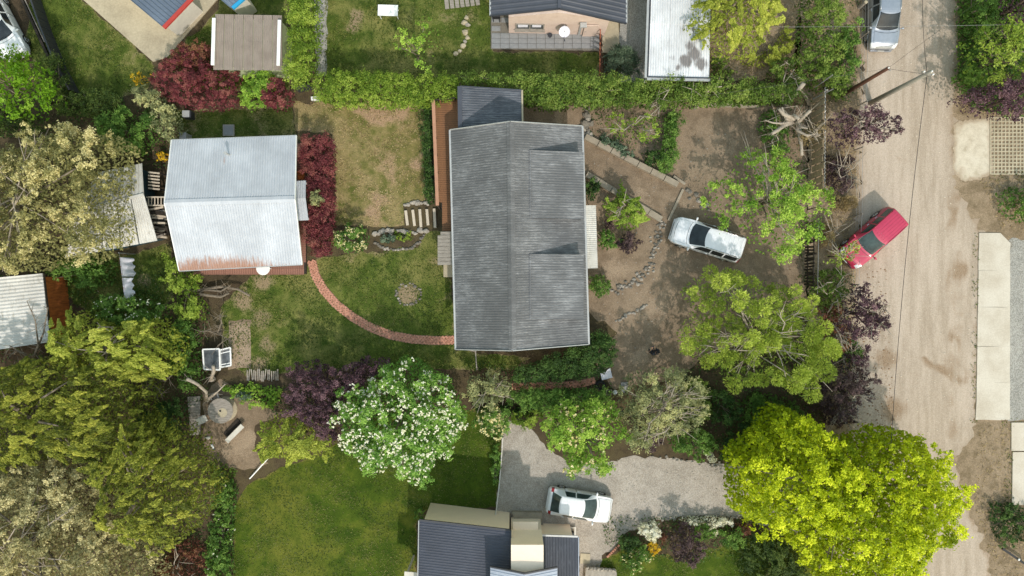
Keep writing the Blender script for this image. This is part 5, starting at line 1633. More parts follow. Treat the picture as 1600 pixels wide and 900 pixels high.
for k in range(7):
    q = W(950 + k * 2.6, 868 - k * 2.6); b = MB(); b.box((q[0], q[1], .08), (.2, .11, .14), .75); b.build('brick', M['brick'], br_)
# ---------------------------------------------------------------- vehicles
def carpos(px, py, z=.8): 
    p = W(px, py, z); return (p[0], p[1], 0)
make_car('parked_car', 'white hatchback parked on the pale gravel driveway', carpos(906, 790), math.radians(-9.5), 4.15, 1.72, 1.44, 'hatch', 'car_white', 'glass_green', group='cars parked among the gardens')
make_car('parked_car', 'pearl white long-roofed car parked on the dirt yard', carpos(1106, 374), math.radians(162.5), 4.65, 1.82, 1.68, 'wagon', 'car_silver_white', 'glass', rails=True, ribs='across', group='cars parked among the gardens')
make_car('parked_car', 'red off-roader parked slantwise at the edge of the dirt road', carpos(1363, 372), math.radians(222), 4.25, 1.74, 1.72, 'off', 'car_red', 'glass_green', rails=True, ribs='along', group='cars parked among the gardens')
make_car('parked_car', 'silver grey car facing down the dirt road at the top', carpos(1382, 20), math.radians(-91), 4.6, 1.84, 1.62, 'wagon', 'car_silver', 'glass', rails=True, group='cars parked among the gardens')
make_car('parked_car', 'white car in the top left corner half under a lime green tree', carpos(-2, 38), math.radians(-62), 4.5, 1.8, 1.5, 'wagon', 'car_white', 'glass', group='cars parked among the gardens')
make_person((W(1021, 550, .6)[0], W(1021, 550, .6)[1], 0), math.radians(110))

# ---------------------------------------------------------------- poles and wires
def along(a, b, n, sag):
    return [(a[0] + (b[0] - a[0]) * t, a[1] + (b[1] - a[1]) * t, a[2] + (b[2] - a[2]) * t - sag * 4 * t * (1 - t)) for t in [k / n for k in range(n + 1)]]
pb = W(1360, 161)
pl1 = thing('utility_pole', pb, 'tall tapered concrete utility pole carrying wires above the dirt road', 'utility pole')
b = MB(); b.tube([(pb[0], pb[1], -.1), (pb[0], pb[1], 3.2), (pb[0], pb[1], 6.5)], [.17, .145, .115], 12); b.build('shaft', M['pole'], pl1, smooth=True)
b = MB(); b.bar((pb[0] - .3, pb[1] + .1, 6.15), (pb[0] + .3, pb[1] - .1, 6.15), .08, .08); b.build('cross_arm', M['galv'], pl1)
for s in (-1, 0, 1):
    b = MB(); b.lathe((pb[0] + .25 * s, pb[1] - .08 * s, 6.2 if s else 6.5), [(.03, 0), (.06, .05), (.04, .09), (.055, .13), (.02, .16)], 8); b.build('insulator', M['white'], pl1, smooth=True)
pb2 = W(1315, 149)
pl2 = thing('utility_pole', pb2, 'rusty brown wooden pole leaning past the purple plum tree', 'utility pole')
b = MB(); b.tube([(pb2[0], pb2[1], -.1), (pb2[0], pb2[1], 5.6)], [.14, .1], 10); b.build('shaft', M['rust_pole'], pl2, smooth=True)
b = MB(); b.bar((pb2[0] - .12, pb2[1] + .06, 5.45), (pb2[0] + .2, pb2[1] - .1, 5.45), .05, .05); b.build('bracket', M['galv'], pl2)
b = MB(); b.lathe((pb2[0], pb2[1], 5.58), [(.04, 0), (.06, .06), (.02, .12)], 8); b.build('insulator', M['white'], pl2, smooth=True)
ptop = (pb[0], pb[1], 6.3); ptop2 = (pb2[0], pb2[1], 5.5)
def wire(label, a, b_, sag, r=.013, col='black'):
    b = MB(); b.tube(along(a, b_, 24, sag), r, 5); o = b.build('overhead_wire', M[col])
    tag(o, label, 'wire', 'overhead wires')
wire('dark wire running up from the concrete pole to the top edge', (ptop[0] - .1, ptop[1], 6.3), W(1442, -60, 6.6), .2)
wire('dark wire running down the road from the concrete pole', (ptop[0] - .05, ptop[1], 6.25), W(1392, 700, 5.6), .35, .015)
wire('thin wire between the two poles', ptop2, (ptop[0], ptop[1], 6.1), .05, .009)
wire('thin wire from the rusty pole towards the silver car', ptop2, W(1560, -20, 6.0), .2, .008)
wire('thin pale wire crossing above the silver car', W(1210, 42, 4.5), W(1700, 36, 5.0), .15, .008, 'galv')
wire('thin wire from the rusty pole into the gardens', ptop2, W(1100, 150, 3.5), .1, .007)

# ---------------------------------------------------------------- fences by the road
pf = thing('plank_fence', W(1268, 215, 0), 'tall grey-brown plank fence with wire along its top at the yard edge', 'fence')
proto = None
n = 14
rg = random.Random(8)
fb0, fb1 = W(1288, 142, 1.8), W(1287, 296, 1.8)
for k in range(n):
    t = (k + .5) / n
    p = mid(fb0, fb1, t)
    if proto is None:
        b = MB(); b.box((0, 0, .93), (.035, .37, 1.74)); proto = b.build('plank', M['fence_wood'], pf, local=True); o = proto
    else: o = copy_obj(proto, pf)
    o.location = (p[0] - pf.location.x + rg.uniform(-.03, .03), p[1] - pf.location.y, rg.uniform(-.08, .05)); o.rotation_euler = (rg.uniform(-.02, .02), rg.uniform(-.04, .03), rg.uniform(-.05, .05))
for z in (.5, 1.4):
    b = MB(); b.bar((fb0[0] + .06, fb0[1], z), (fb1[0] + .06, fb1[1], z), .06, .09); b.build('rail', M['dark_wood'], pf)
b = MB(); pts = along((fb0[0], fb0[1] + .2, 1.9), (fb1[0], fb1[1], 1.9), 60, 0)
pts = [(p[0] + .03 * (-1) ** i, p[1], p[2] + .03 * (i % 3)) for i, p in enumerate(pts)]
b.tube(pts, .025, 5); b.build('wire_roll', M['galv'], pf)
for q in (fb0, fb1):
    b = MB(); b.bar((q[0] + .1, q[1], 0), (q[0] + .1, q[1], 2.0), .1, .1); b.build('post', M['grey_wood'], pf)
for k, (x, yy, x2, y2) in enumerate(((1273, 137, 1301, 117), (1270, 155, 1302, 139))):
    st = MB(); st.tube([W(x, yy, .9), W(x2, y2, 2.3)], .035, 6); st.build('brace_pole', M['galv'], pf)
# dark gate of irregular slats
pf = thing('slat_gate', W(1262, 395, 0), 'dark slatted gate partly hidden under the green tree by the road', 'gate')
proto = None
g0_, g1_ = W(1274, 345, 1.5), W(1272, 446, 1.5)
n = 22
for k in range(n):
    p = mid(g0_, g1_, (k + .5) / n)
    if proto is None:
        b = MB(); b.box((0, 0, .8), (.03, .12, 1.42)); proto = b.build('slat', M['dark_wood'], pf, local=True); o = proto
    else: o = copy_obj(proto, pf)
    o.location = (p[0] - pf.location.x + rg.uniform(-.05, .05), p[1] - pf.location.y, rg.uniform(-.06, .05)); o.rotation_euler = (rg.uniform(-.08, .08), rg.uniform(-.05, .05), 0)
for z in (.35, 1.25):
    b = MB(); b.bar((g0_[0] + .05, g0_[1], z), (g1_[0] + .05, g1_[1], z), .05, .08); b.build('rail', M['dark_wood'], pf)
b = MB(); b.bar((g0_[0] + .2, g0_[1], 1.55), (g1_[0] + .22, g1_[1] - .5, 1.5), .018, .018); b.build('top_wire', M['galv'], pf)
# thin wire fence along the road
wf = thing('wire_fence', W(1336, 320, 0), 'low wire fence on thin wooden posts along the road edge', 'fence')
fp = [(1346, -40), (1343, 60), (1341, 165), (1335, 235), (1334, 337), (1329, 445), (1327, 540), (1328, 655)]
for (x, yy) in fp:
    q = W(x, yy); b = MB(); b.tube([(q[0], q[1], 0), (q[0], q[1], 1.15)], .04, 6); b.build('post', M['grey_wood'], wf)
for z in (.35, .7, 1.08):
    b = MB()
    for i in range(len(fp) - 1):
        a, c = W(*fp[i]), W(*fp[i + 1]); b.tube(along((a[0], a[1], z), (c[0], c[1], z), 4, .03), .006 if z < 1 else .009, 4)
    b.build('strand', M['galv'], wf)
bt = MB(); bt.bar((*W(1310, 659)[:2], .5), (*W(1334, 657)[:2], .5), .08, .12); o = bt.build('rail', M['dark_wood'], wf)
# small posts
for (x, yy, lb) in ((1342, 12, 'round topped wooden stub post beside the silver car'),):
    q = W(x, yy); t = thing('stub_post', q, lb, 'post'); b = MB(); b.tube([(q[0], q[1], 0), (q[0], q[1], .9)], [.12, .1], 10); b.build('shaft', M['grey_wood'], t)
    b = MB(); b.lathe((q[0], q[1], .9), [(.12, 0), (.12, .03), (.05, .06)], 10); b.build('cap', M['slab'], t)
q = W(1526, 10); t = thing('sign_post', q, 'thin pale metal pole among the trees across the road', 'post')
b = MB(); b.tube([(q[0], q[1], 0), (q[0], q[1], 2.6)], .035, 8); b.build('shaft', M['galv'], t); b = MB(); b.lathe((q[0], q[1], 2.6), [(.05, 0), (.05, .04), (.01, .06)], 8); b.build('cap', M['galv'], t)
t = thing('barrier_bar', W(1582, 868), 'black metal barrier bar lying at the lower right road edge', 'barrier')
b = MB(); b.bar(W(1566, 857, .5), W(1606, 884, .5), .14, .14); b.build('bar', M['black'], t)
for x, yy in ((1571, 860), (1596, 877)):
    q = W(x, yy); b = MB(); b.tube([(q[0], q[1], 0), (q[0], q[1], .45)], .05, 8); b.build('post', M['black'], t)
b = MB(); q = W(1592, 874, .6); b.blob((q[0], q[1], .62), (.08, .08, .06), 1); b.build('reflector', M['white'], t)

# fence of the driveway
df = thing('rail_fence', W(782, 720), 'thin white rail fence between mown lawn and gravel driveway', 'fence')
fp = [(786, 680), (783, 725), (779, 765), (775, 798)]
for i, (x, yy) in enumerate(fp):
    q = W(x, yy); b = MB(); b.bar((q[0], q[1], 0), (q[0], q[1], .8), .07, .07); b.build('post', M['grey_wood'], df)
for z in (.45, .78):
    b = MB()
    for i in range(3):
        a, c = W(*fp[i]), W(*fp[i + 1]); b.bar((a[0], a[1], z), (c[0], c[1], z), .05, .05)
    b.build('rail', M['off_white'] if z > .5 else M['grey_wood'], df)
# twisted rusty screen by the pink house
tf = thing('willow_screen', W(938, 85), 'narrow rusty brown screen of twisted stems beside the grey terrace', 'screen')
for k in range(9):
    b = MB(); x = 939 + .5 * ((k * 5) % 3 - 1)
    y0_, y1_ = 44 + k * 8.5, 58 + k * 8.5
    a, c = W(x - 2, y0_ + 8, .2), W(x + 2, min(y1_ + 6, 121), 1.5)
    b.tube([a, mid(a, c, .5), c], [.05, .06, .03], 5); b.tube([W(x + 1, y0_ + 10, .3), W(x - 1, min(y1_ + 8, 121), 1.6)], .035, 5); b.build('stem', M['rust_pole'], tf)
b = MB(); b.bar(W(938, 46, 1.2), W(937, 121, 1.2), .06, .06); b.build('rail', M['terracotta'], tf)

# ---------------------------------------------------------------- walls, kerbs, stones, steps
def kerb(label, a, b_, w, h, parts=6):
    a, b_ = W(*a), W(*b_)
    t = thing('kerb_wall', mid(a, b_, .5), label, 'low wall')
    rg = random.Random(int(a[0] * 10))
    for k in range(parts):
        p, q = mid(a, b_, k / parts), mid(a, b_, (k + 1) / parts - .006)
        bb = MB(); bb.bar((p[0], p[1], h / 2 + rg.uniform(-.01, .01)), (q[0], q[1], h / 2 + rg.uniform(-.01, .01)), w, h); bb.build('kerb_block', M['old_concrete'], t)
kerb('upper of the two sloping concrete kerb walls across the dirt yard', (914, 215), (1058, 290), .36, .4, 7)
kerb('lower of the two sloping concrete kerb walls across the dirt yard', (916, 273), (1033, 344), .38, .28, 6)
kerb('short thin kerb closing the end of the sloping dirt bed', (1067, 296), (1044, 345), .16, .12, 3)
kerb('tiny kerb stub above the end of the upper kerb wall', (1052, 276), (1070, 288), .16, .14, 2)
kerb('thin stone kerb at the foot of the hedge beside the yard', (1098, 164), (1186, 168), .2, .22, 5)
def stone_line(label, pts, n, r, seed, mk='dark_stone', parts_name='stone', jit=.16, cat='stone edging', name='stone_edging'):
    P = [Vector(W(*p)) for p in pts]
    t = thing(name, P[len(P) // 2], label, cat)
    rg = random.Random(seed)
    d = [0]
    for i in range(len(P) - 1): d.append(d[-1] + (P[i + 1] - P[i]).length)
    for k in range(n):
        s = d[-1] * (k + .5) / n
        i = max(j for j in range(len(P) - 1) if d[j] <= s + 1e-6)
        p = P[i].lerp(P[i + 1], (s - d[i]) / max(d[i + 1] - d[i], 1e-6))
        q = rg.uniform(.7, 1.35) * r
        b = MB(); b.blob((p.x + rg.gauss(0, jit), p.y + rg.gauss(0, jit), q * .3), (q, q * rg.uniform(.7, 1), q * .7), rg.randrange(999), 7, 5, .25)
        b.build(parts_name, M[mk if rg.random() < .75 else 'stone'], t)
    return t
stone_line('curved edging of rough stones through the middle of the dirt yard', [(1036, 345), (1028, 365), (1022, 395), (1015, 420), (1000, 436), (972, 448), (952, 456)], 80, .10, 1)
stone_line('stone edging between the kerb end and the green tree', [(1072, 296), (1085, 302), (1096, 312), (1104, 330)], 16, .13, 2)
stone_line('row of flat stones edging the gravel strip by the round bush', [(970, 449), (985, 442), (1002, 438)], 8, .1, 9, 'stone')
stone_line('straight line of pale stones across the lower dirt yard', [(962, 502), (985, 490), (1010, 478)], 18, .1, 3, 'stone', jit=.05)
stone_line('dark rocks along the house corner by the dirt bed', [(914, 172), (918, 190), (912, 205), (922, 214)], 14, .24, 4)
stone_line('row of stones bounding the raised flower bed below the dry lawn', [(583, 362), (600, 362), (620, 360), (640, 364), (655, 362), (670, 358)], 18, .17, 5, 'stone', jit=.08)
stone_line('dark curved stone rim at the lower side of the flower bed', [(585, 378), (600, 388), (622, 391), (645, 388), (655, 378), (662, 366)], 26, .1, 6, jit=.03)
stone_line('ring of small stones round bare soil on the lawn', [(638 + 19 * math.cos(a), 460 + 17 * math.sin(a)) for a in [k * math.pi / 8 for k in range(17)]], 24, .095, 7, 'dark_stone', jit=.05, cat='fire ring', name='stone_ring')
stone_line('scattered pale rocks in a line on the table lawn', [(727, 24), (729, 45), (730, 58), (724, 72), (708, 86)], 9, .18, 8, 'slab', jit=.1)
stone_line('ragged stone edge along the driveway border shrubs', [(1002, 820), (1040, 812), (1090, 806), (1160, 808)], 26, .1, 10, 'stone', jit=.06)
stone_line('stones along the upper edge of the gravel driveway', [(1020, 711), (1045, 716), (1075, 722), (1110, 726), (1150, 728)], 18, .1, 11, 'stone', jit=.08)
def logs(label, items, name='log_steps', cat='steps', h=.16, w=.17, mk='log', part='sleeper'):
    t = thing(name, W(*items[0][0]), label, cat)
    for a, c in items:
        b = MB(); b.bar(W(*a, h / 2), W(*c, h / 2), w, h); b.build(part, M[mk], t)
    return t
logs('flight of five pale timber sleeper steps beside the wooden deck', [((634, 329), (637, 352)), ((645, 328), (648, 353)), ((656, 327), (658, 355)), ((667, 327), (669, 352)), ((678.5, 326), (680, 356))])
stone_line('row of pale stones along the top of the timber steps', [(633, 319), (645, 318), (660, 317), (672, 321)], 10, .14, 12, 'stone', jit=.05)
logs('row of grey planks set into the lawn at the top', [((697 + 8 * k, -4), (699 + 8 * k, 14 - k)) for k in range(7)], 'plank_steps', 'steps', .08, .26, 'grey_wood', 'plank')

# ---------------------------------------------------------------- garden furniture and loose things
q = W(606, 16, .75)
t = thing('garden_table', (q[0], q[1], 0), 'white rectangular garden table on the patchy lawn', 'table')
b = MB(); b.box((q[0], q[1], .73), (1.28, .70, .04), -.03); b.build('table_top', M['white'], t)
for sx in (-.55, .55):
    for sy in (-.27, .27):
        b = MB(); b.tube([(q[0] + sx, q[1] + sy, 0), (q[0] + sx, q[1] + sy, .71)], .03, 8); b.build('leg', M['white'], t)
q = W(344, 642, .75)
t = thing('cable_reel_table', (q[0], q[1], 0), 'round weathered cable reel used as a table on bare earth', 'table')
b = MB(); b.lathe((q[0], q[1], .68), [(.80, 0), (.82, .03), (.80, .07)], 32); rd_ = b.build('table_top', M['grey_wood'], t)
b = MB(); b.lathe((q[0], q[1], .745), [(.07, 0), (.07, .012)], 12); b.build('hole', M['black'], rd_)
b = MB(); b.lathe((q[0] + .15, q[1] - .12, .745), [(.3, 0), (.3, .008)], 20); b.build('stain', M['slab'], rd_)
b = MB(); b.lathe((q[0], q[1], .08), [(.32, 0), (.32, .6)], 20); b.build('drum', M['grey_wood'], t)
b = MB(); b.lathe((q[0], q[1], 0), [(.80, 0), (.82, .03), (.80, .08)], 32); b.build('base_disc', M['slab'], t)
def chair(px, py, ang, label, mk='grey_wood'):
    q = W(px, py, .45)
    t = thing('garden_chair', (q[0], q[1], 0), label, 'chair', 'chairs round the cable reel table', ang)
    b = MB(); b.box((0, 0, .43), (.42, .42, .04)); b.build('seat', M[mk], t, local=True)
    b = MB(); b.box((-.2, 0, .68), (.04, .42, .42), 0, 0, -.15); b.build('backrest', M[mk], t, local=True)
    for sx in (-.18, .18):
        for sy in (-.18, .18):
            b = MB(); b.tube([(sx, sy, 0), (sx, sy, .41)], .022, 6); b.build('leg', M['galv'], t, local=True)
    for sy in (-.22, .22):
        b = MB(); b.bar((-.18, sy, .62), (.18, sy, .62), .05, .03); b.build('armrest', M['galv'], t, local=True)
chair(337, 619, -1.3, 'grey garden chair pushed in above the cable reel table')
chair(318, 655, .5, 'pale garden chair to the left of the cable reel table', 'off_white')
t = thing('plank_floor', W(303, 650), 'grey plank platform beside the cable reel table', 'platform')
for k in range(14):
    b = MB(); b.bar(W(293 + k * .35, 622 + k * 4.3, .12), W(313, 621 + k * 4.3, .12), .165, .04); b.build('plank', M['grey_wood'], t)
t = thing('bench', W(367, 678), 'small whitewashed plank bench standing on bare earth', 'bench')
b = MB(); b.bar(W(354, 690, .42), W(379, 665, .42), .3, .05); b.build('seat', M['off_white'], t)
for x, yy in ((358, 686), (375, 669)):
    p = W(x, yy, .2); b = MB(); b.box((p[0], p[1], .2), (.26, .06, .4), math.pi * .25); b.build('leg', M['grey_wood'], t)
t = thing('plank_board', W(365, 668), 'dark brown board lying beside the whitewashed bench', 'board')
b = MB(); b.bar(W(352, 680, .06), W(374, 657, .06), .34, .06); b.build('board_face', M['dark_wood'], t)
b = MB(); b.bar(W(356, 681, .1), W(372, 664, .1), .06, .06); b.build('batten', M['dark_wood'], t)
for (x, yy, lb) in ((333, 697, 'small white bottle lying below the whitewashed bench'), (325, 684, 'small white scrap of rag on the earth by the conifer')):
    q = W(x, yy); t = thing('bottle' if 'bottle' in lb else 'rag', q, lb, 'bottle' if 'bottle' in lb else 'rag')
    if 'bottle' in lb:
        b = MB(); b.tube([(q[0] - .08, q[1] + .12, .07), (q[0], q[1] - .02, .07), (q[0] + .04, q[1] - .1, .07), (q[0] + .07, q[1] - .16, .07)], [.07, .075, .06, .02], 9); b.build('shell', M['white'], t, smooth=True)
        b = MB(); b.tube([(q[0] + .07, q[1] - .16, .07), (q[0] + .09, q[1] - .2, .07)], .025, 8); b.build('cap', M['blue_edge'], t)
    else:
        b = MB(); b.blob((q[0], q[1], .05), (.2, .1, .07), 5, 9, 6, .3); b.build('cloth', M['off_white'], t, smooth=True)
# cold frame
t = thing('cold_frame', W(338, 560), 'white framed cold frame with two glass lids on the seed bed edge', 'cold frame')
def frame_lid(pts, zs, cross):
    P = [W(x, yy, z) for (x, yy), z in zip(pts, zs)]
    b = MB()
    for i in range(len(P)): b.bar(P[i], P[(i + 1) % len(P)], .09, .07)
    for (i, t0), (k, t1) in cross: b.bar(mid(P[i], P[(i + 1) % len(P)], t0), mid(P[k], P[(k + 1) % len(P)], t1), .06, .05)
    f = b.build('lid_frame', M['white'], t)
    g_ = MB(); n = len(P)
    g_.add([up(p, -.0) for p in P] + [up(p, -.02) for p in P], [tuple(range(n))[::-1], tuple(range(n, 2 * n))] + [(i, (i + 1) % n, n + (i + 1) % n, n + i) for i in range(n)])
    g_.build('pane', M['cold_glass'], f)
frame_lid([(317, 546), (343, 545), (344, 578), (319, 577)], [.75, .8, .55, .5], [])
frame_lid([(344, 547), (360, 543), (361, 571), (345, 574)], [.7, .6, .5, .5], [((0, .0), (2, .99)), ((1, .2), (3, .8)), ((1, .85), (3, .15))])
b = MB(); b.prism(PX([(320, 549), (358, 547), (359, 568), (321, 573)]), 0, .45); b.build('base', M['dark_wood'], t)
# picket stakes, woodpile, ladder, pallet
t = thing('picket_stakes', W(410, 588), 'short row of grey split stakes leaning by the green border', 'fence')
rg = random.Random(3)
for k in range(16):
    x = 387 + k * 3.1; b = MB(); b.bar(W(x + rg.uniform(-1, 1), 578 + rg.uniform(-2, 2), .35), W(x + rg.uniform(-1.5, 1.5), 594 + rg.uniform(-2, 2), .12), .07, .05); b.build('stake', M['grey_wood'], t)
t = thing('ladder', W(243, 315, 1.6), 'wooden ladder lying level between two white roofs', 'ladder')
t.location.z = 0
for dy in (0, 13):
    b = MB(); b.bar(W(229, 308 + dy, 1.6), W(259, 308 + dy, 1.6), .08, .08); b.build('rail', M['log'], t)
for k in range(6):
    b = MB(); b.bar(W(232 + k * 5, 308, 1.6), W(232 + k * 5, 321, 1.6), .06, .05); b.build('rung', M['log'], t)
for yy in (306.5, 322.5):
    for x in (231, 257):
        q = W(x, yy, 1.5); b = MB(); b.bar((q[0], q[1], 0), (q[0], q[1], 1.56), .08, .08); b.build('trestle_leg', M['dark_wood'], t)
t = thing('pallet', W(240, 282), 'grey slatted pallet lying beside the small outbuilding', 'pallet')
for k in range(6):
    b = MB(); b.bar(W(231.5, 269 + k * 5, 1.1), W(249.5, 271 + k * 5, 1.1), .1, .03); b.build('slat', M['log'], t)
for x in (233, 241, 248):
    b = MB(); b.bar(W(x, 268, 1.0), W(x, 297, 1.0), .08, .12); b.build('bearer', M['dark_wood'], t)
for x in (233, 248):
    for yy in (270, 295):
        q = W(x, yy, 1.0); b = MB(); b.bar((q[0], q[1], 0), (q[0], q[1], .95), .1, .1); b.build('prop', M['dark_wood'], t)
t = thing('woodpile', W(248, 348), 'jumbled pile of split firewood planks beside the white roofed house', 'woodpile')
for k in range(30):
    yy = 326 + k * 1.55; x0 = 232 + k * .4 + rg.uniform(-2, 3); x1 = 259 + rg.uniform(-4, 3)
    z0_ = 1.0 + .5 * rg.random()
    b = MB(); b.bar(W(x0, yy + rg.uniform(-2, 2), z0_), W(x1, yy + rg.uniform(-3, 4), z0_ + rg.uniform(-.3, .2)), .12, .09); b.build('billet', M['log'] if k % 3 == 0 else M['grey_wood'] if k % 3 == 1 else M['dark_wood'], t)
b = MB(); b.prism(PX([(236, 328), (258, 328), (264, 368), (248, 366)], .9), 0, .95); b.build('stack', M['dark_wood'], t)
# hanging sheet on a line
t = thing('washing_line', W(200, 470), 'thin washing line above the dark grass', 'washing line')
la, lb_ = W(186, 395, 1.85), W(197, 475, 1.85)
b = MB(); b.tube(along(la, lb_, 10, .06), .008, 4); b.build('line', M['galv'], t)
for q in (la, lb_):
    b = MB(); b.tube([(q[0], q[1], 0), (q[0], q[1], 1.9)], .035, 8); b.build('pole', M['galv'], t)
def hung(label, y0_, y1_, drop, seed):
    t = thing('hanging_sheet', W(195, (y0_ + y1_) / 2, 0), label, 'sheet', 'white sheets on the washing line')
    n, m = 16, 8
    V = []; F = []
    for i in range(n + 1):
        yy = y0_ + (y1_ - y0_) * i / n
        p = W(187 + (yy - 402) * .125, yy, 1.82)
        for j in range(m + 1):
            s = j / m
            V.append((p[0] + .28 * s + .09 * s * math.sin(i * 1.1 + seed) , p[1] + .03 * s * math.sin(i * 2), 1.82 - drop * s))
    for i in range(n):
        for j in range(m):
            a = i * (m + 1) + j; F.append((a, a + 1, a + m + 2, a + m + 1))
    k = len(V)
    V2 = V + [(v[0] - .012, v[1], v[2]) for v in V]; F2 = F + [tuple(k + i for i in f[::-1]) for f in F]
    b = MB(); b.add(V2, F2); b.build('cloth', M['cloth'], t, smooth=True)
    for f in (.1, .5, .9):
        v = V[int(f * n) * (m + 1)]; b = MB(); b.box((v[0], v[1], 1.84), (.03, .02, .08)); b.build('peg', M['wood_orange'], t)
hung('larger white sheet hanging at the top of the washing line', 402, 432, 1.0, 0)
hung('smaller white sheet hanging at the bottom of the washing line', 434, 466, .62, 1.4)
# white sheet, tyre, tub, board by the brick path
t = thing('folded_sheet', W(947, 585), 'white notched plastic sheet lying by the dark hedge', 'sheet')
pts = [(938, 581), (943, 579.5), (945.5, 583), (949, 578), (953.5, 575), (957, 590), (940.5, 594)]
b = MB(); b.prism(PX(pts, .3), .27, .30); b.build('sheet_face', M['cloth'], t)
b = MB(); b.prism(PX([(941, 583), (955, 580), (955, 588), (942, 591)], .15), 0, .265); b.build('support', M['dark_wood'], t)
t = thing('tyre', W(938, 602), 'black tyre lying at the end of the short brick path', 'tyre')
q = W(938, 602); b = MB(); ring = [(q[0] + .25 * math.cos(a), q[1] + .25 * math.sin(a), .1) for a in np.linspace(0, 2 * math.pi, 25)]
b.tube(ring, .1, 8, cap=False); b.build('ring', M['rubber'], t, smooth=True); b = MB(); b.lathe((q[0], q[1], .01), [(.16, 0), (.16, .03)], 16); b.build('bed', M['soil'], t)
t = thing('crate', W(951, 612), 'dark open crate between the tyre and the white tub', 'crate')
q = W(951, 612)
for dx, dy, sx, sy in ((0, .15, .36, .03), (0, -.15, .36, .03), (.165, 0, .03, .27), (-.165, 0, .03, .27)):
    b = MB(); b.box((q[0] + dx, q[1] + dy, .17), (sx, sy, .3)); b.build('side_board', M['grey_wood'], t)
b = MB(); b.box((q[0], q[1], .04), (.3, .27, .04)); b.build('bottom', M['black'], t)
t = thing('tub', W(960, 612), 'small round white tub under the grey tree', 'tub')
q = W(960, 612); b = MB(); b.lathe(q, [(.1, 0), (.14, .26), (.15, .28), (.12, .27), (.09, .1)], 16); b.build('bowl', M['white'], t, smooth=True); b = MB(); b.tube([(q[0] - .14, q[1], .27), (q[0], q[1] + .12, .2), (q[0] + .14, q[1], .27)], .008, 5); b.build('handle', M['galv'], t)
t = thing('board', W(975, 604), 'pale grey board lying on the dirt under the grey tree', 'board')
b = MB(); b.prism(PX([(970, 597), (981, 597), (980, 606), (975, 614), (970, 610)]), .02, .09); b.build('board_face', M['tile_grey'], t)
b = MB(); b.bar(W(971, 604, .11), W(980, 603, .11), .05, .03); b.build('batten', M['grey_wood'], t)
# small things in the left gardens
t = thing('hatch_cover', W(358, 203), 'square grey stone cover in the shaded strip of grass', 'cover')
q = W(358, 204); b = MB(); b.box((q[0], q[1], .05), (.74, .74, .1)); b.build('slab', M['stone'], t); b = MB(); b.box((q[0], q[1], .11), (.62, .62, .02)); b.build('lid', M['tile_grey'], t)
t = thing('bin', W(294, 180), 'small grey bin with dark side below the red shrub', 'bin')
q = W(293, 179, .5); b = MB(); b.box((q[0], q[1], .3), (.5, .45, .6)); b.build('body', M['trim_dark'], t); b = MB(); b.box((q[0] - .05, q[1] + .02, .62), (.46, .42, .05)); b.build('lid', M['gutter'], t)
t = thing('meter_box', W(287, 213), 'pale grey metal box at the corner of the white roofed house', 'box')
q = W(287, 213, .7); b = MB(); b.box((q[0], q[1], .4), (.4, .4, .8)); b.build('body', M['gutter'], t); b = MB(); b.box((q[0], q[1], .82), (.44, .44, .03)); b.build('lid', M['tile_grey'], t)
t = thing('garden_gate', W(479, 143), 'dark gate panel at the foot of the gravel path', 'gate')
q = W(479, 142); b = MB(); b.box((q[0], q[1], .55), (.95, .06, 1.0), .25); b.build('panel', M['trim_dark'], t)
b = MB(); b.box((q[0], q[1], 1.08), (.98, .1, .06), .25); b.build('top_rail', M['trim_dark'], t)
t = thing('paving_block', W(493, 154), 'small white block beside the end of the hedge', 'block')
q = W(493, 155); b = MB(); b.box((q[0], q[1], .1), (.48, .24, .2)); b.build('block', M['white'], t); b = MB(); b.box((q[0], q[1], .21), (.3, .1, .02)); b.build('slot', M['gutter'], t)
t = thing('path_beam', W(105, 75), 'dark timber beam edging the lawn beside the white car', 'beam')
fl_pts = [(38, -30), (62, 40), (84, 95), (108, 140)]
t2 = thing('dark_fence', W(75, 60), 'long dark slanting board fence between white car and corner lawn', 'fence')
for i in range(3):
    a, c = W(*fl_pts[i], 1.2), W(*fl_pts[i + 1], 1.2)
    for k in range(5):
        p, r_ = mid(a, c, k / 5), mid(a, c, (k + 1) / 5 - .01)
        b = MB(); b.bar((p[0], p[1], .62), (r_[0], r_[1], .62), .05, 1.16); b.build('board', M['trim_dark'], t2)
    b = MB(); b.bar(a, c, .1, .06); b.build('capping', M['trim_dark'], t2)
b = MB(); b.bar(W(26, -20, .1), W(95, 130, .1), .16, .2); b.build('baulk', M['dark_wood'], t)
b = MB(); b.bar(W(30, -20, .24), W(70, 66, .24), .05, .06); b.build('batten', M['grey_wood'], t)
t = thing('white_pole', W(404, 732), 'thin white pole lying at the corner of the mown lawn', 'pole')
b = MB(); b.tube([W(390, 748, .1), W(418, 717, .35)], .045, 8); b.build('shaft', M['white'], t); b = MB(); b.tube([W(418, 717, .35), W(419.2, 715.6, .36)], .05, 8); b.build('tip', M['gutter'], t)
t = thing('patio_table', W(410, 421), 'small round white table on the red-brown deck below the rusted roof edge', 'table')
q = W(411, 413, 1.0); b = MB(); b.lathe((q[0], q[1] - .25, .98), [(.42, 0), (.44, .02), (.42, .05)], 24); b.build('table_top', M['white'], t)
for k in range(3):
    a = k * 2.1; b = MB(); b.tube([(q[0] + .28 * math.cos(a), q[1] - .25 + .28 * math.sin(a), .32), (q[0] + .1 * math.cos(a), q[1] - .25 + .1 * math.sin(a), .98)], .025, 6); b.build('leg', M['white'], t)
t = thing('wicker_chair', W(470, 275), 'brown wooden chair on the deck against the red hedge', 'chair')
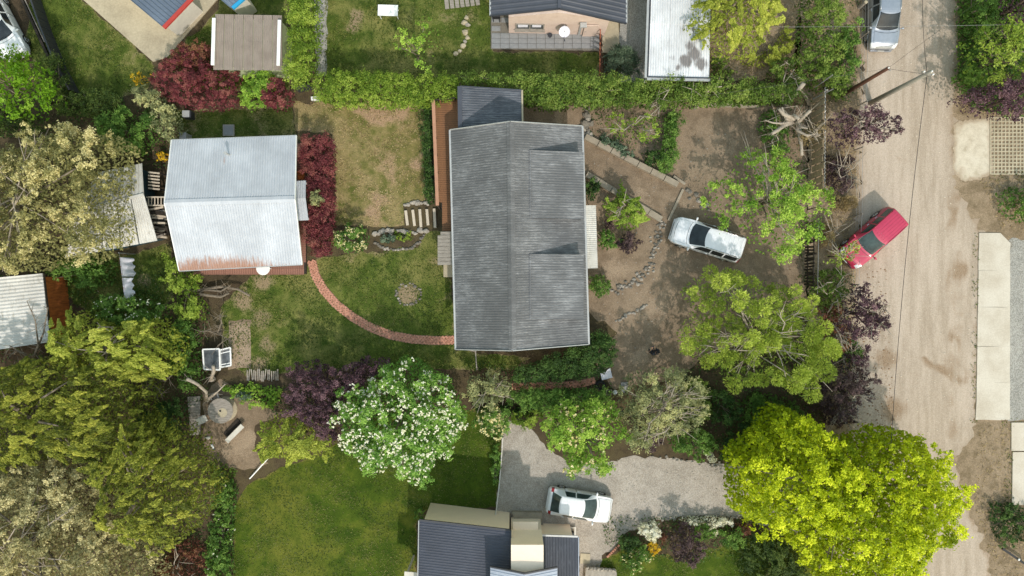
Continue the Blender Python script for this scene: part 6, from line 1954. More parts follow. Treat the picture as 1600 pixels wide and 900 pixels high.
q = W(470, 275, .8); b = MB(); b.box((q[0], q[1], .75), (.42, .42, .05)); b.build('seat', M['wood_orange'], t); b = MB(); b.box((q[0], q[1] + .22, 1.0), (.42, .05, .45)); b.build('backrest', M['wood_orange'], t)
for sx in (-.18, .18):
    for sy in (-.18, .18):
        b = MB(); b.bar((q[0] + sx, q[1] + sy, .32), (q[0] + sx, q[1] + sy, .73), .04, .04); b.build('leg', M['dark_wood'], t)

# ---------------------------------------------------------------- bare and pruned trees
def bare_tree(name, label, base, z, branches, bark, r=.14, cat='tree', seed=0, twigs=0, split=True):
    """branches: lists of (px, py, z, radius)"""
    q = W(*base)
    t = thing(name, q, label, cat)
    rg = random.Random(seed)
    b = MB(); b.tube([(q[0], q[1], -.05), (q[0] + .03, q[1], z * .5), (q[0], q[1], z)], [r * 1.15, r, r * .95], 9); b.build('trunk', M[bark], t, smooth=True)
    for br in branches:
        bb = MB(); P = [(q[0], q[1], z * .95)] + [W(x, yy, zz) for x, yy, zz, _ in br]; R_ = [r * .8] + [k[3] for k in br]
        bb.tube(P, R_, 7)
        o = bb.build('branch', M[bark], t, smooth=True)
        if twigs:
            tw = MB()
            for k in range(twigs):
                i = rg.randrange(1, len(P)); f = Vector(P[i - 1]).lerp(Vector(P[i]), rg.uniform(.3, 1))
                d = Vector((rg.gauss(0, 1), rg.gauss(0, 1), rg.uniform(-.1, .6))).normalized() * rg.uniform(.3, .9)
                tw.tube([f, f + d * .5 + Vector((0, 0, .05)), f + d], [.018, .013, .006], 4)
            tw.build('twig', M[bark], o, kind='stuff')
    return t
bare_tree('pruned_tree', 'heavily pruned bare tree with thick stubby limbs beside the plank fence', (1232, 196), 1.6, [
    [(1238, 185, 2.2, .13), (1224, 178, 2.6, .12), (1217, 170, 2.8, .09)], [(1246, 192, 2.1, .13), (1258, 180, 2.6, .11), (1266, 173, 3.0, .1)], [(1225, 196, 2.1, .13), (1214, 204, 2.3, .12), (1206, 209, 2.5, .1)],
    [(1246, 205, 2.0, .1), (1262, 212, 2.3, .08), (1278, 208, 2.5, .06)], [(1240, 180, 2.6, .1), (1248, 186, 2.9, .09)], [(1222, 193, 2.3, .07), (1208, 192, 2.5, .05), (1195, 188, 2.7, .03)], [(1250, 215, 1.6, .13), (1252, 228, 1.6, .1), (1253, 243, 1.7, .09)], [(1228, 186, 2.3, .08), (1222, 168, 3.0, .06)], [(1250, 198, 2.4, .07), (1262, 201, 2.7, .05)]], 'pale_bark', .2, seed=1, twigs=5)
bare_tree('fallen_trunk', 'pale leaning cut trunk across the hedge below the lichen roof', (1086, 168), .5, [[(1098, 152, 1.5, .14), (1110, 135, 2.2, .12)], [(1098, 150, 1.9, .05), (1078, 138, 2.6, .03)], [(1110, 138, 2.3, .05), (1128, 135, 2.8, .03)]], 'pale_bark', .15, 'tree trunk', 2, 6)
bare_tree('fallen_trunk', 'pale leaning stump crossing the hedge near the plank fence', (1226, 165), .5, [[(1240, 150, 1.4, .16), (1256, 130, 2.2, .14)]], 'pale_bark', .17, 'tree trunk', 3, 3)
bare_tree('bare_shrub', 'leafless pale shrub over the hedge behind the dirt bed', (1026, 168), .8, [[(1025, 160, 1.6, .05), (1028, 146, 2.2, .02)], [(1018, 165, 1.3, .05), (1016, 172, 1.6, .03)], [(1034, 158, 1.8, .04), (1046, 140, 2.6, .02)], [(1030, 170, 1.4, .04), (1029, 178, 1.6, .02)]], 'pale_bark', .09, 'shrub', 4, 8)
bare_tree('pruned_tree', 'cut pale trunk bending over the green shrubs beside the reel table', (330, 622), .7, [[(322, 612, 1.3, .1), (308, 600, 2.0, .1), (292, 592, 2.6, .11)], [(340, 612, 1.5, .05), (352, 600, 2.0, .03)]], 'pale_bark', .15, 'tree', 5, 4)
bare_tree('pruned_tree', 'short cut trunk in front of the cold frame', (335, 592), .6, [[(334, 580, 1.2, .12), (333, 572, 1.7, .1)]], 'pale_bark', .13, 'tree', 6, 10)
bare_tree('fallen_trunk', 'dead grey branches lying along the dirt below the white roofed house', (320, 452), .3, [[(312, 460, .5, .09), (345, 464, .5, .08), (358, 458, .6, .06)], [(345, 448, .4, .1), (372, 452, .5, .08), (390, 462, .6, .07)], [(300, 455, .5, .08), (296, 451, .5, .06)], [(345, 455, .5, .05), (360, 446, .9, .04)]], 'bark', .14, 'dead branches', 7, 8)
bare_tree('bare_shrub', 'dry leafless shrub above the cold frame', (345, 520), .6, [[(325, 517, 1.2, .05), (312, 518, 1.5, .03)], [(346, 505, 1.2, .04), (344, 490, 1.5, .02)], [(355, 530, 1.0, .04), (340, 540, 1.3, .02)]], 'bark', .08, 'shrub', 8, 16)
bare_tree('bare_shrub', 'grey bare branches hanging over the dark gap between conifers', (246, 588), 1.0, [[(235, 600, 2.0, .06), (222, 610, 2.4, .03)], [(258, 595, 1.8, .06), (270, 585, 2.2, .03)], [(245, 605, 2.0, .05), (252, 616, 2.2, .02)]], 'bark', .1, 'shrub', 9, 16)
bare_tree('bare_shrub', 'sparse bare tree with few leaves over the corner of the white shed roof', (72, 565), 1.5, [[(60, 540, 3.0, .06), (55, 500, 4.2, .03), (42, 470, 4.8, .02)], [(40, 555, 2.8, .06), (15, 540, 3.6, .03)], [(60, 575, 2.5, .06), (20, 575, 3.4, .03)], [(68, 520, 3.4, .05), (75, 480, 4.4, .02)]], 'bark', .11, 'tree', 10, 16)

# pebbles and leaf litter
rngp = np.random.default_rng(12)
def pebbles(label, polys, dens, r, mk, seed):
    rng = np.random.default_rng(seed)
    P = np.concatenate([sample(po, int(dens * area(po)), rng) for po in polys])
    n = len(P)
    base = np.array([(1, 0, 0), (0, 1, 0), (-1, 0, 0), (0, -1, 0), (0, 0, .7), (.0, .0, -.3)])
    fc = np.array([(0, 1, 4), (1, 2, 4), (2, 3, 4), (3, 0, 4), (1, 0, 5), (2, 1, 5), (3, 2, 5), (0, 3, 5)])
    a = rng.uniform(0, 6.28, n); s = r * rng.uniform(.4, 1.4, n) ** 1.5
    ca, sa = np.cos(a), np.sin(a)
    V = np.empty((n, 6, 3))
    V[:, :, 0] = P[:, None, 0] + s[:, None] * (base[None, :, 0] * ca[:, None] - base[None, :, 1] * sa[:, None])
    V[:, :, 1] = P[:, None, 1] + s[:, None] * (base[None, :, 0] * sa[:, None] + base[None, :, 1] * ca[:, None]) * .8
    V[:, :, 2] = .022 + .5 * s[:, None] * base[None, :, 2]
    F = (np.arange(n)[:, None, None] * 6 + fc[None]).reshape(-1, 3)
    o = np_mesh('pebbles', V.reshape(-1, 3), F, M[mk]); tag(o, label, None, None, 'stuff')
ROADP = PX([(1350, 0), (1490, 0), (1490, 300), (1520, 400), (1520, 660), (1480, 740), (1520, 860), (1340, 860), (1340, 250)])
pebbles('loose pale pebbles scattered over the dirt road', [ROADP], 2.2, .045, 'log', 1)
pebbles('brown stones and leaf litter at the road edges', [PX([(1340, 520), (1390, 520), (1400, 700), (1340, 700)]), PX([(1355, 420), (1385, 420), (1385, 520), (1345, 520)])], 14, .05, 'litter', 2)
pebbles('small stones over the dirt yard', [PX([(925, 215), (1250, 200), (1250, 440), (1060, 560), (960, 560), (925, 480)])], 2.0, .035, 'stone', 3)
pebbles('loose stones over the gravel driveway', [PX([(790, 690), (860, 700), (1000, 725), (1150, 735), (1150, 800), (980, 815), (950, 850), (800, 790)])], 6, .045, 'stone', 4)
scatter('litter', 'dry fallen leaves and twigs over the dirt yard', [PX([(925, 215), (1250, 200), (1250, 440), (1060, 560), (960, 560), (925, 480)]), PX([(1340, 500), (1400, 500), (1400, 720), (1330, 720)])], 10, .09, 'litter', (.0, .02), .5, .1, 9)
# ---------------------------------------------------------------- trees
TREES = 'trees of the gardens'
plant('tree', 'big yellow-green maple tree overhanging the lower end of the road', 'tree', [(1155, 725), (1172, 700), (1195, 690), (1200, 668), (1225, 655), (1258, 652), (1288, 668), (1318, 682), (1348, 690), (1385, 682), (1430, 682), (1465, 695), (1480, 735), (1505, 768), (1492, 800), (1510, 825), (1480, 850), (1452, 875), (1440, 910), (1400, 940), (1300, 940), (1275, 900), (1250, 870), (1225, 840), (1195, 828), (1170, 800), (1152, 765)], 7.5, 'maple', 3.4, 1.2, .15, .34, TREES, (1315, 740), .26, limbs=14, bumpy=.75, cover=1.45, fill=.85, under=2.0, ratio=.6, gap=.2, squash=1.0)
plant('tree', 'lime green tree by the white car in the corner', 'tree', [(-40, 95), (10, 88), (38, 82), (55, 100), (66, 140), (55, 165), (25, 178), (-40, 178)], 6, 'lime', 3, .8, .19, .5, TREES, limbs=6, bumpy=.5)
plant('tree', 'large olive-cream tree spreading over the small outbuilding', 'tree', [(-60, 230), (0, 215), (30, 203), (70, 192), (110, 190), (150, 207), (182, 225), (190, 255), (182, 285), (178, 310), (186, 345), (172, 360), (165, 378), (148, 398), (122, 415), (95, 398), (60, 405), (20, 418), (-60, 420)], 6.5, 'olive_cream', 3.6, 1.2, .13, .34, TREES, (60, 320), .26, limbs=14, bumpy=.8, cover=1.5, fill=.85, under=.8, gap=.4, bare=10)
plant('tree', 'drooping olive-green cypress at the left edge below the white shed', 'tree', [(-60, 600), (0, 588), (40, 562), (80, 560), (130, 565), (200, 560), (225, 590), (222, 640), (235, 690), (210, 730), (150, 735), (90, 722), (40, 728), (-60, 740)], 7.0, 'cypress', 3.4, .8, .13, .27, TREES, (75, 620), .25, limbs=12, bumpy=.8, mode='spray', cover=1.7, fill=.85, under=.8, gap=.4, ratio=.42, droop=.5)
plant('tree', 'tall feathery green-gold cypress beside the reel table clearing', 'tree', [(215, 640), (235, 670), (290, 680), (318, 720), (325, 770), (312, 825), (280, 848), (245, 872), (205, 862), (170, 830), (160, 780), (165, 730), (185, 690)], 7.5, 'cypress', 3.4, .8, .13, .27, TREES, (270, 740), .25, limbs=12, bumpy=.8, mode='spray', cover=1.7, fill=.85, under=.8, gap=.4, ratio=.42, droop=.5)
plant('tree', 'bushy yellow-green conifer touching the corner of the white shed', 'tree', [(72, 520), (105, 500), (150, 498), (180, 510), (240, 498), (258, 530), (272, 560), (262, 590), (215, 600), (150, 590), (95, 575), (75, 550)], 5.5, 'conifer_yellow', 2.6, .6, .13, .3, TREES, (190, 535), .2, limbs=9, bumpy=.6, mode='spray', cover=1.9, fill=.75, under=.9, ratio=.45, bare=3)
plant('tree', 'pale cream-leaved tree with bare grey twigs in the lower left corner', 'tree', [(-60, 745), (20, 735), (70, 728), (120, 730), (160, 745), (165, 800), (175, 850), (228, 880), (235, 950), (-60, 950)], 6.0, 'cream', 3.0, .8, .125, .34, TREES, (80, 790), .22, limbs=12, bumpy=.8, cover=1.5, fill=.85, under=.8, gap=.4, bare=20)
plant('tree', 'dark purple plum tree beside the white-flowering tree', 'tree', [(455, 572), (485, 562), (515, 575), (558, 560), (598, 562), (605, 580), (580, 600), (552, 620), (535, 645), (530, 690), (495, 672), (452, 650), (442, 620)], 3.6, 'plum', 1.8, .5, .1, .27, TREES, limbs=8, bumpy=.4, bark='dark_bark', cover=1.7)
plant('tree', 'rounded green tree covered with white blossom above the mown lawn', 'tree', [(600, 572), (625, 558), (655, 557), (680, 570), (702, 595), (715, 620), (726, 648), (712, 685), (702, 715), (680, 732), (664, 758), (640, 758), (610, 745), (575, 738), (548, 715), (526, 688), (520, 655), (538, 622), (562, 600)], 4.9, 'bloom_green', 2.3, .6, .13, .32, TREES, (635, 630), .2, limbs=10, bumpy=.3, cover=2.0, fill=.75, under=.8, bloom=('white_bloom', 900, .12))
plant('tree', 'soft pale yellow-green conifer at the corner of the mown lawn', 'tree', [(402, 655), (430, 642), (460, 648), (490, 672), (512, 690), (510, 712), (488, 728), (450, 735), (412, 715), (396, 690)], 4.0, 'conifer_yellow', 1.8, .4, .13, .38, TREES, limbs=6, bumpy=.4, mode='spray', cover=1.9, ratio=.5)
plant('shrub', 'small green bush with cream blossom between mown lawn and driveway', 'shrub', [(748, 642), (770, 632), (793, 642), (796, 664), (784, 682), (762, 681), (747, 664)], 2.4, 'mid_green', 1.2, .2, .12, .28, None, limbs=4, trunk_r=.07, bloom=('cream_bloom', 110, .13))
plant('shrub', 'olive-grey shrub below the corner of the dark roofed house', 'shrub', [(735, 588), (770, 578), (797, 592), (794, 618), (770, 632), (738, 628), (724, 606)], 3.0, 'grey_green', 1.5, .3, .12, .33, None, limbs=6, trunk_r=.08, bare=4)
plant('tree', 'fresh green tree with scattered white blossom at the top of the driveway', 'tree', [(857, 650), (880, 637), (920, 632), (950, 642), (982, 655), (982, 690), (962, 715), (956, 742), (940, 748), (915, 738), (888, 738), (872, 718), (858, 698), (850, 670)], 3.8, 'fresh', 1.8, .5, .13, .36, TREES, (905, 665), .14, limbs=8, bumpy=.35, bloom=('cream_bloom', 110, .14))
plant('tree', 'grey-branched thin-leaved tree beside the white tub', 'tree', [(968, 622), (988, 592), (1012, 575), (1050, 584), (1088, 580), (1112, 602), (1116, 640), (1096, 662), (1060, 668), (1040, 690), (1012, 700), (985, 688), (970, 658)], 3.6, 'grey_green', 2.0, .5, .12, .36, TREES, (1010, 640), .11, limbs=10, bumpy=.5, cover=1.7, fill=.65, under=.3, gap=.5, bare=22, bark='pale_bark')
plant('tree', 'large open-crowned pine with exposed grey branches by the dirt yard', 'tree', [(1068, 452), (1095, 442), (1115, 424), (1150, 428), (1180, 442), (1232, 438), (1258, 462), (1285, 500), (1300, 530), (1290, 575), (1275, 632), (1250, 622), (1222, 598), (1192, 602), (1172, 620), (1150, 606), (1130, 588), (1095, 568), (1065, 556), (1075, 520), (1080, 490)], 4.4, 'pine', 2.4, 1.4, .16, .42, TREES, (1165, 510), .22, limbs=16, bumpy=.8, mode='tuft', cover=2.0, fill=.8, ratio=.34, under=.3, bare=34, gap=.6, bark='bark')
plant('tree', 'open light green tree above the white long-roofed car', 'tree', [(1096, 314), (1114, 288), (1140, 262), (1164, 232), (1195, 234), (1228, 244), (1250, 272), (1272, 308), (1276, 350), (1255, 384), (1225, 396), (1188, 384), (1158, 356), (1116, 346)], 4.2, 'fresh', 2.2, .8, .14, .38, TREES, (1180, 320), .14, limbs=12, bumpy=.6, cover=1.5, fill=.7, under=.15, gap=.7, bare=12)
plant('tree', 'purple plum tree beside the foot of the utility poles', 'tree', [(1300, 180), (1338, 168), (1372, 165), (1402, 182), (1404, 205), (1388, 220), (1350, 232), (1320, 230), (1296, 215)], 3.6, 'plum', 2.0, .8, .11, .3, 'plum trees along the road', limbs=9, bumpy=.35, cover=1.2, fill=.6, bark='dark_bark', bare=5)
plant('tree', 'purple plum tree between the pine and the road', 'tree', [(1318, 468), (1345, 448), (1372, 452), (1376, 480), (1392, 500), (1382, 528), (1345, 536), (1312, 518)], 3.8, 'plum', 2.0, .8, .11, .3, 'plum trees along the road', limbs=9, bumpy=.35, cover=1.15, fill=.6, bark='dark_bark', bare=6)
plant('tree', 'dark purple plum tree above the yellow-green maple', 'tree', [(1295, 592), (1338, 562), (1368, 592), (1366, 610), (1346, 630), (1328, 650), (1290, 648), (1276, 620)], 3.4, 'plum_dark', 1.8, .6, .11, .32, 'plum trees along the road', limbs=9, bumpy=.35, cover=1.4, fill=.6, bark='dark_bark', bare=4)
plant('tree', 'yellow-green leaved tree across the road from the concrete pole', 'tree', [(1514, 58), (1550, 40), (1590, 52), (1640, 70), (1640, 112), (1570, 116), (1532, 100)], 5.0, 'hedge_bright', 2.6, .8, .14, .4, TREES, limbs=8, bumpy=.5, cover=1.2, fill=.5, under=.25)
plant('tree', 'purple tree below the yellow-green one across the road', 'tree', [(1502, 152), (1535, 125), (1575, 118), (1650, 100), (1650, 180), (1592, 182), (1560, 172), (1518, 166)], 4.6, 'plum', 2.4, .6, .12, .38, TREES, limbs=8, bumpy=.5, cover=1.5, bark='dark_bark')
plant('tree', 'purple tree at the top right corner', 'tree', [(1540, -30), (1570, -20), (1580, 30), (1650, 40), (1650, -40)], 4.6, 'plum', 2.4, .6, .12, .38, TREES, limbs=7, bumpy=.5, cover=1.5, bark='dark_bark')
plant('shrub', 'dark green shrub on the verge at the top right', 'shrub', [(1496, -30), (1540, -30), (1545, 30), (1525, 70), (1500, 50)], 2.4, 'mid_green', 1.0, .1, .13, .35, None, limbs=5, trunk_r=.08)
plant('shrub', 'green shrub behind the purple tree on the far verge', 'shrub', [(1498, 95), (1520, 100), (1545, 120), (1510, 150), (1496, 135)], 1.6, 'mid_green', .8, .1, .13, .3, None, limbs=5, trunk_r=.06)
plant('tree', 'broad yellow-green conifer beside the lichen covered roof', 'tree', [(1080, -50), (1085, 5), (1080, 28), (1095, 45), (1112, 58), (1128, 74), (1160, 76), (1190, 70), (1212, 40), (1225, 0), (1228, -50)], 5.5, 'conifer_yellow', 2.8, .8, .13, .3, TREES, limbs=9, bumpy=.6, mode='spray', cover=1.9, ratio=.45, droop=.4)
plant('shrub', 'tall green shrub above the pruned tree on the road side', 'shrub', [(1245, -30), (1296, -30), (1306, 20), (1300, 60), (1303, 95), (1285, 110), (1255, 100), (1245, 60), (1250, 20)], 3.0, 'hedge', 1.5, .2, .13, .38, None, limbs=7, trunk_r=.08, bumpy=.4)
plant('shrub', 'leafy green weeds beside the silver car', 'shrub', [(1308, 55), (1325, 45), (1338, 60), (1340, 110), (1322, 135), (1300, 130), (1312, 95)], 1.3, 'mid_green', .6, .05, .14, .3, None, limbs=5, trunk_r=.05)
plant('shrub', 'green bush at the corner of the hedge beside the road fence', 'shrub', [(1262, 105), (1300, 112), (1330, 130), (1325, 155), (1295, 150), (1262, 135)], 1.6, 'hedge', .8, .1, .13, .33, None, limbs=5, trunk_r=.06)
plant('tree', 'young light green tree standing on the patchy lawn', 'tree', [(618, 68), (632, 68), (646, 74), (655, 56), (660, 40), (670, 46), (682, 40), (687, 56), (694, 66), (688, 80), (672, 86), (672, 104), (660, 96), (640, 92), (630, 82)], 3.4, 'fresh', 2.2, 1.0, .12, .26, TREES, (653, 106), .07, limbs=10, bumpy=.3, cover=.95, fill=.5, under=.05, gap=.6, zp=2.5)
plant('tree', 'red-leaved spreading shrub below the brown-roofed shed', 'shrub', [(242, 115), (265, 98), (292, 70), (326, 68), (332, 108), (378, 114), (372, 140), (380, 165), (345, 172), (300, 172), (258, 158), (242, 138)], 2.2, 'red', 1.3, .2, .09, .24, None, limbs=8, trunk_r=.09, bumpy=.3, bark='dark_bark')
plant('shrub', 'bright green bush between the red shrub and the tall hedge', 'shrub', [(372, 126), (398, 113), (430, 114), (438, 138), (420, 162), (388, 173), (370, 155)], 2.1, 'fresh', 1.1, .2, .12, .3, None, limbs=6, trunk_r=.07)
plant('shrub', 'small dark red bush beside the bright green bush', 'shrub', [(426, 130), (445, 132), (462, 148), (455, 170), (430, 175), (418, 163)], 2.0, 'red', .9, .2, .12, .28, None, limbs=5, trunk_r=.05, bark='dark_bark')
# ---------------------------------------------------------------- hedges
def hedge(label, pts, z1, lk, leaf=.105, cl=.22, name='hedge', **kw):
    a = dict(gap=.1, jit=.1, sprig=.34, flat=.45, bumpy=.07, cover=2.3, fill=.6, under=.9, zr=z1 * .72, zb=.1, limbs=12, trunk_r=.06, part='foliage', stem='stem')
    a.update(kw)
    return plant(name, label, 'hedge', pts, z1, lk, leaf=leaf, cl=cl, zp=z1 * .9, inset=.2, **a)
hedge('broad clipped hedge above the dry lawn', [(490, 122), (520, 114), (600, 115), (715, 117), (718, 150), (690, 158), (660, 165), (560, 165), (500, 157), (488, 138)], 2.5, 'hedge_bright')
hedge('darker clipped hedge behind the dark roofed house', [(716, 117), (850, 114), (1000, 121), (1008, 132), (1000, 160), (960, 166), (900, 164), (855, 170), (818, 160), (815, 138), (720, 132)], 2.5, 'hedge', leaf=.12, cl=.26, bumpy=.12)
hedge('loose hedge running from the lichen roof to the plank fence', [(1004, 128), (1110, 128), (1180, 127), (1258, 140), (1248, 158), (1100, 163), (1000, 165)], 2.0, 'hedge', leaf=.12, cl=.28, bumpy=.3)
hedge('tall narrow hedge beside the grey gravel path', [(450, -50), (495, -50), (494, 60), (488, 108), (474, 130), (448, 134), (450, 100), (450, 50)], 3.0, 'hedge_bright', bumpy=.25)
hedge('narrow dark ivy hedge along the wooden deck', [(661, 162), (676, 160), (678, 318), (666, 318), (661, 250)], 1.2, 'dark_green', leaf=.1, cl=.22)
hedge('red-leaved hedge along the side deck of the white roofed house', [(474, 214), (512, 210), (520, 232), (519, 300), (520, 360), (513, 398), (492, 402), (480, 378), (477, 345), (484, 328), (482, 285), (474, 262)], 1.9, 'red', leaf=.09, cl=.22, bumpy=.15, bark='dark_bark')
hedge('dark green sweeping hedge at the lower corner of the dark roofed house', [(803, 577), (850, 562), (900, 542), (930, 520), (958, 526), (965, 550), (953, 575), (930, 588), (870, 596), (800, 597)], 1.7, 'dark_green', bumpy=.2)
hedge('dark green hedge below the short brick path', [(798, 612), (880, 607), (948, 612), (953, 628), (900, 638), (830, 638), (790, 630)], 1.5, 'mid_green', bumpy=.25)
hedge('dark green strip hedge between the dirt bed and the yard', [(1040, 175), (1063, 172), (1059, 230), (1050, 268), (1032, 270), (1030, 250), (1040, 215)], 1.0, 'mid_green', bumpy=.25)
hedge('shaded dark hedge at the foot of the corner lawn', [(78, 150), (110, 142), (180, 144), (188, 165), (178, 180), (90, 178)], 1.8, 'conifer_dark', bumpy=.3)
hedge('shaded narrow hedge along the dark board fence', [(72, 90), (90, 82), (102, 130), (100, 150), (76, 150)], 1.7, 'conifer_dark', bumpy=.3)
# ---------------------------------------------------------------- shrubs
def shrub(label, pts, z1, lk, leaf=.12, cl=.26, zr=None, name='shrub', **kw):
    a = dict(limbs=5, trunk_r=.05, bumpy=.18, zb=.05, part='foliage', stem='stem')
    a.update(kw)
    return plant(name, label, 'shrub', pts, z1, lk, leaf=leaf, cl=cl, zr=z1 * .45 if zr is None else zr, **a)
def ring_(cx, cy, rx, ry=None, n=10, j=.12):
    rg = random.Random(int(cx * 7 + cy)); ry = ry or rx
    return [(cx + rx * (1 + rg.uniform(-j, j)) * math.cos(a), cy + ry * (1 + rg.uniform(-j, j)) * math.sin(a)) for a in [2 * math.pi * k / n for k in range(n)]]
shrub('round cream-variegated bush at the end of the red hedge', ring_(552, 374, 27, 23), 1.6, 'mid_green', bloom=('cream_bloom', 110, .1))
shrub('small clipped round green bush by the stone edging', ring_(938, 446, 17, 19, j=.06), 1.3, 'mid_green', cl=.2, leaf=.09, bumpy=.05)
shrub('dark round bush against the wall of the dark roofed house', ring_(925, 297, 12, 15), 1.2, 'dark_green', cl=.2)
shrub('spiky yellow-green conifer bush in the dirt bed', [(950, 300), (958, 318), (966, 292), (972, 268), (978, 300), (992, 312), (1005, 326), (1006, 345), (990, 362), (965, 358), (948, 340), (940, 318)], 2.2, 'hedge_bright', mode='spray', ratio=.45, cl=.3, bare=3)
shrub('purple smoke-coloured bush below the yellow-green conifer bush', ring_(982, 380, 17, 17, j=.2), 1.2, 'plum_dark', cl=.2, leaf=.09, cover=1.2)
shrub('green bush beside the white ribbed canopy', ring_(948, 374, 15, 17), 1.2, 'mid_green', cl=.22)
shrub('small purple sprouts below the spiky conifer bush', ring_(952, 352, 8, 8), .8, 'plum_dark', cl=.15, leaf=.08)
shrub('pale green rosette shrub growing inside the red hedge', ring_(496, 306, 13, 12), 2.3, 'grey_green', zr=1.9, zb=.5)
shrub('low green plants in the stone flower bed', ring_(608, 373, 10, 8), .5, 'blue_grass', cl=.16, leaf=.1)
shrub('low golden-green plants in the stone flower bed', ring_(632, 370, 14, 8), .4, 'hedge_bright', cl=.16, leaf=.08, cover=1.1)
shrub('yellow-green young trees in the dirt bed behind the house', [(945, 180), (965, 172), (990, 190), (1010, 178), (1035, 190), (1028, 220), (1005, 225), (985, 205), (968, 222), (950, 205)], 2.6, 'hedge_bright', zr=1.3, cover=.8, fill=.5, under=.2, bare=4)
shrub('grey-leaved succulents at the top of the dirt bed', [(938, 212), (962, 222), (985, 238), (995, 248), (975, 246), (950, 230), (936, 222)], .5, 'blue_grass', cl=.17, leaf=.14)
shrub('green shrub in the dirt bed beside the strip hedge', ring_(1018, 248, 14, 14), 1.0, 'dark_green', cl=.2)
shrub('dark purple bush in the front border by the maple', ring_(1072, 848, 26, 30, j=.2), 2.0, 'plum_dark', cl=.26)
shrub('mound of white flowers at the end of the driveway border', ring_(1017, 827, 16, 14, j=.2), .8, 'white_bloom', cl=.18, leaf=.08)
shrub('small white round flower clump beside the white mound', ring_(1003, 824, 8, 8), .7, 'white_bloom', cl=.15, leaf=.08)
shrub('bright yellow flowering clump below the white flowers', ring_(1020, 854, 9, 11), .7, 'yellow_bloom', cl=.15, leaf=.08)
shrub('long drift of white flowers along the driveway border', [(1060, 812), (1075, 806), (1100, 808), (1112, 806), (1145, 810), (1148, 816), (1122, 820), (1118, 834), (1108, 828), (1100, 818), (1070, 818)], .6, 'white_bloom', cl=.15, leaf=.08, cover=1.5)
shrub('white flowering sprig above the driveway', [(1096, 700), (1104, 706), (1112, 705), (1122, 718), (1118, 724), (1106, 720)], .9, 'white_bloom', cl=.13, leaf=.07, cover=1.2)
shrub('variegated green bush on the front lawn corner', ring_(992, 868, 25, 19), 1.2, 'mid_green', bloom=('cream_bloom', 50, .08))
shrub('dark low bush left of the white flower mound', ring_(982, 846, 16, 14), 1.0, 'dark_green')
shrub('green bush between white drift and purple bush', ring_(1095, 828, 18, 14), 1.0, 'mid_green')
shrub('leafy green bush in the middle of the front border', ring_(1140, 838, 17, 16), 1.1, 'mid_green')
shrub('rust-red small bush at the end of the front border', ring_(1160, 824, 10, 8), .7, 'red_brown', cl=.16)
shrub('small orange-flowered plant near the white mound', ring_(1034, 840, 6, 8), .5, 'red_brown', cl=.14)
shrub('large dark feathery bush beneath the maple', [(1160, 840), (1185, 832), (1225, 840), (1262, 880), (1275, 950), (1180, 950), (1155, 890)], 2.0, 'conifer_dark', mode='spray', ratio=.35, leaf=.15, cl=.32)
shrub('green bushes over the upper driveway edge', [(1042, 690), (1060, 672), (1095, 668), (1118, 680), (1112, 705), (1085, 718), (1055, 708)], 1.8, 'mid_green', cl=.3)
shrub('dark bush between the driveway and the pine', [(1118, 690), (1150, 660), (1190, 665), (1195, 700), (1170, 720), (1125, 720)], 1.8, 'dark_green', cl=.3)
shrub('dark understorey bush below the pine', [(1105, 600), (1140, 615), (1155, 640), (1140, 662), (1110, 660), (1112, 630)], 1.5, 'dark_green', cl=.3)
shrub('purple bush under the grey-branched tree', ring_(1012, 688, 24, 18), 1.6, 'plum_dark')
shrub('grey-purple brush between pine and dark plum', [(1262, 560), (1290, 545), (1300, 580), (1282, 620), (1300, 650), (1262, 640), (1250, 600)], 1.8, 'plum_dark', cover=1.2)
shrub('tangled green and brown scrub beside the slatted gate', [(1268, 432), (1300, 420), (1322, 425), (1318, 470), (1300, 500), (1285, 480), (1262, 460)], 1.8, 'hedge', cover=1.1, bare=6)
shrub('sprays of green leaves hanging over the red bonnet', [(1308, 385), (1325, 378), (1345, 388), (1340, 405), (1318, 412), (1300, 418), (1285, 408)], 2.2, 'pine', zr=1.9, zb=1.5, cl=.2, cover=.8, fill=.5, under=.1, zp=2.0, bare=5)
shrub('light green sapling beside the end of the slatted gate', [(1265, 300), (1290, 290), (1297, 330), (1285, 350), (1262, 345)], 2.4, 'fresh', zr=1.6, cover=1.0, fill=.5, under=.1)
shrub('brown and purple scrub on the verge above the red car', [(1292, 240), (1325, 245), (1333, 280), (1325, 305), (1298, 300), (1290, 270)], 1.1, 'plum_dark', cover=1.1, bare=8)
shrub('dry straw clump above the red car', [(1296, 305), (1330, 305), (1333, 330), (1300, 330)], .6, 'straw', mode='tuft', ratio=.25)
shrub('bush on the far verge below the concrete apron', [(1560, 300), (1585, 290), (1640, 285), (1640, 345), (1590, 350), (1565, 330)], 1.5, 'mid_green', cl=.3, cover=1.2)
shrub('weedy green clump at the lower right verge', [(1548, 785), (1570, 782), (1600, 795), (1640, 800), (1640, 840), (1590, 850), (1560, 848), (1545, 815)], .7, 'dark_green', cl=.24, cover=1.1)
shrub('spiky grey-green grasses beside the willow screen', [(942, 82), (970, 80), (1000, 85), (1004, 118), (945, 120)], .9, 'blue_grass', mode='tuft', ratio=.16, leaf=.3, cl=.35)
shrub('small green bush at the corner of the beige wall', ring_(657, 802, 8, 9), 1.0, 'mid_green', cl=.16)
shrub('low green plants along the white rail fence', [(768, 700), (782, 690), (781, 740), (775, 765), (768, 745)], .8, 'mid_green', cl=.18)
shrub('twiggy brown brush between the pine and the middle plum tree', [(1268, 480), (1300, 470), (1322, 500), (1325, 545), (1300, 550), (1285, 520)], 1.8, 'red_brown', cover=1.0, fill=.5, under=.4, bare=14, gap=.6)
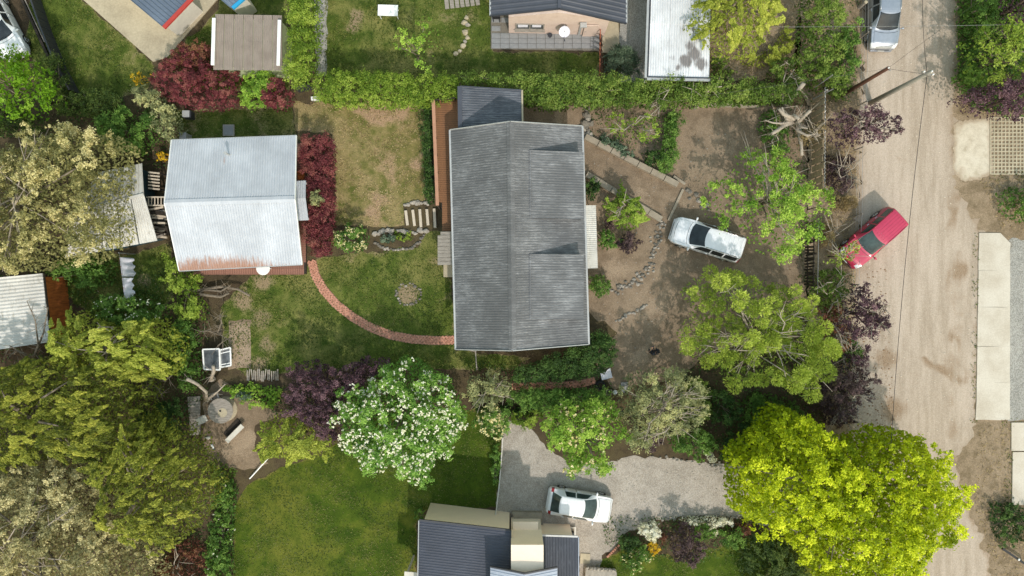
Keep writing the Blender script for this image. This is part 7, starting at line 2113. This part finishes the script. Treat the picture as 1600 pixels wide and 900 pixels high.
shrub('straggling green weeds under the middle plum tree', [(1305, 530), (1335, 525), (1342, 560), (1318, 572), (1300, 560)], 1.0, 'mid_green', cover=1.2, bare=4)
shrub('grey-brown brush on the verge beside the slatted gate', [(1280, 345), (1305, 350), (1300, 385), (1280, 390)], .9, 'straw', cover=1.1, mode='tuft', ratio=.25, bare=5)
shrub('green bush on the straw-coloured grass beside the lichen roof', [(1112, 95), (1130, 90), (1150, 108), (1140, 124), (1115, 124)], 1.0, 'hedge', cover=1.3)
shrub('tangled green scrub at the right end of the loose hedge', [(1205, 92), (1240, 85), (1258, 110), (1250, 140), (1215, 140), (1200, 120)], 1.8, 'hedge', cover=1.3, bare=5)
shrub('leafy brush around the foot of the heavily pruned tree', [(1190, 175), (1215, 168), (1228, 215), (1240, 235), (1215, 245), (1195, 225), (1182, 200)], 1.1, 'mid_green', cover=1.2, bare=4)
shrub('dull yellow brush against the plank fence', [(1250, 210), (1272, 200), (1284, 212), (1268, 226), (1252, 228)], 2.0, 'straw', zr=1.4, zb=.4, cover=1.2, bare=5)
shrub('small green sprays over the straw grass by the conifer', [(1150, 85), (1185, 82), (1210, 70), (1225, 40), (1240, 60), (1225, 95), (1190, 105), (1160, 100)], 1.2, 'conifer_yellow', mode='spray', ratio=.4, cover=1.0)
shrub('brownish-red shrub at the left corner of the brown-roofed shed', [(272, 98), (295, 72), (328, 66), (334, 100), (310, 112), (285, 110)], 2.3, 'red_brown', leaf=.09, cl=.24)
shrub('low green growth under the trees across the road', [(1500, -30), (1660, -30), (1660, 176), (1590, 182), (1520, 170), (1498, 120)], .8, 'mid_green', cl=.35, leaf=.14, cover=1.2, fill=.5, limbs=0)
shrub('mixed green shrubs between the grey tree and the pine', [(1060, 595), (1090, 588), (1110, 610), (1112, 650), (1090, 668), (1062, 650)], 1.3, 'hedge', cover=1.4)
shrub('low green thicket between the maple and the dark bush', [(1155, 625), (1195, 610), (1240, 625), (1262, 650), (1215, 660), (1190, 680), (1160, 665)], 1.2, 'mid_green', cl=.3, cover=1.4)
shrub('trailing green cover at the top of the driveway', [(800, 640), (850, 640), (850, 655), (830, 668), (800, 660)], .8, 'hedge_bright', cover=1.4)
shrub('dark ivy over the soil below the short brick path', [(735, 632), (790, 632), (850, 638), (850, 650), (795, 648), (745, 645)], .5, 'dark_green', cover=1.3)
shrub('purple brush along the road between the two lower plum trees', [(1315, 545), (1350, 540), (1360, 560), (1335, 572), (1310, 570)], 1.4, 'plum', cover=1.1, leaf=.1)
shrub('brown twiggy brush along the wire fence above the maple', [(1285, 625), (1325, 620), (1332, 655), (1300, 668), (1278, 655)], 1.2, 'plum_dark', cover=1.2, bare=8)
# left gardens
shrub('green shrub in the shade above the small outbuilding', [(162, 190), (200, 176), (248, 182), (256, 215), (225, 242), (182, 235), (160, 212)], 2.4, 'mid_green', cl=.33)
shrub('grey-green shrub left of the red spreading shrub', [(208, 145), (238, 138), (262, 155), (284, 178), (288, 208), (270, 232), (255, 215), (250, 182), (225, 165)], 2.2, 'grey_green', cl=.3)
shrub('orange-yellow flower spikes beside the red shrub', [(203, 122), (220, 118), (238, 112), (240, 122), (226, 132), (215, 140)], .8, 'yellow_bloom', mode='tuft', ratio=.25, leaf=.14, cl=.16, cover=.8, fill=.4, under=.1)
shrub('yellow flowers by the corner of the white roofed house', ring_(258, 246, 7, 8), .6, 'yellow_bloom', cl=.13, leaf=.08)
shrub('dark green mass under the lime green tree', [(-40, 182), (40, 176), (72, 186), (68, 205), (30, 214), (-40, 215)], 2.4, 'conifer_dark', cl=.35)
shrub('green shrub with small white flowers below the hanging sheet', [(158, 472), (185, 457), (230, 462), (260, 476), (266, 498), (230, 512), (182, 510), (155, 495)], 2.2, 'mid_green', bloom=('white_bloom', 60, .08))
shrub('green shrubs below the outbuilding roof', [(92, 412), (140, 402), (183, 412), (178, 448), (132, 452), (96, 440)], 1.8, 'mid_green', cl=.3)
shrub('yellow-green shrub column below the white roofed house', [(258, 402), (280, 396), (300, 425), (315, 432), (310, 460), (322, 478), (318, 500), (296, 505), (275, 480), (268, 445)], 1.7, 'hedge_bright', cl=.3)
shrub('ivy-covered shrubs left of the cold frame', [(275, 500), (300, 505), (315, 515), (312, 560), (318, 600), (295, 610), (275, 580), (268, 540)], 1.5, 'mid_green', cl=.3)
shrub('dark shrub in the shade between the two cypresses', [(232, 632), (268, 622), (292, 640), (294, 680), (270, 690), (236, 678)], 2.2, 'dark_green', cl=.35)
shrub('bright green low plants in the border above the reel table', [(345, 602), (385, 600), (440, 602), (438, 625), (425, 640), (395, 632), (350, 612)], .5, 'fresh', cl=.22, cover=1.3)
shrub('blue-grey low plants in the border above the reel table', ring_(385, 618, 18, 6), .55, 'blue_grass', cl=.16)
shrub('leafy green border along the left side of the mown lawn', [(335, 770), (362, 745), (372, 765), (366, 815), (364, 860), (366, 920), (325, 920), (322, 880), (330, 830)], .9, 'mid_green', cl=.26, bloom=('white_bloom', 16, .08))
shrub('reddish dead brush at the foot of the feathery cypress', [(262, 860), (300, 840), (322, 862), (322, 930), (240, 930), (240, 890)], 1.4, 'red_brown', cl=.26, cover=1.2, bare=6)
shrub('thin yellowish weeds beside the small white bottle', [(330, 715), (370, 735), (366, 745), (335, 768), (325, 740)], .8, 'hedge', cl=.22, cover=1.0)
# low growth that nobody could count
UNDER = [PX(p) for p in ([(-60, 420), (100, 400), (270, 420), (330, 480), (330, 620), (290, 640), (325, 700), (330, 920), (-60, 920)], [(1085, 560), (1262, 420), (1335, 430), (1335, 660), (1280, 660), (1200, 700), (1040, 700), (1060, 590)], [(1240, 0), (1340, 0), (1338, 160), (1250, 160)], [(730, 560), (800, 570), (960, 600), (960, 650), (860, 640), (740, 660)], [(150, 140), (290, 140), (275, 260), (230, 265), (150, 215), (-60, 215), (-60, 150)], [(445, 600), (600, 580), (520, 690), (420, 640)], [(1200, 165), (1262, 165), (1262, 440), (1200, 260)], [(915, 170), (1060, 175), (1010, 265), (920, 215)], [(940, 805), (1180, 806), (1180, 870), (1060, 880), (945, 850)], [(1495, 0), (1640, 0), (1640, 180), (1520, 170)])]
scatter('undergrowth', 'low leaves and weeds on the shaded soil under trees and shrubs', UNDER, 60, .13, 'dark_green', (.02, .25), .55, .4, 21)
scatter('weeds', 'grass tufts growing over the edges of the concrete by the road', [PX([(1519, 360), (1529, 360), (1525, 660), (1514, 660)]), PX([(1562, 655), (1600, 650), (1600, 668), (1560, 668)]), PX([(1570, 700), (1582, 700), (1582, 800), (1566, 800)]), PX([(1545, 270), (1620, 268), (1620, 284), (1540, 284)])], 45, .14, 'grass', (.02, .1), .35, .9, 31)
scatter('leaves', 'brown and grey dead leaves lying under the trees', UNDER, 10, .10, 'litter', (.0, .03), .55, .1, 22)
print('leaf faces', NLEAF[0])
